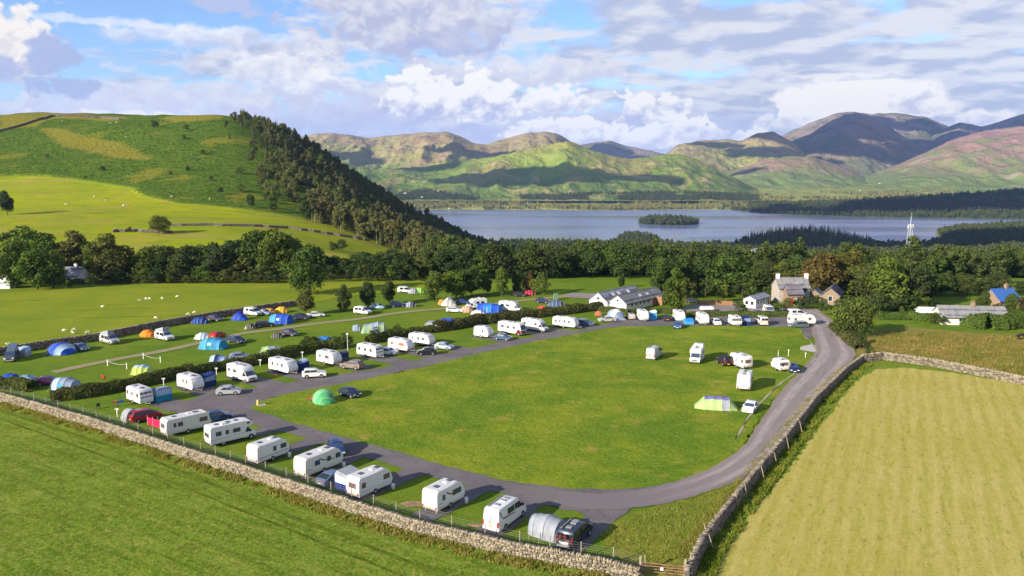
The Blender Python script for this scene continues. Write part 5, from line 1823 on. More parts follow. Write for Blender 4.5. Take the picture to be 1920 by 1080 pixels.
CARS = {
    'hatch': (4.1, 1.75, [(-1.95, .25), (-2.05, .6), (-2.0, .95), (-1.75, 1.08), (-1.35, 1.42), (-0.9, 1.5), (0.1, 1.47), (0.45, 1.38), (1.05, .98), (1.75, .84), (2.0, .66), (2.05, .42), (1.98, .25)], (4, 5, 7, 8), 0.95),
    'saloon': (4.6, 1.8, [(-2.25, .25), (-2.32, .65), (-2.28, .96), (-1.85, 1.02), (-1.1, 1.38), (-0.6, 1.44), (0.2, 1.42), (0.5, 1.34), (1.15, .96), (2.0, .80), (2.28, .62), (2.32, .40), (2.22, .25)], (3, 4, 7, 8), 0.95),
    'estate': (4.7, 1.8, [(-2.3, .25), (-2.38, .65), (-2.35, 1.0), (-2.2, 1.12), (-1.85, 1.45), (-1.4, 1.52), (0.2, 1.48), (0.5, 1.4), (1.15, 1.0), (2.0, .85), (2.3, .64), (2.35, .42), (2.25, .25)], (3, 4, 7, 8), 0.98),
    'suv': (4.4, 1.85, [(-2.1, .32), (-2.2, .7), (-2.17, 1.1), (-2.0, 1.2), (-1.72, 1.6), (-1.3, 1.68), (0.1, 1.66), (0.4, 1.56), (0.98, 1.12), (1.8, 1.0), (2.12, .82), (2.2, .5), (2.1, .32)], (3, 4, 7, 8), 1.1),
    'jeep': (4.0, 1.8, [(-1.95, .45), (-2.0, .9), (-1.98, 1.2), (-1.9, 1.3), (-1.85, 1.85), (-1.7, 1.92), (0.3, 1.92), (0.4, 1.85), (0.6, 1.25), (1.8, 1.15), (1.95, 1.05), (1.98, .7), (1.9, .45)], (3, 4, 7, 8), 1.22),
    'mpv': (4.6, 1.85, [(-2.2, .28), (-2.3, .7), (-2.25, 1.15), (-2.15, 1.25), (-1.95, 1.68), (-1.6, 1.78), (0.3, 1.72), (0.75, 1.58), (1.5, 1.08), (2.0, .92), (2.25, .7), (2.3, .45), (2.2, .28)], (3, 4, 7, 8), 1.1),
}


def car(style, u, v, heading, colname, col, label, group='cars on the camp', plate=True):
    L, Wd, pr, (ra, rb, fa, fb), belt = CARS[style]
    h = max(z for x, z in pr)
    root = place('car', u, v, h, heading, label, 'car', group)
    P = paint(colname, col)
    tm = 0.26
    body_loft(pr, Wd, tm, belt, 0.06).build('body', P, root, 32)
    cross_panel(pr[fa], pr[fb], Wd, tm, belt, 0.10, 0.012, 0.02, 0.96).build('windscreen', GLASS_B, root)
    cross_panel(pr[ra], pr[rb], Wd, tm, belt, 0.14, 0.012, 0.06, 0.94).build('rear_window', GLASS, root)
    rz = h - 0.14
    xa, xb = pr[ra][0], pr[fb][0]
    rear_x, front_x = pr[rb][0] + 0.05, pr[fa][0] - 0.02
    mid = (rear_x + front_x) / 2
    for s in (-1, 1):
        side_panel([(xa + 0.22, belt + .04), (mid - .04, belt + .02), (mid - .04, rz), (rear_x + 0.08, rz)], Wd, s, tm, belt).build('side_window', GLASS, root)
        side_panel([(mid + .04, belt + .02), (xb - 0.22, belt + .02), (front_x, rz - .03), (mid + .04, rz)], Wd, s, tm, belt).build('side_window', GLASS, root)
        xf = pr[-2][0]
        MB().box(xf - 0.28, xf - 0.01, s * (Wd / 2 - 0.42), s * (Wd / 2 - 0.08), pr[-3][1] - .08, pr[-3][1] + .07).build('headlight', CLEARL, root)
        MB().box(-L / 2 - 0.02, -L / 2 + 0.22, s * (Wd / 2 - 0.34), s * (Wd / 2 - 0.03), 0.72, belt - 0.02).build('taillight', REDL, root)
        MB().box(xb - 0.5, xb - 0.34, s * (Wd / 2), s * (Wd / 2 + 0.16), belt - .02, belt + .12).build('mirror', P, root)
    MB().box(-L / 2 - .03, -L / 2 + .04, -0.26, 0.26, 0.5, 0.62).build('number_plate', PLATE_Y, root)
    MB().box(L / 2 - .05, L / 2 + .02, -0.26, 0.26, 0.36, 0.47).build('number_plate', PLATE_W, root)
    MB().box(L / 2 - .06, L / 2 + .008, -0.5, 0.5, 0.5, 0.62).build('grille', DARKP, root)
    wheels(root, (-L * 0.30, L * 0.30), Wd, 0.34 if style in ('suv', 'jeep') else 0.31)
    if style == 'jeep':
        MB().cyl((-L / 2 - .12, 0, 1.1), (1, 0, 0), 0.36, 0.22, 16).build('spare_wheel', RUBBER, root, 40)
        MB().box(-1.9, 0.35, -.75, .75, 1.93, 1.96).build('roof_rack', DARKP, root)
    if style == 'estate':
        for s in (-1, 1):
            MB().beam((-1.6, s * .58, 1.56), (0.2, s * .58, 1.53), .04).build('roof_rail', GREYM, root)
    return root


def caravan(u, v, heading, label, L=5.6, Wd=2.25, H=2.6, wall=None, stripe=None, front='round', glass=GLASS_G, wins=((-1.9, .62), (-.3, .55), (1.6, .8)), rearwin=True, frontglass=None, swoosh=None, group='caravans on the camp', barrel=False, door=None):
    root = place('caravan', u, v, H, heading, label, 'caravan', group)
    wall = wall or VWHITE
    l = L / 2
    if front == 'round':
        pr = [(-l + .05, .42), (-l, 1.0), (-l + .06, H - .28), (-l + .28, H - .05), (0, H), (l - 1.15, H - .02), (l - .62, H - .28), (l - .22, H - .85), (l - .02, 1.25), (l - .06, .75), (l - .3, .42)]
        fi = (6, 8)
    else:
        pr = [(-l + .05, .42), (-l, 1.0), (-l + .1, H - .3), (-l + .35, H - .05), (0, H), (l - .55, H - .04), (l - .28, H - .3), (l - .10, 1.6), (l, 1.0), (l - .05, .42)]
        fi = (6, 8)
    body_loft(pr, Wd, 0.03, 1.2, 0.06).build('body', wall, root, 30)
    MB().box(-l + .35, l - 1.2, -Wd / 2 + .22, Wd / 2 - .22, H - .02, H + .012).build('roof_panel', ROOFP, root)
    for i, x in enumerate((-l * .5, l * .12, l * .45)):
        sz_ = (.28, .2, .36)[i]
        MB().box(x - sz_, x + sz_, -.3, .3, H + .014, H + .09).build('skylight', (GLASS_G, VWHITE, GLASS_G)[i], root)
    for s in (-1, 1):
        for (x, w_) in wins:
            side_panel([(x - w_ / 2, 1.32), (x + w_ / 2, 1.32), (x + w_ / 2, 1.95), (x - w_ / 2, 1.95)], Wd, s, .03, 1.2, 0.02).build('window', glass, root)
        if stripe:
            side_panel([(-l + .12, .86), (l - .35, .98), (l - .3, 1.05), (-l + .12, .93)], Wd, s, .03, 1.2, 0.012).build('stripe', stripe, root)
        if swoosh:
            pts = [(-l + .3, 1.02), (-l + .75, 1.16), (-l + 1.15, .92), (-l + .8, 1.08)]
            side_panel(pts, Wd, s, .03, 1.2, 0.012).build('swoosh', swoosh, root)
            side_panel([(-.9, 2.02), (-.2, 1.60), (1.6, 1.40), (1.6, 1.48), (-.1, 1.72), (-.75, 2.08)], Wd, s, .03, 1.2, 0.014).build('swoosh', swoosh, root)
        side_panel([(-l * .62, .42), (l * .35, .42), (l * .35, .5), (-l * .62, .5)], Wd, s, .03, 1.2, 0.012).build('skirt_trim', GREYM, root)
        MB().box(-l - .03, -l + .03, s * (Wd / 2 - .26), s * (Wd / 2 - .08), .62, .84).build('taillight', REDL, root)
        MB().beam((-l + .4, s * .8, .42), (-l + .25, s * .8, .0), .06).build('corner_steady', GREYM, root)
    side_panel([(-l * .25 - .3, .5), (-l * .25 + .3, .5), (-l * .25 + .3, 2.2), (-l * .25 - .3, 2.2)], Wd, door or 1, .03, 1.2, 0.03).build('door', VCREAM, root)
    if rearwin:
        MB().box(-l - .012, -l + .06, -.62, .62, 1.3, 1.92).build('rear_window', glass, root)
    MB().box(-l - .015, -l + .04, -Wd / 2 + .12, Wd / 2 - .12, .48, .60).build('rear_bumper', GREYM, root)
    MB().box(-l - .02, -l + .03, -.26, .26, .66, .78).build('number_plate', PLATE_Y, root)
    fg = frontglass or glass
    for y0, y1 in ((-1, -.42), (-.36, .36), (.42, 1)):
        cross_panel(pr[fi[0]], pr[fi[1]], Wd, .03, 1.2, 0.14, 0.02, .10, .80, y0, y1).build('front_window', fg, root)
    wheels(root, (-.15,), Wd, .32)
    mb = MB()
    mb.beam((l - .4, .62, .45), (l + 1.1, .05, .45), .07).beam((l - .4, -.62, .45), (l + 1.1, -.05, .45), .07)
    mb.build('drawbar', GREYM, root)
    MB().tube([(l + .95, 0, .0), (l + .95, 0, .75)], [.03, .03], 6).build('jockey_post', GREYM, root)
    MB().cyl((l + .95, 0, .1), (0, 1, 0), .1, .07, 10).build('jockey_wheel', RUBBER, root)
    if barrel:
        water_barrel(root, l)
    return root


def water_barrel(root, l):
    h = root.rotation_euler.z
    p = Vector(root.location) + Vector((math.cos(h) * (l - .6) + math.sin(h) * 1.75, math.sin(h) * (l - .6) - math.cos(h) * 1.75, 0))
    b = empty('water_barrel', p)
    MB().tube([(0, 0, 0), (0, 0, .06), (0, 0, .66), (0, 0, .72)], [.19, .22, .22, .17], 12).build('drum', VWHITE, b, 40)
    MB().cyl((0, 0, .75), (0, 0, 1), .07, .06, 8).build('cap', plain('barrel_cap', (.55, .12, .08)), b)
    lab = root['label'].split(' ')
    tag(b, 'white plastic water barrel beside the ' + ' '.join(lab[:8]), 'water barrel', 'water barrels')


def motorhome(u, v, heading, label, L=6.4, Wd=2.25, H=2.85, kind='luton', cab=None, glass=GLASS_G, screen=GLASS_B, group='motorhomes on the camp', stripe=None, wins=((-2.1, .8), (-.9, .5), (.45, 1.1)), rearwin=True, bikebox=False):
    root = place('motorhome', u, v, H, heading, label, 'motorhome', group)
    l = L / 2
    if kind == 'luton':
        pr = [(-l, .45), (-l - .02, 1.2), (-l + .04, H - .2), (-l + .25, H), (l - 1.6, H), (l - .75, H - .15), (l - .42, H - .55), (l - .5, H - .78), (l - 1.25, H - .86), (l - 1.6, 1.2), (l - 1.6, .45)]
    elif kind == 'low':
        pr = [(-l, .45), (-l - .02, 1.2), (-l + .04, H - .2), (-l + .25, H), (l - 2.4, H), (l - 1.75, H - .12), (l - 1.2, H - .48), (l - 1.05, H - .8), (l - 1.6, 1.3), (l - 1.6, .45)]
    else:
        pr = [(-l, .45), (-l - .02, 1.2), (-l + .04, H - .2), (-l + .25, H), (l - 1.3, H), (l - .6, H - .18), (l - .25, H - .7), (l - .04, 1.25), (l, .8), (l - .08, .4)]
    body_loft(pr, Wd, .02, 1.2, .06).build('body', VWHITE, root, 30)
    cp = cab or VWHITE
    if kind != 'a':
        cpr = [(l - 1.9, .35), (l - 1.9, 1.95), (l - 1.3, 2.02), (l - 1.05, 1.9), (l - .55, 1.18), (l - .1, .98), (l + .02, .7), (l, .35)]
        body_loft(cpr, 2.02, .14, 1.1, .06).build('cab', cp, root, 32)
        cross_panel(cpr[3], cpr[4], 2.02, .14, 1.1, .1, .015, .0, .98).build('windscreen', screen, root)
        for s in (-1, 1):
            side_panel([(l - 1.55, 1.18), (l - .75, 1.18), (l - 1.08, 1.8), (l - 1.55, 1.82)], 2.02, s, .14, 1.1, .02).build('cab_window', GLASS, root)
            MB().box(l - .95, l - .8, s * 1.0, s * 1.26, 1.2, 1.5).build('mirror', DARKP, root)
    else:
        cross_panel(pr[6], pr[7], Wd, .02, 1.2, .14, .02, -.25, .85).build('windscreen', screen, root)
        if cab:
            side_panel([(l - 1.6, .45), (l - .1, .45), (l - .05, 1.2), (l - .9, 1.6)], Wd, 1, .02, 1.2, .014).build('cab_flank', cab, root)
            side_panel([(l - 1.6, .45), (l - .1, .45), (l - .05, 1.2), (l - .9, 1.6)], Wd, -1, .02, 1.2, .014).build('cab_flank', cab, root)
            MB().box(l - .06, l + .03, -.95, .95, .45, 1.15).build('cab_nose', cab, root)
    for s in (-1, 1):
        for (x, w_) in wins:
            side_panel([(x - w_ / 2, 1.5), (x + w_ / 2, 1.5), (x + w_ / 2, 2.1), (x - w_ / 2, 2.1)], Wd, s, .02, 1.2, .02).build('window', glass, root)
        if kind == 'luton':
            side_panel([(l - 1.35, H - .52), (l - .85, H - .5), (l - .9, H - .25), (l - 1.35, H - .25)], Wd, s, .02, 1.2, .02).build('window', glass, root)
        if stripe:
            side_panel([(-l + .2, 1.02), (l - 1.8, 1.12), (l - 1.8, 1.22), (-l + .2, 1.1)], Wd, s, .02, 1.2, .012).build('stripe', stripe, root)
        MB().box(-l - .05, -l + .02, s * (Wd / 2 - .3), s * (Wd / 2 - .1), .6, .95).build('taillight', REDL, root)
        MB().box(l - .16, l + .04, s * .62, s * .92, .72, .92).build('headlight', CLEARL, root)
    side_panel([(-.55, .5), (.0, .5), (.0, 2.25), (-.55, 2.25)], Wd, -1, .02, 1.2, .022).build('door', VCREAM, root)
    if rearwin:
        MB().box(-l - .05, -l + .02, -.7, .7, 1.35, 1.95).build('rear_window', glass, root)
    MB().box(-l - .06, -l + .05, -Wd / 2 + .1, Wd / 2 - .1, .42, .56).build('rear_bumper', DARKP, root)
    MB().box(l - .1, l + .06, -.95, .95, .36, .56).build('front_bumper', GREYM, root)
    MB().box(l - .06, l + .05, -.5, .5, .62, .82).build('grille', DARKP, root)
    for x in (-l * .6, -l * .1, l * .25):
        MB().box(x - .25, x + .25, -.3, .3, H + .004, H + .08).build('skylight', GLASS_G, root)
    MB().box(-l * .45, -l * .25, -.75, -.4, H + .004, H + .2).build('roof_box', VWHITE, root)
    if bikebox:
        MB().box(-l + .3, -l + 1.6, -.9, .9, H + .01, H + .35).build('raised_roof', ROOFP, root)
    wheels(root, (-l * .45, l - .75), Wd - .1, .34)
    return root


def van(u, v, heading, label, L=5.4, Wd=2.0, H=2.5, colname='white_paint', col=(.74, .74, .73), pop=None, glass=GLASS, side_win=((-1.1, 1.1), (.2, .9)), group='vans on the camp', swoosh=None, roofcol=None, rearwin=True, low=False):
    root = place('campervan', u, v, H if not pop else H + .5, heading, label, 'van', group)
    l = L / 2
    P = paint(colname, col)
    hb = 1.05 if not low else 1.0
    pr = [(-l + .02, .35), (-l - .03, .95), (-l + .1, H - .25), (-l + .28, H - .03), (0, H), (l - 2.05, H - .02), (l - 1.65, H - .14), (l - .85, hb + .25), (l - .2, hb), (l, hb - .3), (l + .02, .5), (l - .06, .35)]
    tm = .1
    body_loft(pr, Wd, tm, 1.05, .06).build('body', P, root, 32)
    cross_panel(pr[6], pr[7], Wd, tm, 1.05, .1, .015, .05, .97).build('windscreen', GLASS_B, root)
    zb = min(1.5, H - .85)
    zt_ = min(H - .22, zb + .62)
    for s in (-1, 1):
        for (x, w_) in side_win:
            side_panel([(x - w_ / 2, zb), (x + w_ / 2, zb), (x + w_ / 2, zt_), (x - w_ / 2, zt_)], Wd, s, tm, 1.05, .016).build('side_window', glass, root)
        xx = l - 1.05
        side_panel([(xx - .75, zb - .1), (xx + .1, zb - .1), (xx - .38, zt_ - .03), (xx - .75, zt_ - .02)], Wd, s, tm, 1.05, .016).build('cab_window', glass, root)
        MB().box(-l - .05, -l + .06, s * (Wd / 2 - .2), s * (Wd / 2 - .05), .75, 1.35).build('taillight', REDL, root)
        MB().box(l - .24, l + .02, s * (Wd / 2 - .45), s * (Wd / 2 - .1), hb - .3, hb - .08).build('headlight', CLEARL, root)
        MB().box(l - 1.12, l - .95, s * (Wd / 2 - .02), s * (Wd / 2 + .2), zb - .05, zb + .22).build('mirror', DARKP, root)
        if swoosh:
            side_panel([(-l + .35, H - .35), (-l + .5, H - .75), (-l + .95, 1.35), (l - 2.6, 1.22), (l - 2.6, 1.32), (-l + .9, 1.5), (-l + .62, H - .7), (-l + .55, H - .35)], Wd, s, tm, 1.05, .016).build('swoosh', swoosh, root)
    if rearwin:
        for y0 in (-.78, .06):
            MB().box(-l - .02, -l + .12, y0, y0 + .72, zb, zt_ - .05).build('rear_window', glass, root)
    else:
        MB().box(-l - .05, -l + .0, -.02, .02, .5, H - .4).build('door_gap', DARKP, root)
        MB().box(-l - .045, -l + .05, .15, .25, 1.05, 1.35).build('door_handle', DARKP, root)
    MB().box(-l - .06, -l, -.28, .28, .78, .9).build('number_plate', PLATE_Y, root)
    MB().box(-l - .08, -l + .05, -Wd / 2 + .06, Wd / 2 - .06, .36, .5).build('rear_bumper', DARKP if low else P, root)
    MB().box(l - .1, l + .06, -Wd / 2 + .12, Wd / 2 - .12, .36, .56).build('front_bumper', GREYM, root)
    MB().box(l - .05, l + .04, -.45, .45, hb - .38, hb - .2).build('grille', DARKP, root)
    wheels(root, (-l * .55, l - .85), Wd, .34)
    if pop:
        x0, x1, canvas, lid = -l + .35, l - 1.75, pop[0], pop[1]
        mb = MB()
        y = Wd / 2 - .25
        zr, zf = (H + .95, H + .16) if pop[2] == 'rear' else (H + .16, H + .95)
        mb.add([(x0, -y, H - .02), (x1, -y, H - .02), (x1, y, H - .02), (x0, y, H - .02), (x0, -y, zr), (x1, -y, zf), (x1, y, zf), (x0, y, zr)],
               [(0, 1, 5, 4), (1, 2, 6, 5), (2, 3, 7, 6), (3, 0, 4, 7)])
        mb.build('pop_top_canvas', canvas, root)
        mb = MB()
        e = .06
        mb.add([(x0 - e, -y - e, zr), (x1 + e, -y - e, zf), (x1 + e, y + e, zf), (x0 - e, y + e, zr), (x0 - e, -y - e, zr + .1), (x1 + e, -y - e, zf + .1), (x1 + e, y + e, zf + .1), (x0 - e, y + e, zr + .1)],
               [(3, 2, 1, 0), (4, 5, 6, 7), (0, 1, 5, 4), (1, 2, 6, 5), (2, 3, 7, 6), (3, 0, 4, 7)])
        mb.build('pop_top_lid', lid, root)
    else:
        for x in (-l * .55, -l * .1, l * .12):
            MB().box(x - .22, x + .22, -.3, .3, H + .004, H + .07).build('roof_vent', roofcol or GREYM, root)
        MB().beam((-l + .5, Wd / 2 - .35, H + .06), (l - 2.2, Wd / 2 - .35, H + .06), .1).build('awning_case', GREYM, root)
    return root


# ------------------------------------------------------------------ tents
CL = {}


def cloth(name, col):
    return plain(name, col, 0.85, 0.15, wear=0.16, scale=1.6)


GUY = plain('guy_line', (0.55, 0.52, 0.4), 0.8)


def tent(u, v, heading, label, secs, main, panel=None, stripes=(), front=None, ex=0.9, group='tents on the camp', rib=None, window=None, guys=True, roof=None):
    """arched tent: secs = (x, half width, height) hoops along its length"""
    H = max(s[2] for s in secs)
    root = place('tent', u, v, H, heading, label, 'tent', group)
    nA = 12

    def hoop(s, grow=0.0):
        x, hw, h = s
        out = []
        for k in range(nA + 1):
            a = math.pi * k / nA
            c_, sn = math.cos(a), math.sin(a)
            out.append((x, math.copysign(abs(c_) ** ex, c_) * (hw + grow), max(0.0, sn) ** ex * (h + grow)))
        return out
    # sagging cloth between the hoops
    full = []
    for a, b in zip(secs[:-1], secs[1:]):
        full.append((a, 0))
        full.append((tuple((p + q) / 2 * (1 if i == 0 else .965) for i, (p, q) in enumerate(zip(a, b))), 1))
    full.append((secs[-1], 0))
    rings = [hoop(s) for s, f in full]
    segs = []
    for i in range(len(rings) - 1):
        segs.append((i // 2, rings[i], rings[i + 1]))
    mm, pp = MB(), MB()
    rf_ = MB()
    lo_, hi_ = nA // 3, nA - nA // 3
    for k, a, b in segs:
        if roof and 0 < k < len(secs) - 2:
            rf_.loft([a[lo_:hi_ + 1], b[lo_:hi_ + 1]], closed=False, cap=False)
            for sl_ in (slice(0, lo_ + 1), slice(hi_, nA + 1)):
                (pp if k in stripes else mm).loft([a[sl_], b[sl_]], closed=False, cap=False)
        else:
            (pp if k in stripes else mm).loft([a, b], closed=False, cap=False)
    if rf_.v:
        rf_.build('roof_panel', roof, root, 50)
    for rg in (rings[0], rings[-1]):
        n = len(mm.v)
        mm.v.extend(rg)
        mm.f.append(tuple(range(n, n + len(rg))))
    mm.build('canopy', main, root, 50)
    if pp.v:
        pp.build('canopy_panel', panel or main, root, 50)
    rb = rib or GUY
    for s in secs:
        if s[2] > .4:
            h_ = hoop(s, .02)
            MB().tube(h_, [.025] * len(h_), 4).build('pole_sleeve', rb, root)
    x, hw, h = secs[1] if secs[0][2] < .6 else secs[0]
    if front:
        a, b = secs[0], secs[1]
        fx = -1
        # door panel on the first end
        mb = MB()
        w_ = max(.3, hw * .42)
        hh = h * .72
        if secs[0][2] < .6:
            dx = (b[0] - a[0])
            p = [(a[0] + dx * .06 - .05, -w_, .05), (a[0] + dx * .06 - .05, w_, .05), (a[0] + dx * .75 - .05, w_ * .6, hh), (a[0] + dx * .75 - .05, -w_ * .6, hh)]
        else:
            p = [(a[0] - .02, -w_, .05), (a[0] - .02, w_, .05), (a[0] - .02, w_ * .8, hh), (a[0] - .02, -w_ * .8, hh)]
        mb.add(p + [(q[0] + .03, q[1], q[2]) for q in p], [(0, 1, 2, 3), (7, 6, 5, 4), (0, 4, 5, 1), (1, 5, 6, 2), (2, 6, 7, 3), (3, 7, 4, 0)])
        mb.build('door_panel', front, root)
    if window:
        for s in (-1, 1):
            i = len(secs) // 2
            xm = (secs[i - 1][0] + secs[i][0]) / 2
            hw_, h_ = (secs[i - 1][1] + secs[i][1]) / 2, (secs[i - 1][2] + secs[i][2]) / 2
            q = []
            for a, dxx in ((.30, -.45), (.30, .45), (.62, .45), (.62, -.45)):
                an = a
                q.append((xm + dxx, s * (math.cos(an) ** ex * hw_ + .03), math.sin(an) ** ex * h_ + .02))
            mb = MB()
            mb.add(q + [(a, b - s * .03, c_) for a, b, c_ in q], [(0, 1, 2, 3), (7, 6, 5, 4), (0, 4, 5, 1), (1, 5, 6, 2), (2, 6, 7, 3), (3, 7, 4, 0)])
            mb.build('window', window, root)
    if guys:
        mb = MB()
        for s in secs[1:-1]:
            for sg in (-1, 1):
                mb.beam((s[0], sg * s[1] * .8, s[2] * .7), (s[0], sg * (s[1] + .9), 0), .015)
        if mb.v:
            mb.build('guy_lines', GUY, root)
    return root


def dome(r, h, L=1.25):
    return [(-r * L, r * .35, .12), (-r * L * .8, r * .62, h * .55), (-r * L * .4, r * .93, h * .92), (0, r, h), (r * L * .4, r * .93, h * .92), (r * L * .8, r * .62, h * .55), (r * L, r * .35, .12)]


def tunnel(L, hw, h, lo=.75):
    l = L / 2
    return [(-l - .5, hw * .55, .15), (-l, hw * .9, h * .92), (-l * .33, hw, h), (l * .33, hw, h * .98), (l, hw * .85, h * lo), (l + .8, hw * .5, .2)]


def awning(u, v, heading, label, L, D, h0, h1, main, low, window=None, group='awnings on the camp'):
    """frame awning: high at the back (y+), lower at the front (y-)"""
    root = place('awning', u, v, (h0 + h1) / 2, heading, label, 'awning', group)
    l, d = L / 2, D / 2
    mb = MB()
    z0 = (h0 + h1) / 2 * .48
    bev = .35
    top = [(-l + bev, d, h0), (l - bev, d, h0), (l - bev, -d + bev, h1), (-l + bev, -d + bev, h1)]
    eav = [(-l, d, h0 - .3), (l, d, h0 - .3), (l, -d, h1 - .3), (-l, -d, h1 - .3)]
    mid = [(-l - .03, d, z0), (l + .03, d, z0), (l + .05, -d - .05, z0), (-l - .05, -d - .05, z0)]
    bot = [(-l - .06, d, 0), (l + .06, d, 0), (l + .08, -d - .1, 0), (-l - .08, -d - .1, 0)]
    mb.add(top + eav, [(0, 1, 2, 3)] + [(i, i + 4, (i + 1) % 4 + 4, (i + 1) % 4) for i in range(4)])
    mb.build('roof_cloth', main, root)
    MB().add(eav + mid, [(i, i + 4, (i + 1) % 4 + 4, (i + 1) % 4) for i in range(4)]).build('upper_wall', main if window is None else window, root)
    MB().add(mid + bot, [(i, i + 4, (i + 1) % 4 + 4, (i + 1) % 4) for i in range(4)]).build('lower_wall', low, root)
    for i in range(4):
        MB().tube([eav[i], bot[i]], [.05, .05], 5).build('frame_pole', low, root)
    MB().beam((-l * .2, -d - .12, .05), (-l * .2, -d - .03, h1 - .4), .06).build('door_zip', GREYM, root)
    MB().beam((l * .35, -d - .12, .05), (l * .35, -d - .03, h1 - .4), .06).build('door_zip', GREYM, root)
    return root


BLUE, NAVY, TEAL = cloth('blue_cloth', (.02, .075, .42)), cloth('navy_cloth', (.015, .03, .13)), cloth('teal_cloth', (.02, .20, .32))
SKYB, AZURE = cloth('sky_blue_cloth', (.06, .28, .52)), cloth('azure_cloth', (.015, .17, .55))
ORANGE, YELLOW, PINK = cloth('orange_cloth', (.75, .20, .02)), cloth('yellow_cloth', (.68, .36, .02)), cloth('pink_cloth', (.55, .015, .07))
GREYC, PALEC, LIME = cloth('grey_cloth', (.25, .27, .31)), cloth('pale_cloth', (.60, .58, .53)), cloth('lime_cloth', (.38, .50, .10))
SAGE, GREENC, SALMON = cloth('sage_cloth', (.23, .33, .20)), cloth('green_cloth', (.07, .32, .13)), cloth('salmon_cloth', (.62, .30, .20))
DKGREY, PURPLE, PALEG = cloth('dark_grey_cloth', (.07, .07, .075)), cloth('purple_cloth', (.16, .13, .34)), cloth('pale_green_cloth', (.30, .42, .17))
LBLUE, REDC, WHITEC = cloth('light_blue_cloth', (.30, .42, .56)), cloth('red_cloth', (.55, .03, .03)), cloth('white_cloth', (.70, .70, .68))
GREYB = cloth('grey_blue_cloth', (.20, .26, .36))

# --- near row along the wall
car('mpv', 273, 777, 44, 'red_paint', (.30, .012, .025), 'dark red people carrier at the left end of the near row')
tent(243, 776, 134, 'pale grey rear tent joined to the dark red people carrier', [(-1.4, 1.0, 1.9), (-.4, 1.1, 1.95), (.6, 1.1, 1.7), (1.4, .9, .9)], GREYC, front=WHITEC)
caravan(348, 793, 46, 'long white caravan with brown windows beside the pink windbreak', 6.6, wall=VCREAM, glass=GLASS_P, wins=((-2.0, .4), (-1.2, .75), (2.2, 1.2)), front='flat')
car('hatch', 411, 779, 20, 'blue_paint', (.012, .035, .11), 'dark blue hatchback behind the long white caravan')
motorhome(432, 809, 43, 'white motorhome with overcab bed in the near row', 6.6, glass=GLASS_G, stripe=plain('grey_trim', (.35, .37, .42)))
caravan(503, 843, 55, 'white caravan with thin dark line between the overcab motorhome and the swoosh caravan', 5.2, wall=VWHITE, stripe=plain('dark_trim', (.06, .07, .12)), wins=((.2, .5), (1.6, .95)), rearwin=False, barrel=True)
caravan(598, 864, 55, 'cream caravan with dark blue swoosh in the near row', 6.3, wall=VCREAM, glass=GLASS_B, swoosh=plain('navy_trim', (.02, .025, .10)), wins=((-1.2, .8), (.7, .6), (2.2, .8)), rearwin=False, barrel=True)
car('estate', 631, 838, 290, 'blue_paint', (.012, .04, .13), 'dark blue estate car half hidden behind the swoosh caravan')
car('saloon', 626, 893, 55, 'slate_paint', (.10, .15, .23), 'slate blue saloon car parked between two caravans in the near row')
awning(657, 899, 55, 'grey and blue awning on the near side of the white caravan with pink blinds', 2.9, 2.2, 2.3, 2.0, GREYC, NAVY, WHITEC)
caravan(693, 902, 53, 'white caravan with pink rear blind beside the grey and blue awning', 5.4, glass=GLASS_P, stripe=plain('pale_blue_trim', (.35, .45, .6)), wins=((-1.9, .6), (1.7, 1.0)), barrel=True)
caravan(832, 927, 55, 'white caravan with red and black flash, last caravan of the near row', 5.0, swoosh=plain('red_black_trim', (.16, .02, .03)), wins=((-1.3, .45), (1.0, 1.5)), rearwin=False, barrel=True)
van(947, 958, 60, 'white high roof campervan with red swoosh in the near row', 5.9, 2.05, 2.6, swoosh=plain('maroon_trim', (.14, .02, .03)), side_win=((-.35, 1.4), (.85, .8)), rearwin=False)
van(1078, 996, 60, 'black low campervan carrying bicycles on its tailgate at the end of the near row', 4.9, 1.9, 1.95, 'night_blue_paint', (.018, .026, .048), side_win=((-1.2, 1.0), (0.05, .9)), low=True)
tent(1030, 984, 150, 'grey drive away tent joined to the black campervan', [(-1.9, 1.3, .25), (-1.3, 1.55, 1.75), (0, 1.6, 2.1), (1.3, 1.35, 1.95), (1.9, 1.2, 1.8)], GREYC, front=None, rib=GREYB)

# --- hedge row
caravan(262, 740, -40, 'older white caravan with brown windows at the left end of the hedge row', 5.0, glass=GLASS_P, stripe=plain('green_trim', (.12, .2, .17)), front='flat')
awning(301, 738, -130, 'grey roofed teal awning at the front of the older white caravan', 2.6, 2.4, 2.3, 2.0, GREYB, TEAL, LBLUE)
caravan(357, 716, -38, 'white caravan with wide blue front window beside the silver hatchback', 5.2, frontglass=GLASS_B, glass=GLASS_P, wins=((-.4, .5), (.7, .5)))
awning(388, 712, -38, 'navy blue awning behind the caravan with wide blue front window', 2.2, 2.2, 2.3, 2.0, NAVY, NAVY, GREYB)
car('hatch', 429, 731, 10, 'silver_paint', (.34, .36, .38), 'silver hatchback on the loop road beside the hedge row')
motorhome(454, 698, -37, 'white coachbuilt motorhome with low nose in the hedge row', 6.4, kind='low', wins=((-2.4, .6), (-.6, 1.1)))
caravan(531, 685, -37, 'white caravan with dark blue front window and awning next to the white sport utility car', 6.2, frontglass=GLASS_B, wins=((-1.8, .55), (-.3, .4), (1.1, .6)))
awning(566, 685, -37, 'dark grey blue porch awning beside the caravan with dark blue front window', 2.0, 1.8, 2.2, 1.9, GREYB, NAVY, NAVY)
car('suv', 589, 699, 14, 'white_paint', (.72, .72, .71), 'white sport utility car on the loop road beside the hedge row')
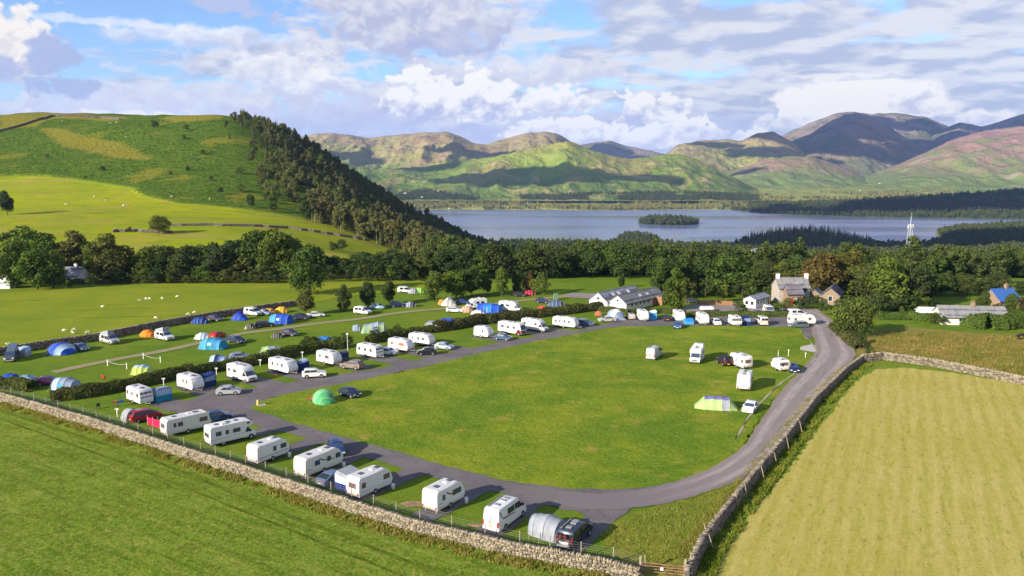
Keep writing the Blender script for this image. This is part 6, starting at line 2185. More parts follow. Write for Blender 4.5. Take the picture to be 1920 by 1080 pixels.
caravan(617, 670, -36, 'white caravan with large sloping front window next to the brown car', 5.2, frontglass=GLASS_B, glass=GLASS_P, wins=((-1.4, .5), (.6, 1.2)))
awning(641, 668, -36, 'dark grey porch awning behind the caravan next to the brown car', 1.9, 1.8, 2.2, 1.9, DKGREY, DKGREY, NAVY)
car('suv', 660, 683, 160, 'brown_paint', (.20, .15, .13), 'brown crossover car with red tail lights parked tail to the road')
caravan(694, 657, -36, 'white caravan with three side windows in front of a white car', 5.8, front='flat', wins=((-2.0, .7), (-.3, .7), (1.3, .7)))
car('hatch', 728, 658, -20, 'white_paint', (.70, .70, .70), 'white car mostly hidden behind the caravan with three side windows')
caravan(752, 646, -33, 'white caravan with orange blinds next to the black hatchback', 5.6, glass=plain('orange_blind', (.45, .13, .06), .3, .5), frontglass=GLASS_B, wins=((-1.6, .7), (1.0, 1.5)))
car('hatch', 800, 658, -172, 'black_paint', (.012, .012, .016), 'black hatchback parked on the hedge row beside the orange blind caravan')
caravan(791, 636, -30, 'white caravan with blue front window next to the silver blue car', 5.8, frontglass=GLASS_B, wins=((-1.8, .35), (-.2, .5), (1.1, .6)))
car('hatch', 833, 648, -25, 'silver_blue_paint', (.30, .37, .43), 'silver blue hatchback before the caravan with blue front window')
caravan(907, 622, -33, 'short white caravan with square blue front window before the dense hedge', 4.2, frontglass=GLASS_B, wins=((.4, .45),))
car('hatch', 943, 631, -25, 'blue_paint', (.015, .05, .13), 'dark blue small car beside the short white caravan')
motorhome(960, 615, -36, 'white motorhome with dark red nose in the hedge row', 6.8, kind='a', cab=paint('burgundy_paint', (.14, .012, .025)), wins=((-2.0, .8), (-.4, .8), (1.3, .7)), stripe=plain('black_trim', (.03, .03, .04)))
motorhome(1003, 609, -35, 'white coachbuilt motorhome with open dark door beside the red nosed one', 6.6, kind='low', wins=((-2.3, .7), (.9, .7)))
caravan(1061, 604, -31, 'white twin axle caravan last in the hedge row beside a dark blue estate', 6.4, frontglass=GLASS_B, wins=((-2.2, .5), (-1.1, .4), (.2, .5), (1.4, .5)))
car('estate', 1097, 604, -20, 'blue_paint', (.015, .05, .14), 'dark blue estate car beside the twin axle caravan')

# --- row before the amenity block and the farm
car('saloon', 1138, 598, -170, 'silver_paint', (.40, .40, .40), 'silver saloon car in front of the white arched awning')
tent(1155, 589, -60, 'white arched inflatable awning before the amenity block', [(-2.0, 1.5, 1.2), (-1.4, 1.9, 2.4), (0, 2.0, 2.7), (1.4, 1.8, 2.2), (2.4, 1.3, .5)], WHITEC, GREYB, (1, 3), front=NAVY, rib=WHITEC)
car('hatch', 1183, 592, 92, 'pale_silver_paint', (.45, .42, .42), 'pale silver hatchback seen from behind near the white arched awning')
caravan(1205, 591, -88, 'white caravan end on before the amenity block', 5.0, frontglass=GLASS_P)
awning(1222, 591, -88, 'sky blue awning on the side of the end on white caravan', 2.6, 2.0, 2.4, 2.0, WHITEC, SKYB, SKYB)
car('estate', 1248, 595, 92, 'dark_grey_paint', (.03, .032, .04), 'dark grey estate car seen from behind before the hedge')
caravan(1273, 592, -90, 'cream caravan standing end on behind the blue car', 5.2, wall=VCREAM)
car('hatch', 1270, 609, -100, 'mid_blue_paint', (.03, .10, .26), 'mid blue hatchback parked at the top edge of the green')
awning(1291, 602, -90, 'low blue windbreak enclosure beside the cream caravan', 2.4, 2.0, 1.3, 1.2, AZURE, SKYB, AZURE)
caravan(1317, 597, -90, 'white caravan end on with wide grey front window at the top of the green', 5.2, H=2.65, glass=GLASS_G)
car('hatch', 1343, 603, -90, 'white_paint', (.72, .72, .71), 'small white car facing the green at the top row')
caravan(1378, 601, -88, 'white caravan end on next to the blue and grey awning', 4.4, H=2.4, wall=VWHITE)
awning(1396, 601, -88, 'blue and grey awning next to the white end on caravan', 3.0, 2.2, 2.2, 2.0, NAVY, NAVY, GREYB)
van(1428, 600, 90, 'white and black van seen from behind in the top row', 4.8, 1.95, 2.2, 'black_white_paint', (.62, .61, .56), rearwin=True)
caravan(1503, 599, 8, 'long white caravan side on at the end of the top row', 6.6, H=2.7, wall=VWHITE, glass=GLASS_P, wins=((-2.2, .6), (1.6, .7)))
car('estate', 1497, 608, 184, 'grey_green_paint', (.09, .13, .14), 'grey green estate car in front of the long white caravan')
van(1441, 581, -95, 'white van parked in the farm yard', 5.0, 2.0, 2.3)
van(1494, 586, 5, 'white van parked by the farm gate', 4.8, 1.95, 1.9, low=True)
car('hatch', 1298, 563, 0, 'dark_grey_paint', (.05, .05, .06), 'dark car under the trees at the plank fence')
tr_ = place('trailer', 1325, 579, 1.3, 5, 'low white covered trailer in the farm yard', 'trailer')
body_loft([(-1.8, .45), (-1.8, 1.0), (-1.5, 1.3), (1.5, 1.3), (1.8, 1.0), (1.8, .45)], 1.7, .1, .9, .05).build('cover', VWHITE, tr_, 30)
wheels(tr_, (0,), 1.75, .28)
MB().beam((1.7, 0, .45), (2.6, 0, .45), .07).build('drawbar', GREYM, tr_)

# --- on the green
van(1227, 660, 62, 'silver grey high roof van alone on the green', 5.4, 2.0, 2.5, 'silver_grey_paint', (.36, .39, .42), side_win=((.55, .9),), rearwin=False)
motorhome(1307, 664, -112, 'white overcab motorhome with raised roof box on the green', 5.8, bikebox=True, glass=GLASS, wins=((-1.8, 1.0), (-.5, .8)))
car('jeep', 1358, 675, 100, 'dark_plum_paint', (.03, .02, .03), 'dark off road car with spare wheel on the green')
caravan(1389, 676, 110, 'white caravan with pink stripe beside the dark off road car', 4.6, stripe=plain('pink_trim', (.5, .22, .22)), front='flat', rearwin=True, glass=GLASS_P)
caravan(1463, 683, 100, 'small old white caravan with pink curtains beside the navy car', 3.6, 2.0, 2.3, glass=GLASS_P, stripe=plain('pink_trim', (.5, .22, .22)))
car('hatch', 1487, 689, -100, 'navy_paint', (.012, .025, .08), 'navy hatchback beside the small old caravan at the edge of the green')
motorhome(1397, 712, 68, 'white motorhome seen from behind on the green', 5.8, H=2.9, glass=GLASS, wins=((-1.4, .9), (.2, .8)), rearwin=False)
tent(1343, 754, -12, 'pale green tunnel tent with purple roof on the green', [(-3.4, 1.2, .12), (-1.9, 1.6, 1.75), (-.6, 1.7, 1.85), (.8, 1.7, 1.85), (2.0, 1.6, 1.75), (3.3, 1.1, .15)], PALEG, GREYC, (3,), front=None, roof=PURPLE, rib=PALEG, ex=.8)
car('hatch', 1407, 762, -120, 'white_paint', (.73, .73, .72), 'white hatchback beside the pale green tunnel tent')
tent(607, 742, -62, 'bright green dome tent on the green near the loop road', dome(1.75, 2.0, 1.3), GREENC, cloth('bright_green_cloth', (.12, .42, .20)), (1, 3), front=None)
car('hatch', 656, 735, -38, 'night_paint', (.016, .022, .045), 'black blue hatchback next to the bright green dome tent')

# --- back camping field
van(22, 664, -70, 'dark grey campervan with raised blue pop top at the left edge', 4.9, 1.9, 1.95, 'graphite_paint', (.06, .065, .08), pop=(GREYC, plain('blue_lid', (.07, .11, .19)), 'rear'), low=True)
awning(44, 659, -10, 'small pale side canopy beside the dark grey campervan', 2.2, 1.6, 1.9, 1.8, LBLUE, GREYC, None)
tent(115, 652, -30, 'blue dome tent with pale stripes beside the wall', dome(2.6, 2.2, 1.15), BLUE, LBLUE, (1, 4), front=PALEC)
car('saloon', 151, 650, -38, 'steel_blue_paint', (.07, .11, .20), 'steel blue saloon beside the striped blue dome tent')
van(205, 633, -35, 'silver campervan with raised pop top by the wall', 5.2, 1.95, 2.0, 'silver_paint', (.42, .43, .43), pop=(GREYC, plain('silver_lid', (.45, .46, .47)), 'front'), low=True)
tent(277, 624, -20, 'orange dome tent next to the white pop top van', dome(1.5, 1.5, 1.3), ORANGE, guys=False)
van(308, 627, -35, 'white campervan with raised pop top beside the orange tent', 5.0, 1.95, 2.0, pop=(GREYC, VWHITE, 'front'), low=True)
tent(375, 600, 0, 'dark blue small tent beside the wall', dome(1.6, 1.5, 1.4), cloth('deep_blue_cloth', (.015, .05, .24)))
car('hatch', 403, 596, -20, 'plum_paint', (.035, .025, .05), 'dark plum hatchback next to the dark blue small tent')
tent(449, 591, -25, 'blue pyramid tent with red edges by the wall', [(-2.4, .6, .12), (-1.2, 1.4, 1.3), (0, 1.7, 2.3), (1.2, 1.4, 1.3), (2.4, .6, .12)], BLUE, rib=REDC, front=LBLUE)
van(474, 584, -30, 'white van with roof awning behind the red edged tent', 5.0, 1.95, 2.1, low=True)
car('hatch', 496, 585, -20, 'light_blue_paint', (.16, .24, .33), 'light blue car between the white van and the orange tent')
tent(504, 583, 0, 'orange tent behind the light blue car', dome(1.5, 1.6), cloth('amber_cloth', (.68, .26, .02)))
tent(528, 580, 0, 'yellow dome tent by the wall', dome(1.6, 1.6), YELLOW)
tent(470, 611, 0, 'dark grey low tunnel tent beside the black estate', tunnel(1.6, 1.2, 1.3, .6), DKGREY, PALEC, (0,))
car('estate', 497, 607, 20, 'black_paint', (.014, .012, .018), 'black estate car beside the dark grey tunnel tent')
tent(527, 597, -8, 'large bright blue tunnel tent on the back field', tunnel(4.6, 2.2, 2.3, .9), BLUE, SKYB, (1,), window=LBLUE, ex=.75)
car('hatch', 564, 593, 5, 'plum_paint', (.03, .035, .08), 'dark blue hatchback next to the large bright blue tent')
car('saloon', 592, 589, 20, 'white_paint', (.70, .71, .71), 'white saloon car under the yellowish tree')
car('hatch', 408, 627, 75, 'bright_red_paint', (.42, .02, .02), 'bright red hatchback on the back field')
tent(380, 629, 0, 'small white dome tent in front of the bright red hatchback', dome(1.5, 1.4), WHITEC, LBLUE, (3,))
tent(400, 643, -10, 'teal blue tunnel tent with white stripes on the back field', [(-3.0, 1.4, .2), (-2.2, 1.8, 1.9), (-.7, 2.0, 2.3), (.9, 2.0, 2.3), (2.2, 1.7, 1.8), (3.0, 1.3, .2)], TEAL, SKYB, (1, 3), rib=WHITEC, window=LBLUE, ex=.75)
car('estate', 443, 636, -28, 'navy_paint', (.015, .025, .06), 'navy estate car beside the teal striped tent')
tent(520, 628, 0, 'small black tent next to the plum coloured car', dome(1.1, 1.2), DKGREY)
car('hatch', 543, 623, -20, 'dark_plum_paint', (.03, .02, .05), 'plum coloured hatchback next to the small black tent')
van(680, 582, -30, 'white minibus style campervan under the roadside trees', 4.9, 1.95, 2.0, low=True, side_win=((-1.4, 1.2), (-.1, 1.0)))
car('hatch', 708, 574, -10, 'pale_blue_paint', (.28, .42, .52), 'pale blue car behind the white minibus under the trees')
car('suv', 746, 570, 10, 'deep_blue_paint', (.012, .02, .09), 'deep blue sport utility car beside the third roadside tree')
tent(770, 570, 0, 'dark blue grey tent right of the deep blue sport utility car', dome(1.4, 1.5), GREYB, DKGREY, (3, 4))
tent(828, 566, 0, 'small orange pop up tent next to the beige bell tent', dome(.9, 1.5), ORANGE)
tent(841, 564, -15, 'beige bell tent under the trees', [(-2.2, .7, .2), (-1.0, 1.7, 1.7), (.2, 2.0, 2.6), (1.2, 1.4, 1.6), (2.4, .6, .2)], PALEC)
car('hatch', 868, 565, 0, 'blue_paint', (.02, .05, .16), 'dark blue car behind the white coachbuilt motorhome under the trees')
motorhome(893, 569, -155, 'white motorhome with dark windows left of the big blue tent', 5.8, kind='low', glass=GLASS, wins=((-1.5, .9), (0, .9)))
tent(917, 577, -12, 'big bright blue family tent between two white motorhomes', tunnel(6.0, 2.4, 2.4, .85), AZURE, BLUE, (1, 3), ex=.7)
motorhome(957, 574, -20, 'white motorhome right of the big blue family tent', 6.2, kind='low', glass=GLASS, wins=((-2.0, 1.0), (-.4, 1.0)))
car('estate', 853, 580, -8, 'white_paint', (.70, .70, .70), 'white estate car on the edge of the back track')
tent(875, 579, 0, 'salmon pink tent behind the white estate car', dome(1.5, 1.7), SALMON)
tent(896, 585, 0, 'pale low tent in front of the big blue family tent', dome(1.6, 1.1), PALEC)
tent(916, 590, 0, 'bright blue small tent behind the dense hedge', dome(1.7, 1.3), AZURE)
tent(945, 589, 0, 'olive cream tent behind the dense hedge', dome(1.5, 1.3), cloth('olive_cloth', (.42, .38, .20)))
tent(701, 613, 8, 'sage green tunnel tent with grey roof on the back field', [(-3.0, 1.5, .3), (-2.3, 1.8, 1.9), (-.6, 1.9, 2.1), (1.0, 2.2, 2.5), (2.4, 2.0, 2.2), (3.2, 1.6, .3)], SAGE, GREYB, (2,), roof=GREYB)
tent(669, 614, 0, 'small grey blue utility tent beside the sage tunnel tent', [(-.9, .9, 1.2), (-.3, 1.0, 1.5), (.3, 1.0, 1.5), (.9, .8, 1.1)], GREYB)
tent(612, 640, -20, 'bright azure tent rising behind the hedge', tunnel(3.2, 1.9, 2.1), AZURE)
tent(510, 656, 8, 'grey green tunnel tent just behind the hedge', tunnel(4.0, 1.6, 1.6), GREYB, PALEG, (1,))
tent(410, 674, 0, 'light blue grey tent top peeking over the hedge', tunnel(2.8, 1.6, 1.9), LBLUE, NAVY, (2,))
car('hatch', 449, 667, 20, 'silver_blue_paint', (.24, .28, .38), 'silver blue car roof showing over the hedge')
awning(812, 611, -10, 'flat grey roof canopy behind the hedge', 3.4, 2.6, 2.0, 1.9, GREYC, GREYB, None)
awning(837, 607, -10, 'blue roofed canopy behind the hedge', 3.4, 2.6, 2.2, 2.0, BLUE, NAVY, GREYB)
car('hatch', 1017, 563, -15, 'navy_paint', (.015, .02, .06), 'navy car alone near the blue grey dome tent')
tent(1043, 568, 0, 'blue grey dome tent with a green canister behind it', dome(2.2, 1.5), cloth('slate_cloth', (.06, .09, .18)))
tent(1042, 556, 0, 'slim dark green toilet tent standing upright', [(-.6, .6, 1.9), (-.2, .65, 2.1), (.2, .65, 2.1), (.6, .6, 1.9)], cloth('bottle_green_cloth', (.02, .12, .07)))
tent(992, 548, 0, 'crimson red tent near the purple leaved tree', dome(1.9, 1.5), cloth('crimson_cloth', (.35, .01, .05)))
car('hatch', 974, 551, 0, 'dark_grey_paint', (.03, .03, .035), 'dark car left of the crimson tent')
tent(1017, 578, 0, 'red tent behind the motorhome hedge', dome(1.3, 1.5), REDC)
tent(1063, 581, 0, 'small azure blue tent behind the motorhome hedge', dome(.9, 1.5), AZURE)
tent(1122, 587, 0, 'small red orange tent at the end of the hedge', dome(.8, 1.1), cloth('red_orange_cloth', (.60, .07, .02)))
tent(1000, 583, 0, 'pale green low tent behind the motorhome hedge', dome(1.6, 1.3), PALEG)
tent(972, 589, 0, 'light blue low tent behind the red nosed motorhome', dome(2.0, 1.3), cloth('soft_blue_cloth', (.16, .36, .58)))
van(760, 543, 0, 'white van seen between the trees on the far field', 4.9, 1.95, 2.0, low=True)
tent(786, 544, 0, 'lime green tent seen between the trees on the far field', dome(1.4, 1.7), cloth('bright_lime_cloth', (.25, .55, .08)))
tent(775, 545, 0, 'grey tent beside the lime green tent on the far field', dome(1.4, 1.6), GREYC)
tent(18, 708, 0, 'royal blue small tent behind the left hedge', dome(1.6, 1.5), BLUE)
car('hatch', 43, 712, 185, 'pale_blue_paint', (.22, .33, .42), 'pale blue hatchback behind the left hedge')
car('hatch', 91, 713, 20, 'red_navy_paint', (.10, .02, .10), 'dark magenta hatchback left of the grey blue tent')
tent(124, 718, -8, 'grey blue tunnel tent behind the left end of the hedge', tunnel(3.6, 1.7, 2.0), GREYB, LBLUE, (1,), window=SKYB)
tent(267, 692, 0, 'lime green tunnel tent with pale roof behind the long hedge', tunnel(2.8, 1.7, 1.7), LIME, roof=LBLUE)
# ------------------------------------------------------------------ buildings
def slate_mat(name, a, b, sc=1.0):
    m = bpy.data.materials.new(name)
    m.use_nodes = True
    t = NT(m.node_tree)
    tc = t.n('ShaderNodeTexCoord').outputs['Object']
    br = t.n('ShaderNodeTexBrick')
    t.put(br.inputs['Vector'], t.mapping(tc, rot=(0.9, 0, 0), scale=(1, 1, 1)))
    br.inputs['Color1'].default_value = (*a, 1)
    br.inputs['Color2'].default_value = (*b, 1)
    br.inputs['Mortar'].default_value = (*[x * .55 for x in a], 1)
    br.inputs['Scale'].default_value = 1.6 * sc
    br.inputs['Mortar Size'].default_value = .03
    n = t.noise(tc, .6, 5, .65)
    cl = t.mix(t.math('MULTIPLY', t.ss(n, .45, .75), .6), br.outputs[0], tuple(x * 1.5 for x in b))
    t.out(cl, .75, t.bump(n, .2, .05), .3)
    return m


SLATE = slate_mat('slate', (.105, .095, .12), (.155, .14, .165))
SLATE_B = slate_mat('pale_slate', (.20, .215, .26), (.26, .275, .32))
SLATE_G = slate_mat('mossy_slate', (.15, .15, .165), (.22, .215, .22))
RENDER = plain('cream_render', (.64, .60, .50), .9, .1, scale=.8)
WHITER = plain('white_render', (.74, .73, .70), .9, .1, scale=.8)
STONEG = plain('grey_wall', (.34, .31, .28), .95, .1, wear=.3, scale=2.5)
STONEB = plain('brown_stone', (.24, .175, .125), .95, .1, wear=.4, scale=2.5)
TANB = plain('tan_stone', (.23, .18, .13), .95, .1, wear=.3, scale=2.5)
TIMBER = plain('brown_timber', (.28, .15, .08), .8, .1, wear=.3)
REDD = plain('red_door', (.35, .03, .03), .5)
FRAME = plain('white_frame', (.75, .75, .73), .5)


def house(name, label, o, heading, L, Wd, wh, rh, wallm, roofm, wins=(), doors=(), chims=(), skyl=(), cat='house', over=.3, root=None, off=(0, 0), gable=None, gwins=()):
    """gabled house: long axis x from the front gable (x = 0), y across; wins/doors = (side, x, w, z0, z1)"""
    if root is None:
        root = empty(name, o, math.radians(heading))
        tag(root, label, cat)
    ox, oy = off
    h = Wd / 2
    mb = MB()
    pts = [(-h, 0), (h, 0), (h, wh), (0, rh - .12), (-h, wh)]
    mb.loft([[(ox + x, oy + y, z) for y, z in pts] for x in (0, L)])
    mb.build('wall', wallm, root)
    if gable:
        mb = MB()
        g = [(-h + .02, 0), (h - .02, 0), (h - .02, wh), (0, rh - .15), (-h + .02, wh)]
        mb.loft([[(ox + x, oy + y, z) for y, z in g] for x in (-.03, -.002)])
        mb.build('gable_face', gable, root)
    sl = (rh - wh) / h
    for s in (-1, 1):
        mb = MB()
        e = over
        p = [(-e, s * (h + e), wh - sl * e), (L + e, s * (h + e), wh - sl * e), (L + e, 0, rh), (-e, 0, rh)]
        vs = [(ox + a, oy + b, c_) for a, b, c_ in p] + [(ox + a, oy + b, c_ + .14) for a, b, c_ in p]
        mb.add(vs, [(0, 1, 2, 3), (7, 6, 5, 4), (0, 4, 5, 1), (1, 5, 6, 2), (2, 6, 7, 3), (3, 7, 4, 0)])
        rf = mb.build('roof_slope', roofm, root)
        MB().beam((ox - e, oy + s * (h + e + .06), wh - sl * e - .02), (ox + L + e, oy + s * (h + e + .06), wh - sl * e - .02), .1).build('gutter', DARKP, root)
        for (sd, x, w_, t0, t1) in skyl:
            if sd == s:
                mb = MB()
                q = [(x, t0), (x + w_, t0), (x + w_, t1), (x, t1)]
                vs = [(ox + a, oy + s * (h * (1 - b)), wh + (rh - wh) * b + k) for k in (.16, .22) for a, b in q]
                mb.add(vs, [(3, 2, 1, 0), (4, 5, 6, 7), (0, 1, 5, 4), (1, 2, 6, 5), (2, 3, 7, 6), (3, 0, 4, 7)])
                mb.build('skylight', CLEARL, root)
    MB().beam((ox - over, oy, rh + .15), (ox + L + over, oy, rh + .15), .22, .12).build('ridge', roofm, root)
    for (sd, x, w_, z0, z1) in wins:
        y = oy + sd * (h + .02)
        f = MB().box(ox + x - w_ / 2 - .07, ox + x + w_ / 2 + .07, y - .05, y + .05, z0 - .07, z1 + .07).build('window', FRAME, root)
        MB().box(ox + x - w_ / 2, ox + x + w_ / 2, y - .06, y + .06, z0, z1).build('pane', GLASS, f)
        MB().box(ox + x - .025, ox + x + .025, y - .075, y + .075, z0, z1).build('mullion', FRAME, f)
    for (y_, w_, z0, z1) in gwins:
        f = MB().box(ox - .07, ox + .04, oy + y_ - w_ / 2 - .07, oy + y_ + w_ / 2 + .07, z0 - .07, z1 + .07).build('window', FRAME, root)
        MB().box(ox - .085, ox + .03, oy + y_ - w_ / 2, oy + y_ + w_ / 2, z0, z1).build('pane', GLASS, f)
    for (sd, x, w_, z1, m) in doors:
        y = oy + sd * (h + .03)
        d = MB().box(ox + x - w_ / 2, ox + x + w_ / 2, y - .05, y + .05, 0, z1).build('door', m, root)
        MB().box(ox + x + w_ * .32, ox + x + w_ * .4, y - .09, y + .09, 1.0, 1.12).build('handle', GREYM, d)
    for (x, m) in chims:
        ch = MB().box(ox + x - .45, ox + x + .45, oy - .4, oy + .4, rh - .7, rh + 1.1).build('chimney', m, root)
        MB().box(ox + x - .52, ox + x + .52, oy - .47, oy + .47, rh + 1.1, rh + 1.22).build('chimney_cap', m, ch)
        for k in (-.2, .2):
            MB().tube([(ox + x + k, oy, rh + 1.2), (ox + x + k, oy, rh + 1.6)], [.11, .09], 8).build('chimney_pot', TIMBER, ch)
    return root


o = G(1174, 585)
am = house('amenity_block', 'long cream amenity block with twin gables and slate roof lights', o, 50, 21, 5.6, 2.3, 4.3, RENDER, SLATE_G, wins=[(-1, 3 + 2.2 * k, 1.0, 1.2, 2.2) for k in range(5)], doors=[(-1, 15, 1.0, 2.1, REDD), (-1, 17.6, 1.0, 2.1, REDD)], off=(0, 2.8), cat='building', skyl=[(-1, 9, 1.2, .35, .6), (-1, 13, 1.2, .35, .6)], gable=WHITER, gwins=((0, .7, 2.6, 3.2),))
house('', '', o, 50, 19, 6.0, 2.3, 4.6, RENDER, SLATE_B, root=am, off=(-1.0, 8.55), skyl=[(-1, 5, 1.3, .4, .7), (-1, 8, 1.3, .4, .7), (-1, 13, 1.3, .4, .7)], gable=WHITER, gwins=((0, .8, 2.7, 3.4), (-1.4, 1.0, .9, 1.8)))
MB().box(16, 21.5, -2.2, -.04, 0, 2.5).build('timber_store', TIMBER, am)
MB().box(15.8, 21.7, -2.5, 0, 2.5, 2.62).build('store_roof', SLATE, am)
house('mobile_home', 'white mobile home with grey roof at the edge of the farm yard', G(1405, 577), 48, 9.5, 3.6, 2.4, 3.3, WHITER, SLATE_B, wins=[(-1, 1.6 + 1.9 * k, .9, 1.0, 1.9) for k in range(4)], doors=[(-1, 8.6, .8, 2.0, REDD)], gwins=((-.8, .9, .9, 1.9), (.8, .9, .9, 1.9)), cat='mobile home')
fh = house('farmhouse', 'tall grey slated farmhouse with white chimneys at both ends', G(1453, 566), 3, 9.0, 6.0, 4.6, 7.2, STONEG, SLATE_G, wins=[(-1, 2, .9, 3.2, 4.3), (-1, 7.6, .9, 3.2, 4.3), (-1, 7.6, .9, 1.0, 2.1)], chims=[(.5, WHITER), (9.1, WHITER)])
w2 = house('', '', None, 0, 4.4, 4.2, 3.4, 5.4, STONEB, SLATE, root=fh, off=(1.0, -4.8), doors=[(-1, 1.0, 1.0, 2.1, REDD)], wins=[(-1, 3, .9, 1.1, 2.1)])
bn = house('stone_barn', 'tan stone barn with gable end facing the camp beside the farmhouse', G(1556, 572), 62, 11, 5.0, 2.8, 5.0, TANB, SLATE, gable=TANB, gwins=((0, 1.0, 1.2, 2.6),), cat='barn')
house('', '', None, 0, 6, 4, 2.3, 3.8, STONEB, SLATE_G, root=bn, off=(2, 4.6))
bg_ = house('bungalow', 'long low bungalow with grey slate roof behind the garden hedge', G(1756, 604), -9, 15.5, 6.8, 2.0, 4.3, RENDER, SLATE_G, wins=[(-1, 4.6, 1.3, 1.0, 2.0), (-1, 8.0, 1.3, 1.0, 2.0), (-1, 11.4, 1.3, 1.0, 2.0)], chims=[(8.2, TANB)])
house('white_garage', 'small white garage beside the bungalow', G(1722, 597), -9, 3.6, 4.5, 2.0, 2.9, WHITER, plain('white_roof', (.62, .63, .65), .6), doors=[(-1, 1.8, 1.4, 1.8, DARKP)], cat='garage')
bl = house('blue_roofed_house', 'stone house with bright blue sheeted roof among the trees', G(1856, 574), 20, 8, 6, 2.0, 4.9, STONEB, plain('blue_sheet', (.03, .11, .36), .5), chims=[(5.8, TANB)], wins=[(-1, 3, 1, 1.1, 2.2), (-1, 6.5, 1, 1.1, 2.2)])
house('cottage', 'grey roofed cottage at the edge of the left trees', G(112, 528), -6, 9.5, 7, 2.6, 5.2, WHITER, SLATE_G, chims=[(6.6, WHITER)], wins=[(-1, 2.5, 1, 1, 2), (-1, 6, 1, 1, 2)], skyl=[(-1, 5, .7, .45, .7)])
house('white_house', 'white house with pale roof at the left edge', G(-22, 526), 4, 9, 7, 4.6, 7.0, WHITER, plain('brown_roof', (.25, .17, .14), .8), wins=[(-1, 3, 1, 1, 2), (-1, 6, 1, 3, 4)])
house('white_shed', 'long white shed before the white house at the left edge', G(-24, 540), 4, 8.5, 4.5, 2.2, 3.2, WHITER, plain('pale_sheet', (.62, .64, .68), .5), wins=[(-1, 4, 1, .9, 1.7)], cat='shed')
for (u, v, Yd, lab, ln) in [(757, 361, 3950, 'white lakeside house among trees at the foot of the fell', 13), (789, 368, 3800, 'second white house in the far lakeside wood', 11), (840, 389, 3440, 'small white boathouse at the water line of the far shore', 10), (1410, 466, 900, 'white house among the dark woods by the near shore', 11),
                            (1648, 343, 4750, 'white farm at the foot of the heather hill', 10), (1612, 356, 4450, 'low white farm buildings in the far valley', 9), (1870, 396, 2900, 'pale house among the promontory woods', 16)]:
    x, y, z = PY(u, v, Yd)
    house('far_house', lab, (x, y, z - 5), 8, ln, ln * .45, ln * .28, ln * .45, WHITER, SLATE_G, wins=[(-1, ln * .3, ln * .07, ln * .08, ln * .16), (-1, ln * .65, ln * .07, ln * .08, ln * .16)])

# ------------------------------------------------------------------ lattice mast
b = PY(1703, 484, 520)
zb = tz(b[0], b[1])
zt_ = PY(1703, 403, 520)[2]
Hm = zt_ - zb
mast = tag(empty('radio_mast', (b[0], b[1], zb), .3), 'pale steel lattice mast with antennas rising before the lake', 'mast')
STEEL = plain('galvanised_steel', (.48, .50, .53), .5, .4, .3)


def hw(z):
    return 2.0 + (0.8 - 2.0) * min(1, z / (Hm * .84))


for i, (sx_, sy_) in enumerate(((-1, -1), (1, -1), (1, 1), (-1, 1))):
    zz = Hm * .84
    MB().beam((sx_ * hw(0), sy_ * hw(0), 0), (sx_ * hw(zz), sy_ * hw(zz), zz), .15).build('leg', STEEL, mast)
nb = 9
for k in range(nb):
    z0, z1 = Hm * .84 * k / nb, Hm * .84 * (k + 1) / nb
    mb = MB()
    a, b_ = hw(z0), hw(z1)
    for (p, q) in (((-1, -1), (1, -1)), ((1, -1), (1, 1)), ((1, 1), (-1, 1)), ((-1, 1), (-1, -1))):
        mb.beam((p[0] * a, p[1] * a, z0), (q[0] * b_, q[1] * b_, z1), .08)
        mb.beam((q[0] * a, q[1] * a, z0), (p[0] * b_, p[1] * b_, z1), .08)
        mb.beam((p[0] * b_, p[1] * b_, z1), (q[0] * b_, q[1] * b_, z1), .13)
    mb.build('brace', STEEL, mast)
for k in range(6):
    a = k * math.pi / 3
    zz = Hm * .80
    MB().box(-.12, .12, -.16, .16, -1.3, 1.3).build('antenna_panel', VWHITE, mast, None, (math.cos(a) * 1.6, math.sin(a) * 1.6, zz + (k % 2) * .5))
MB().cyl((0, 0, Hm * .80), (0, 0, 1), 1.5, .1, 14).build('antenna_ring', STEEL, mast)
MB().tube([(0, 0, Hm * .84), (0, 0, Hm * .97)], [.2, .18], 8).build('top_pole', STEEL, mast)
MB().tube([(0, 0, Hm * .97), (0, 0, Hm * 1.05)], [.06, .03], 6).build('lightning_rod', STEEL, mast)


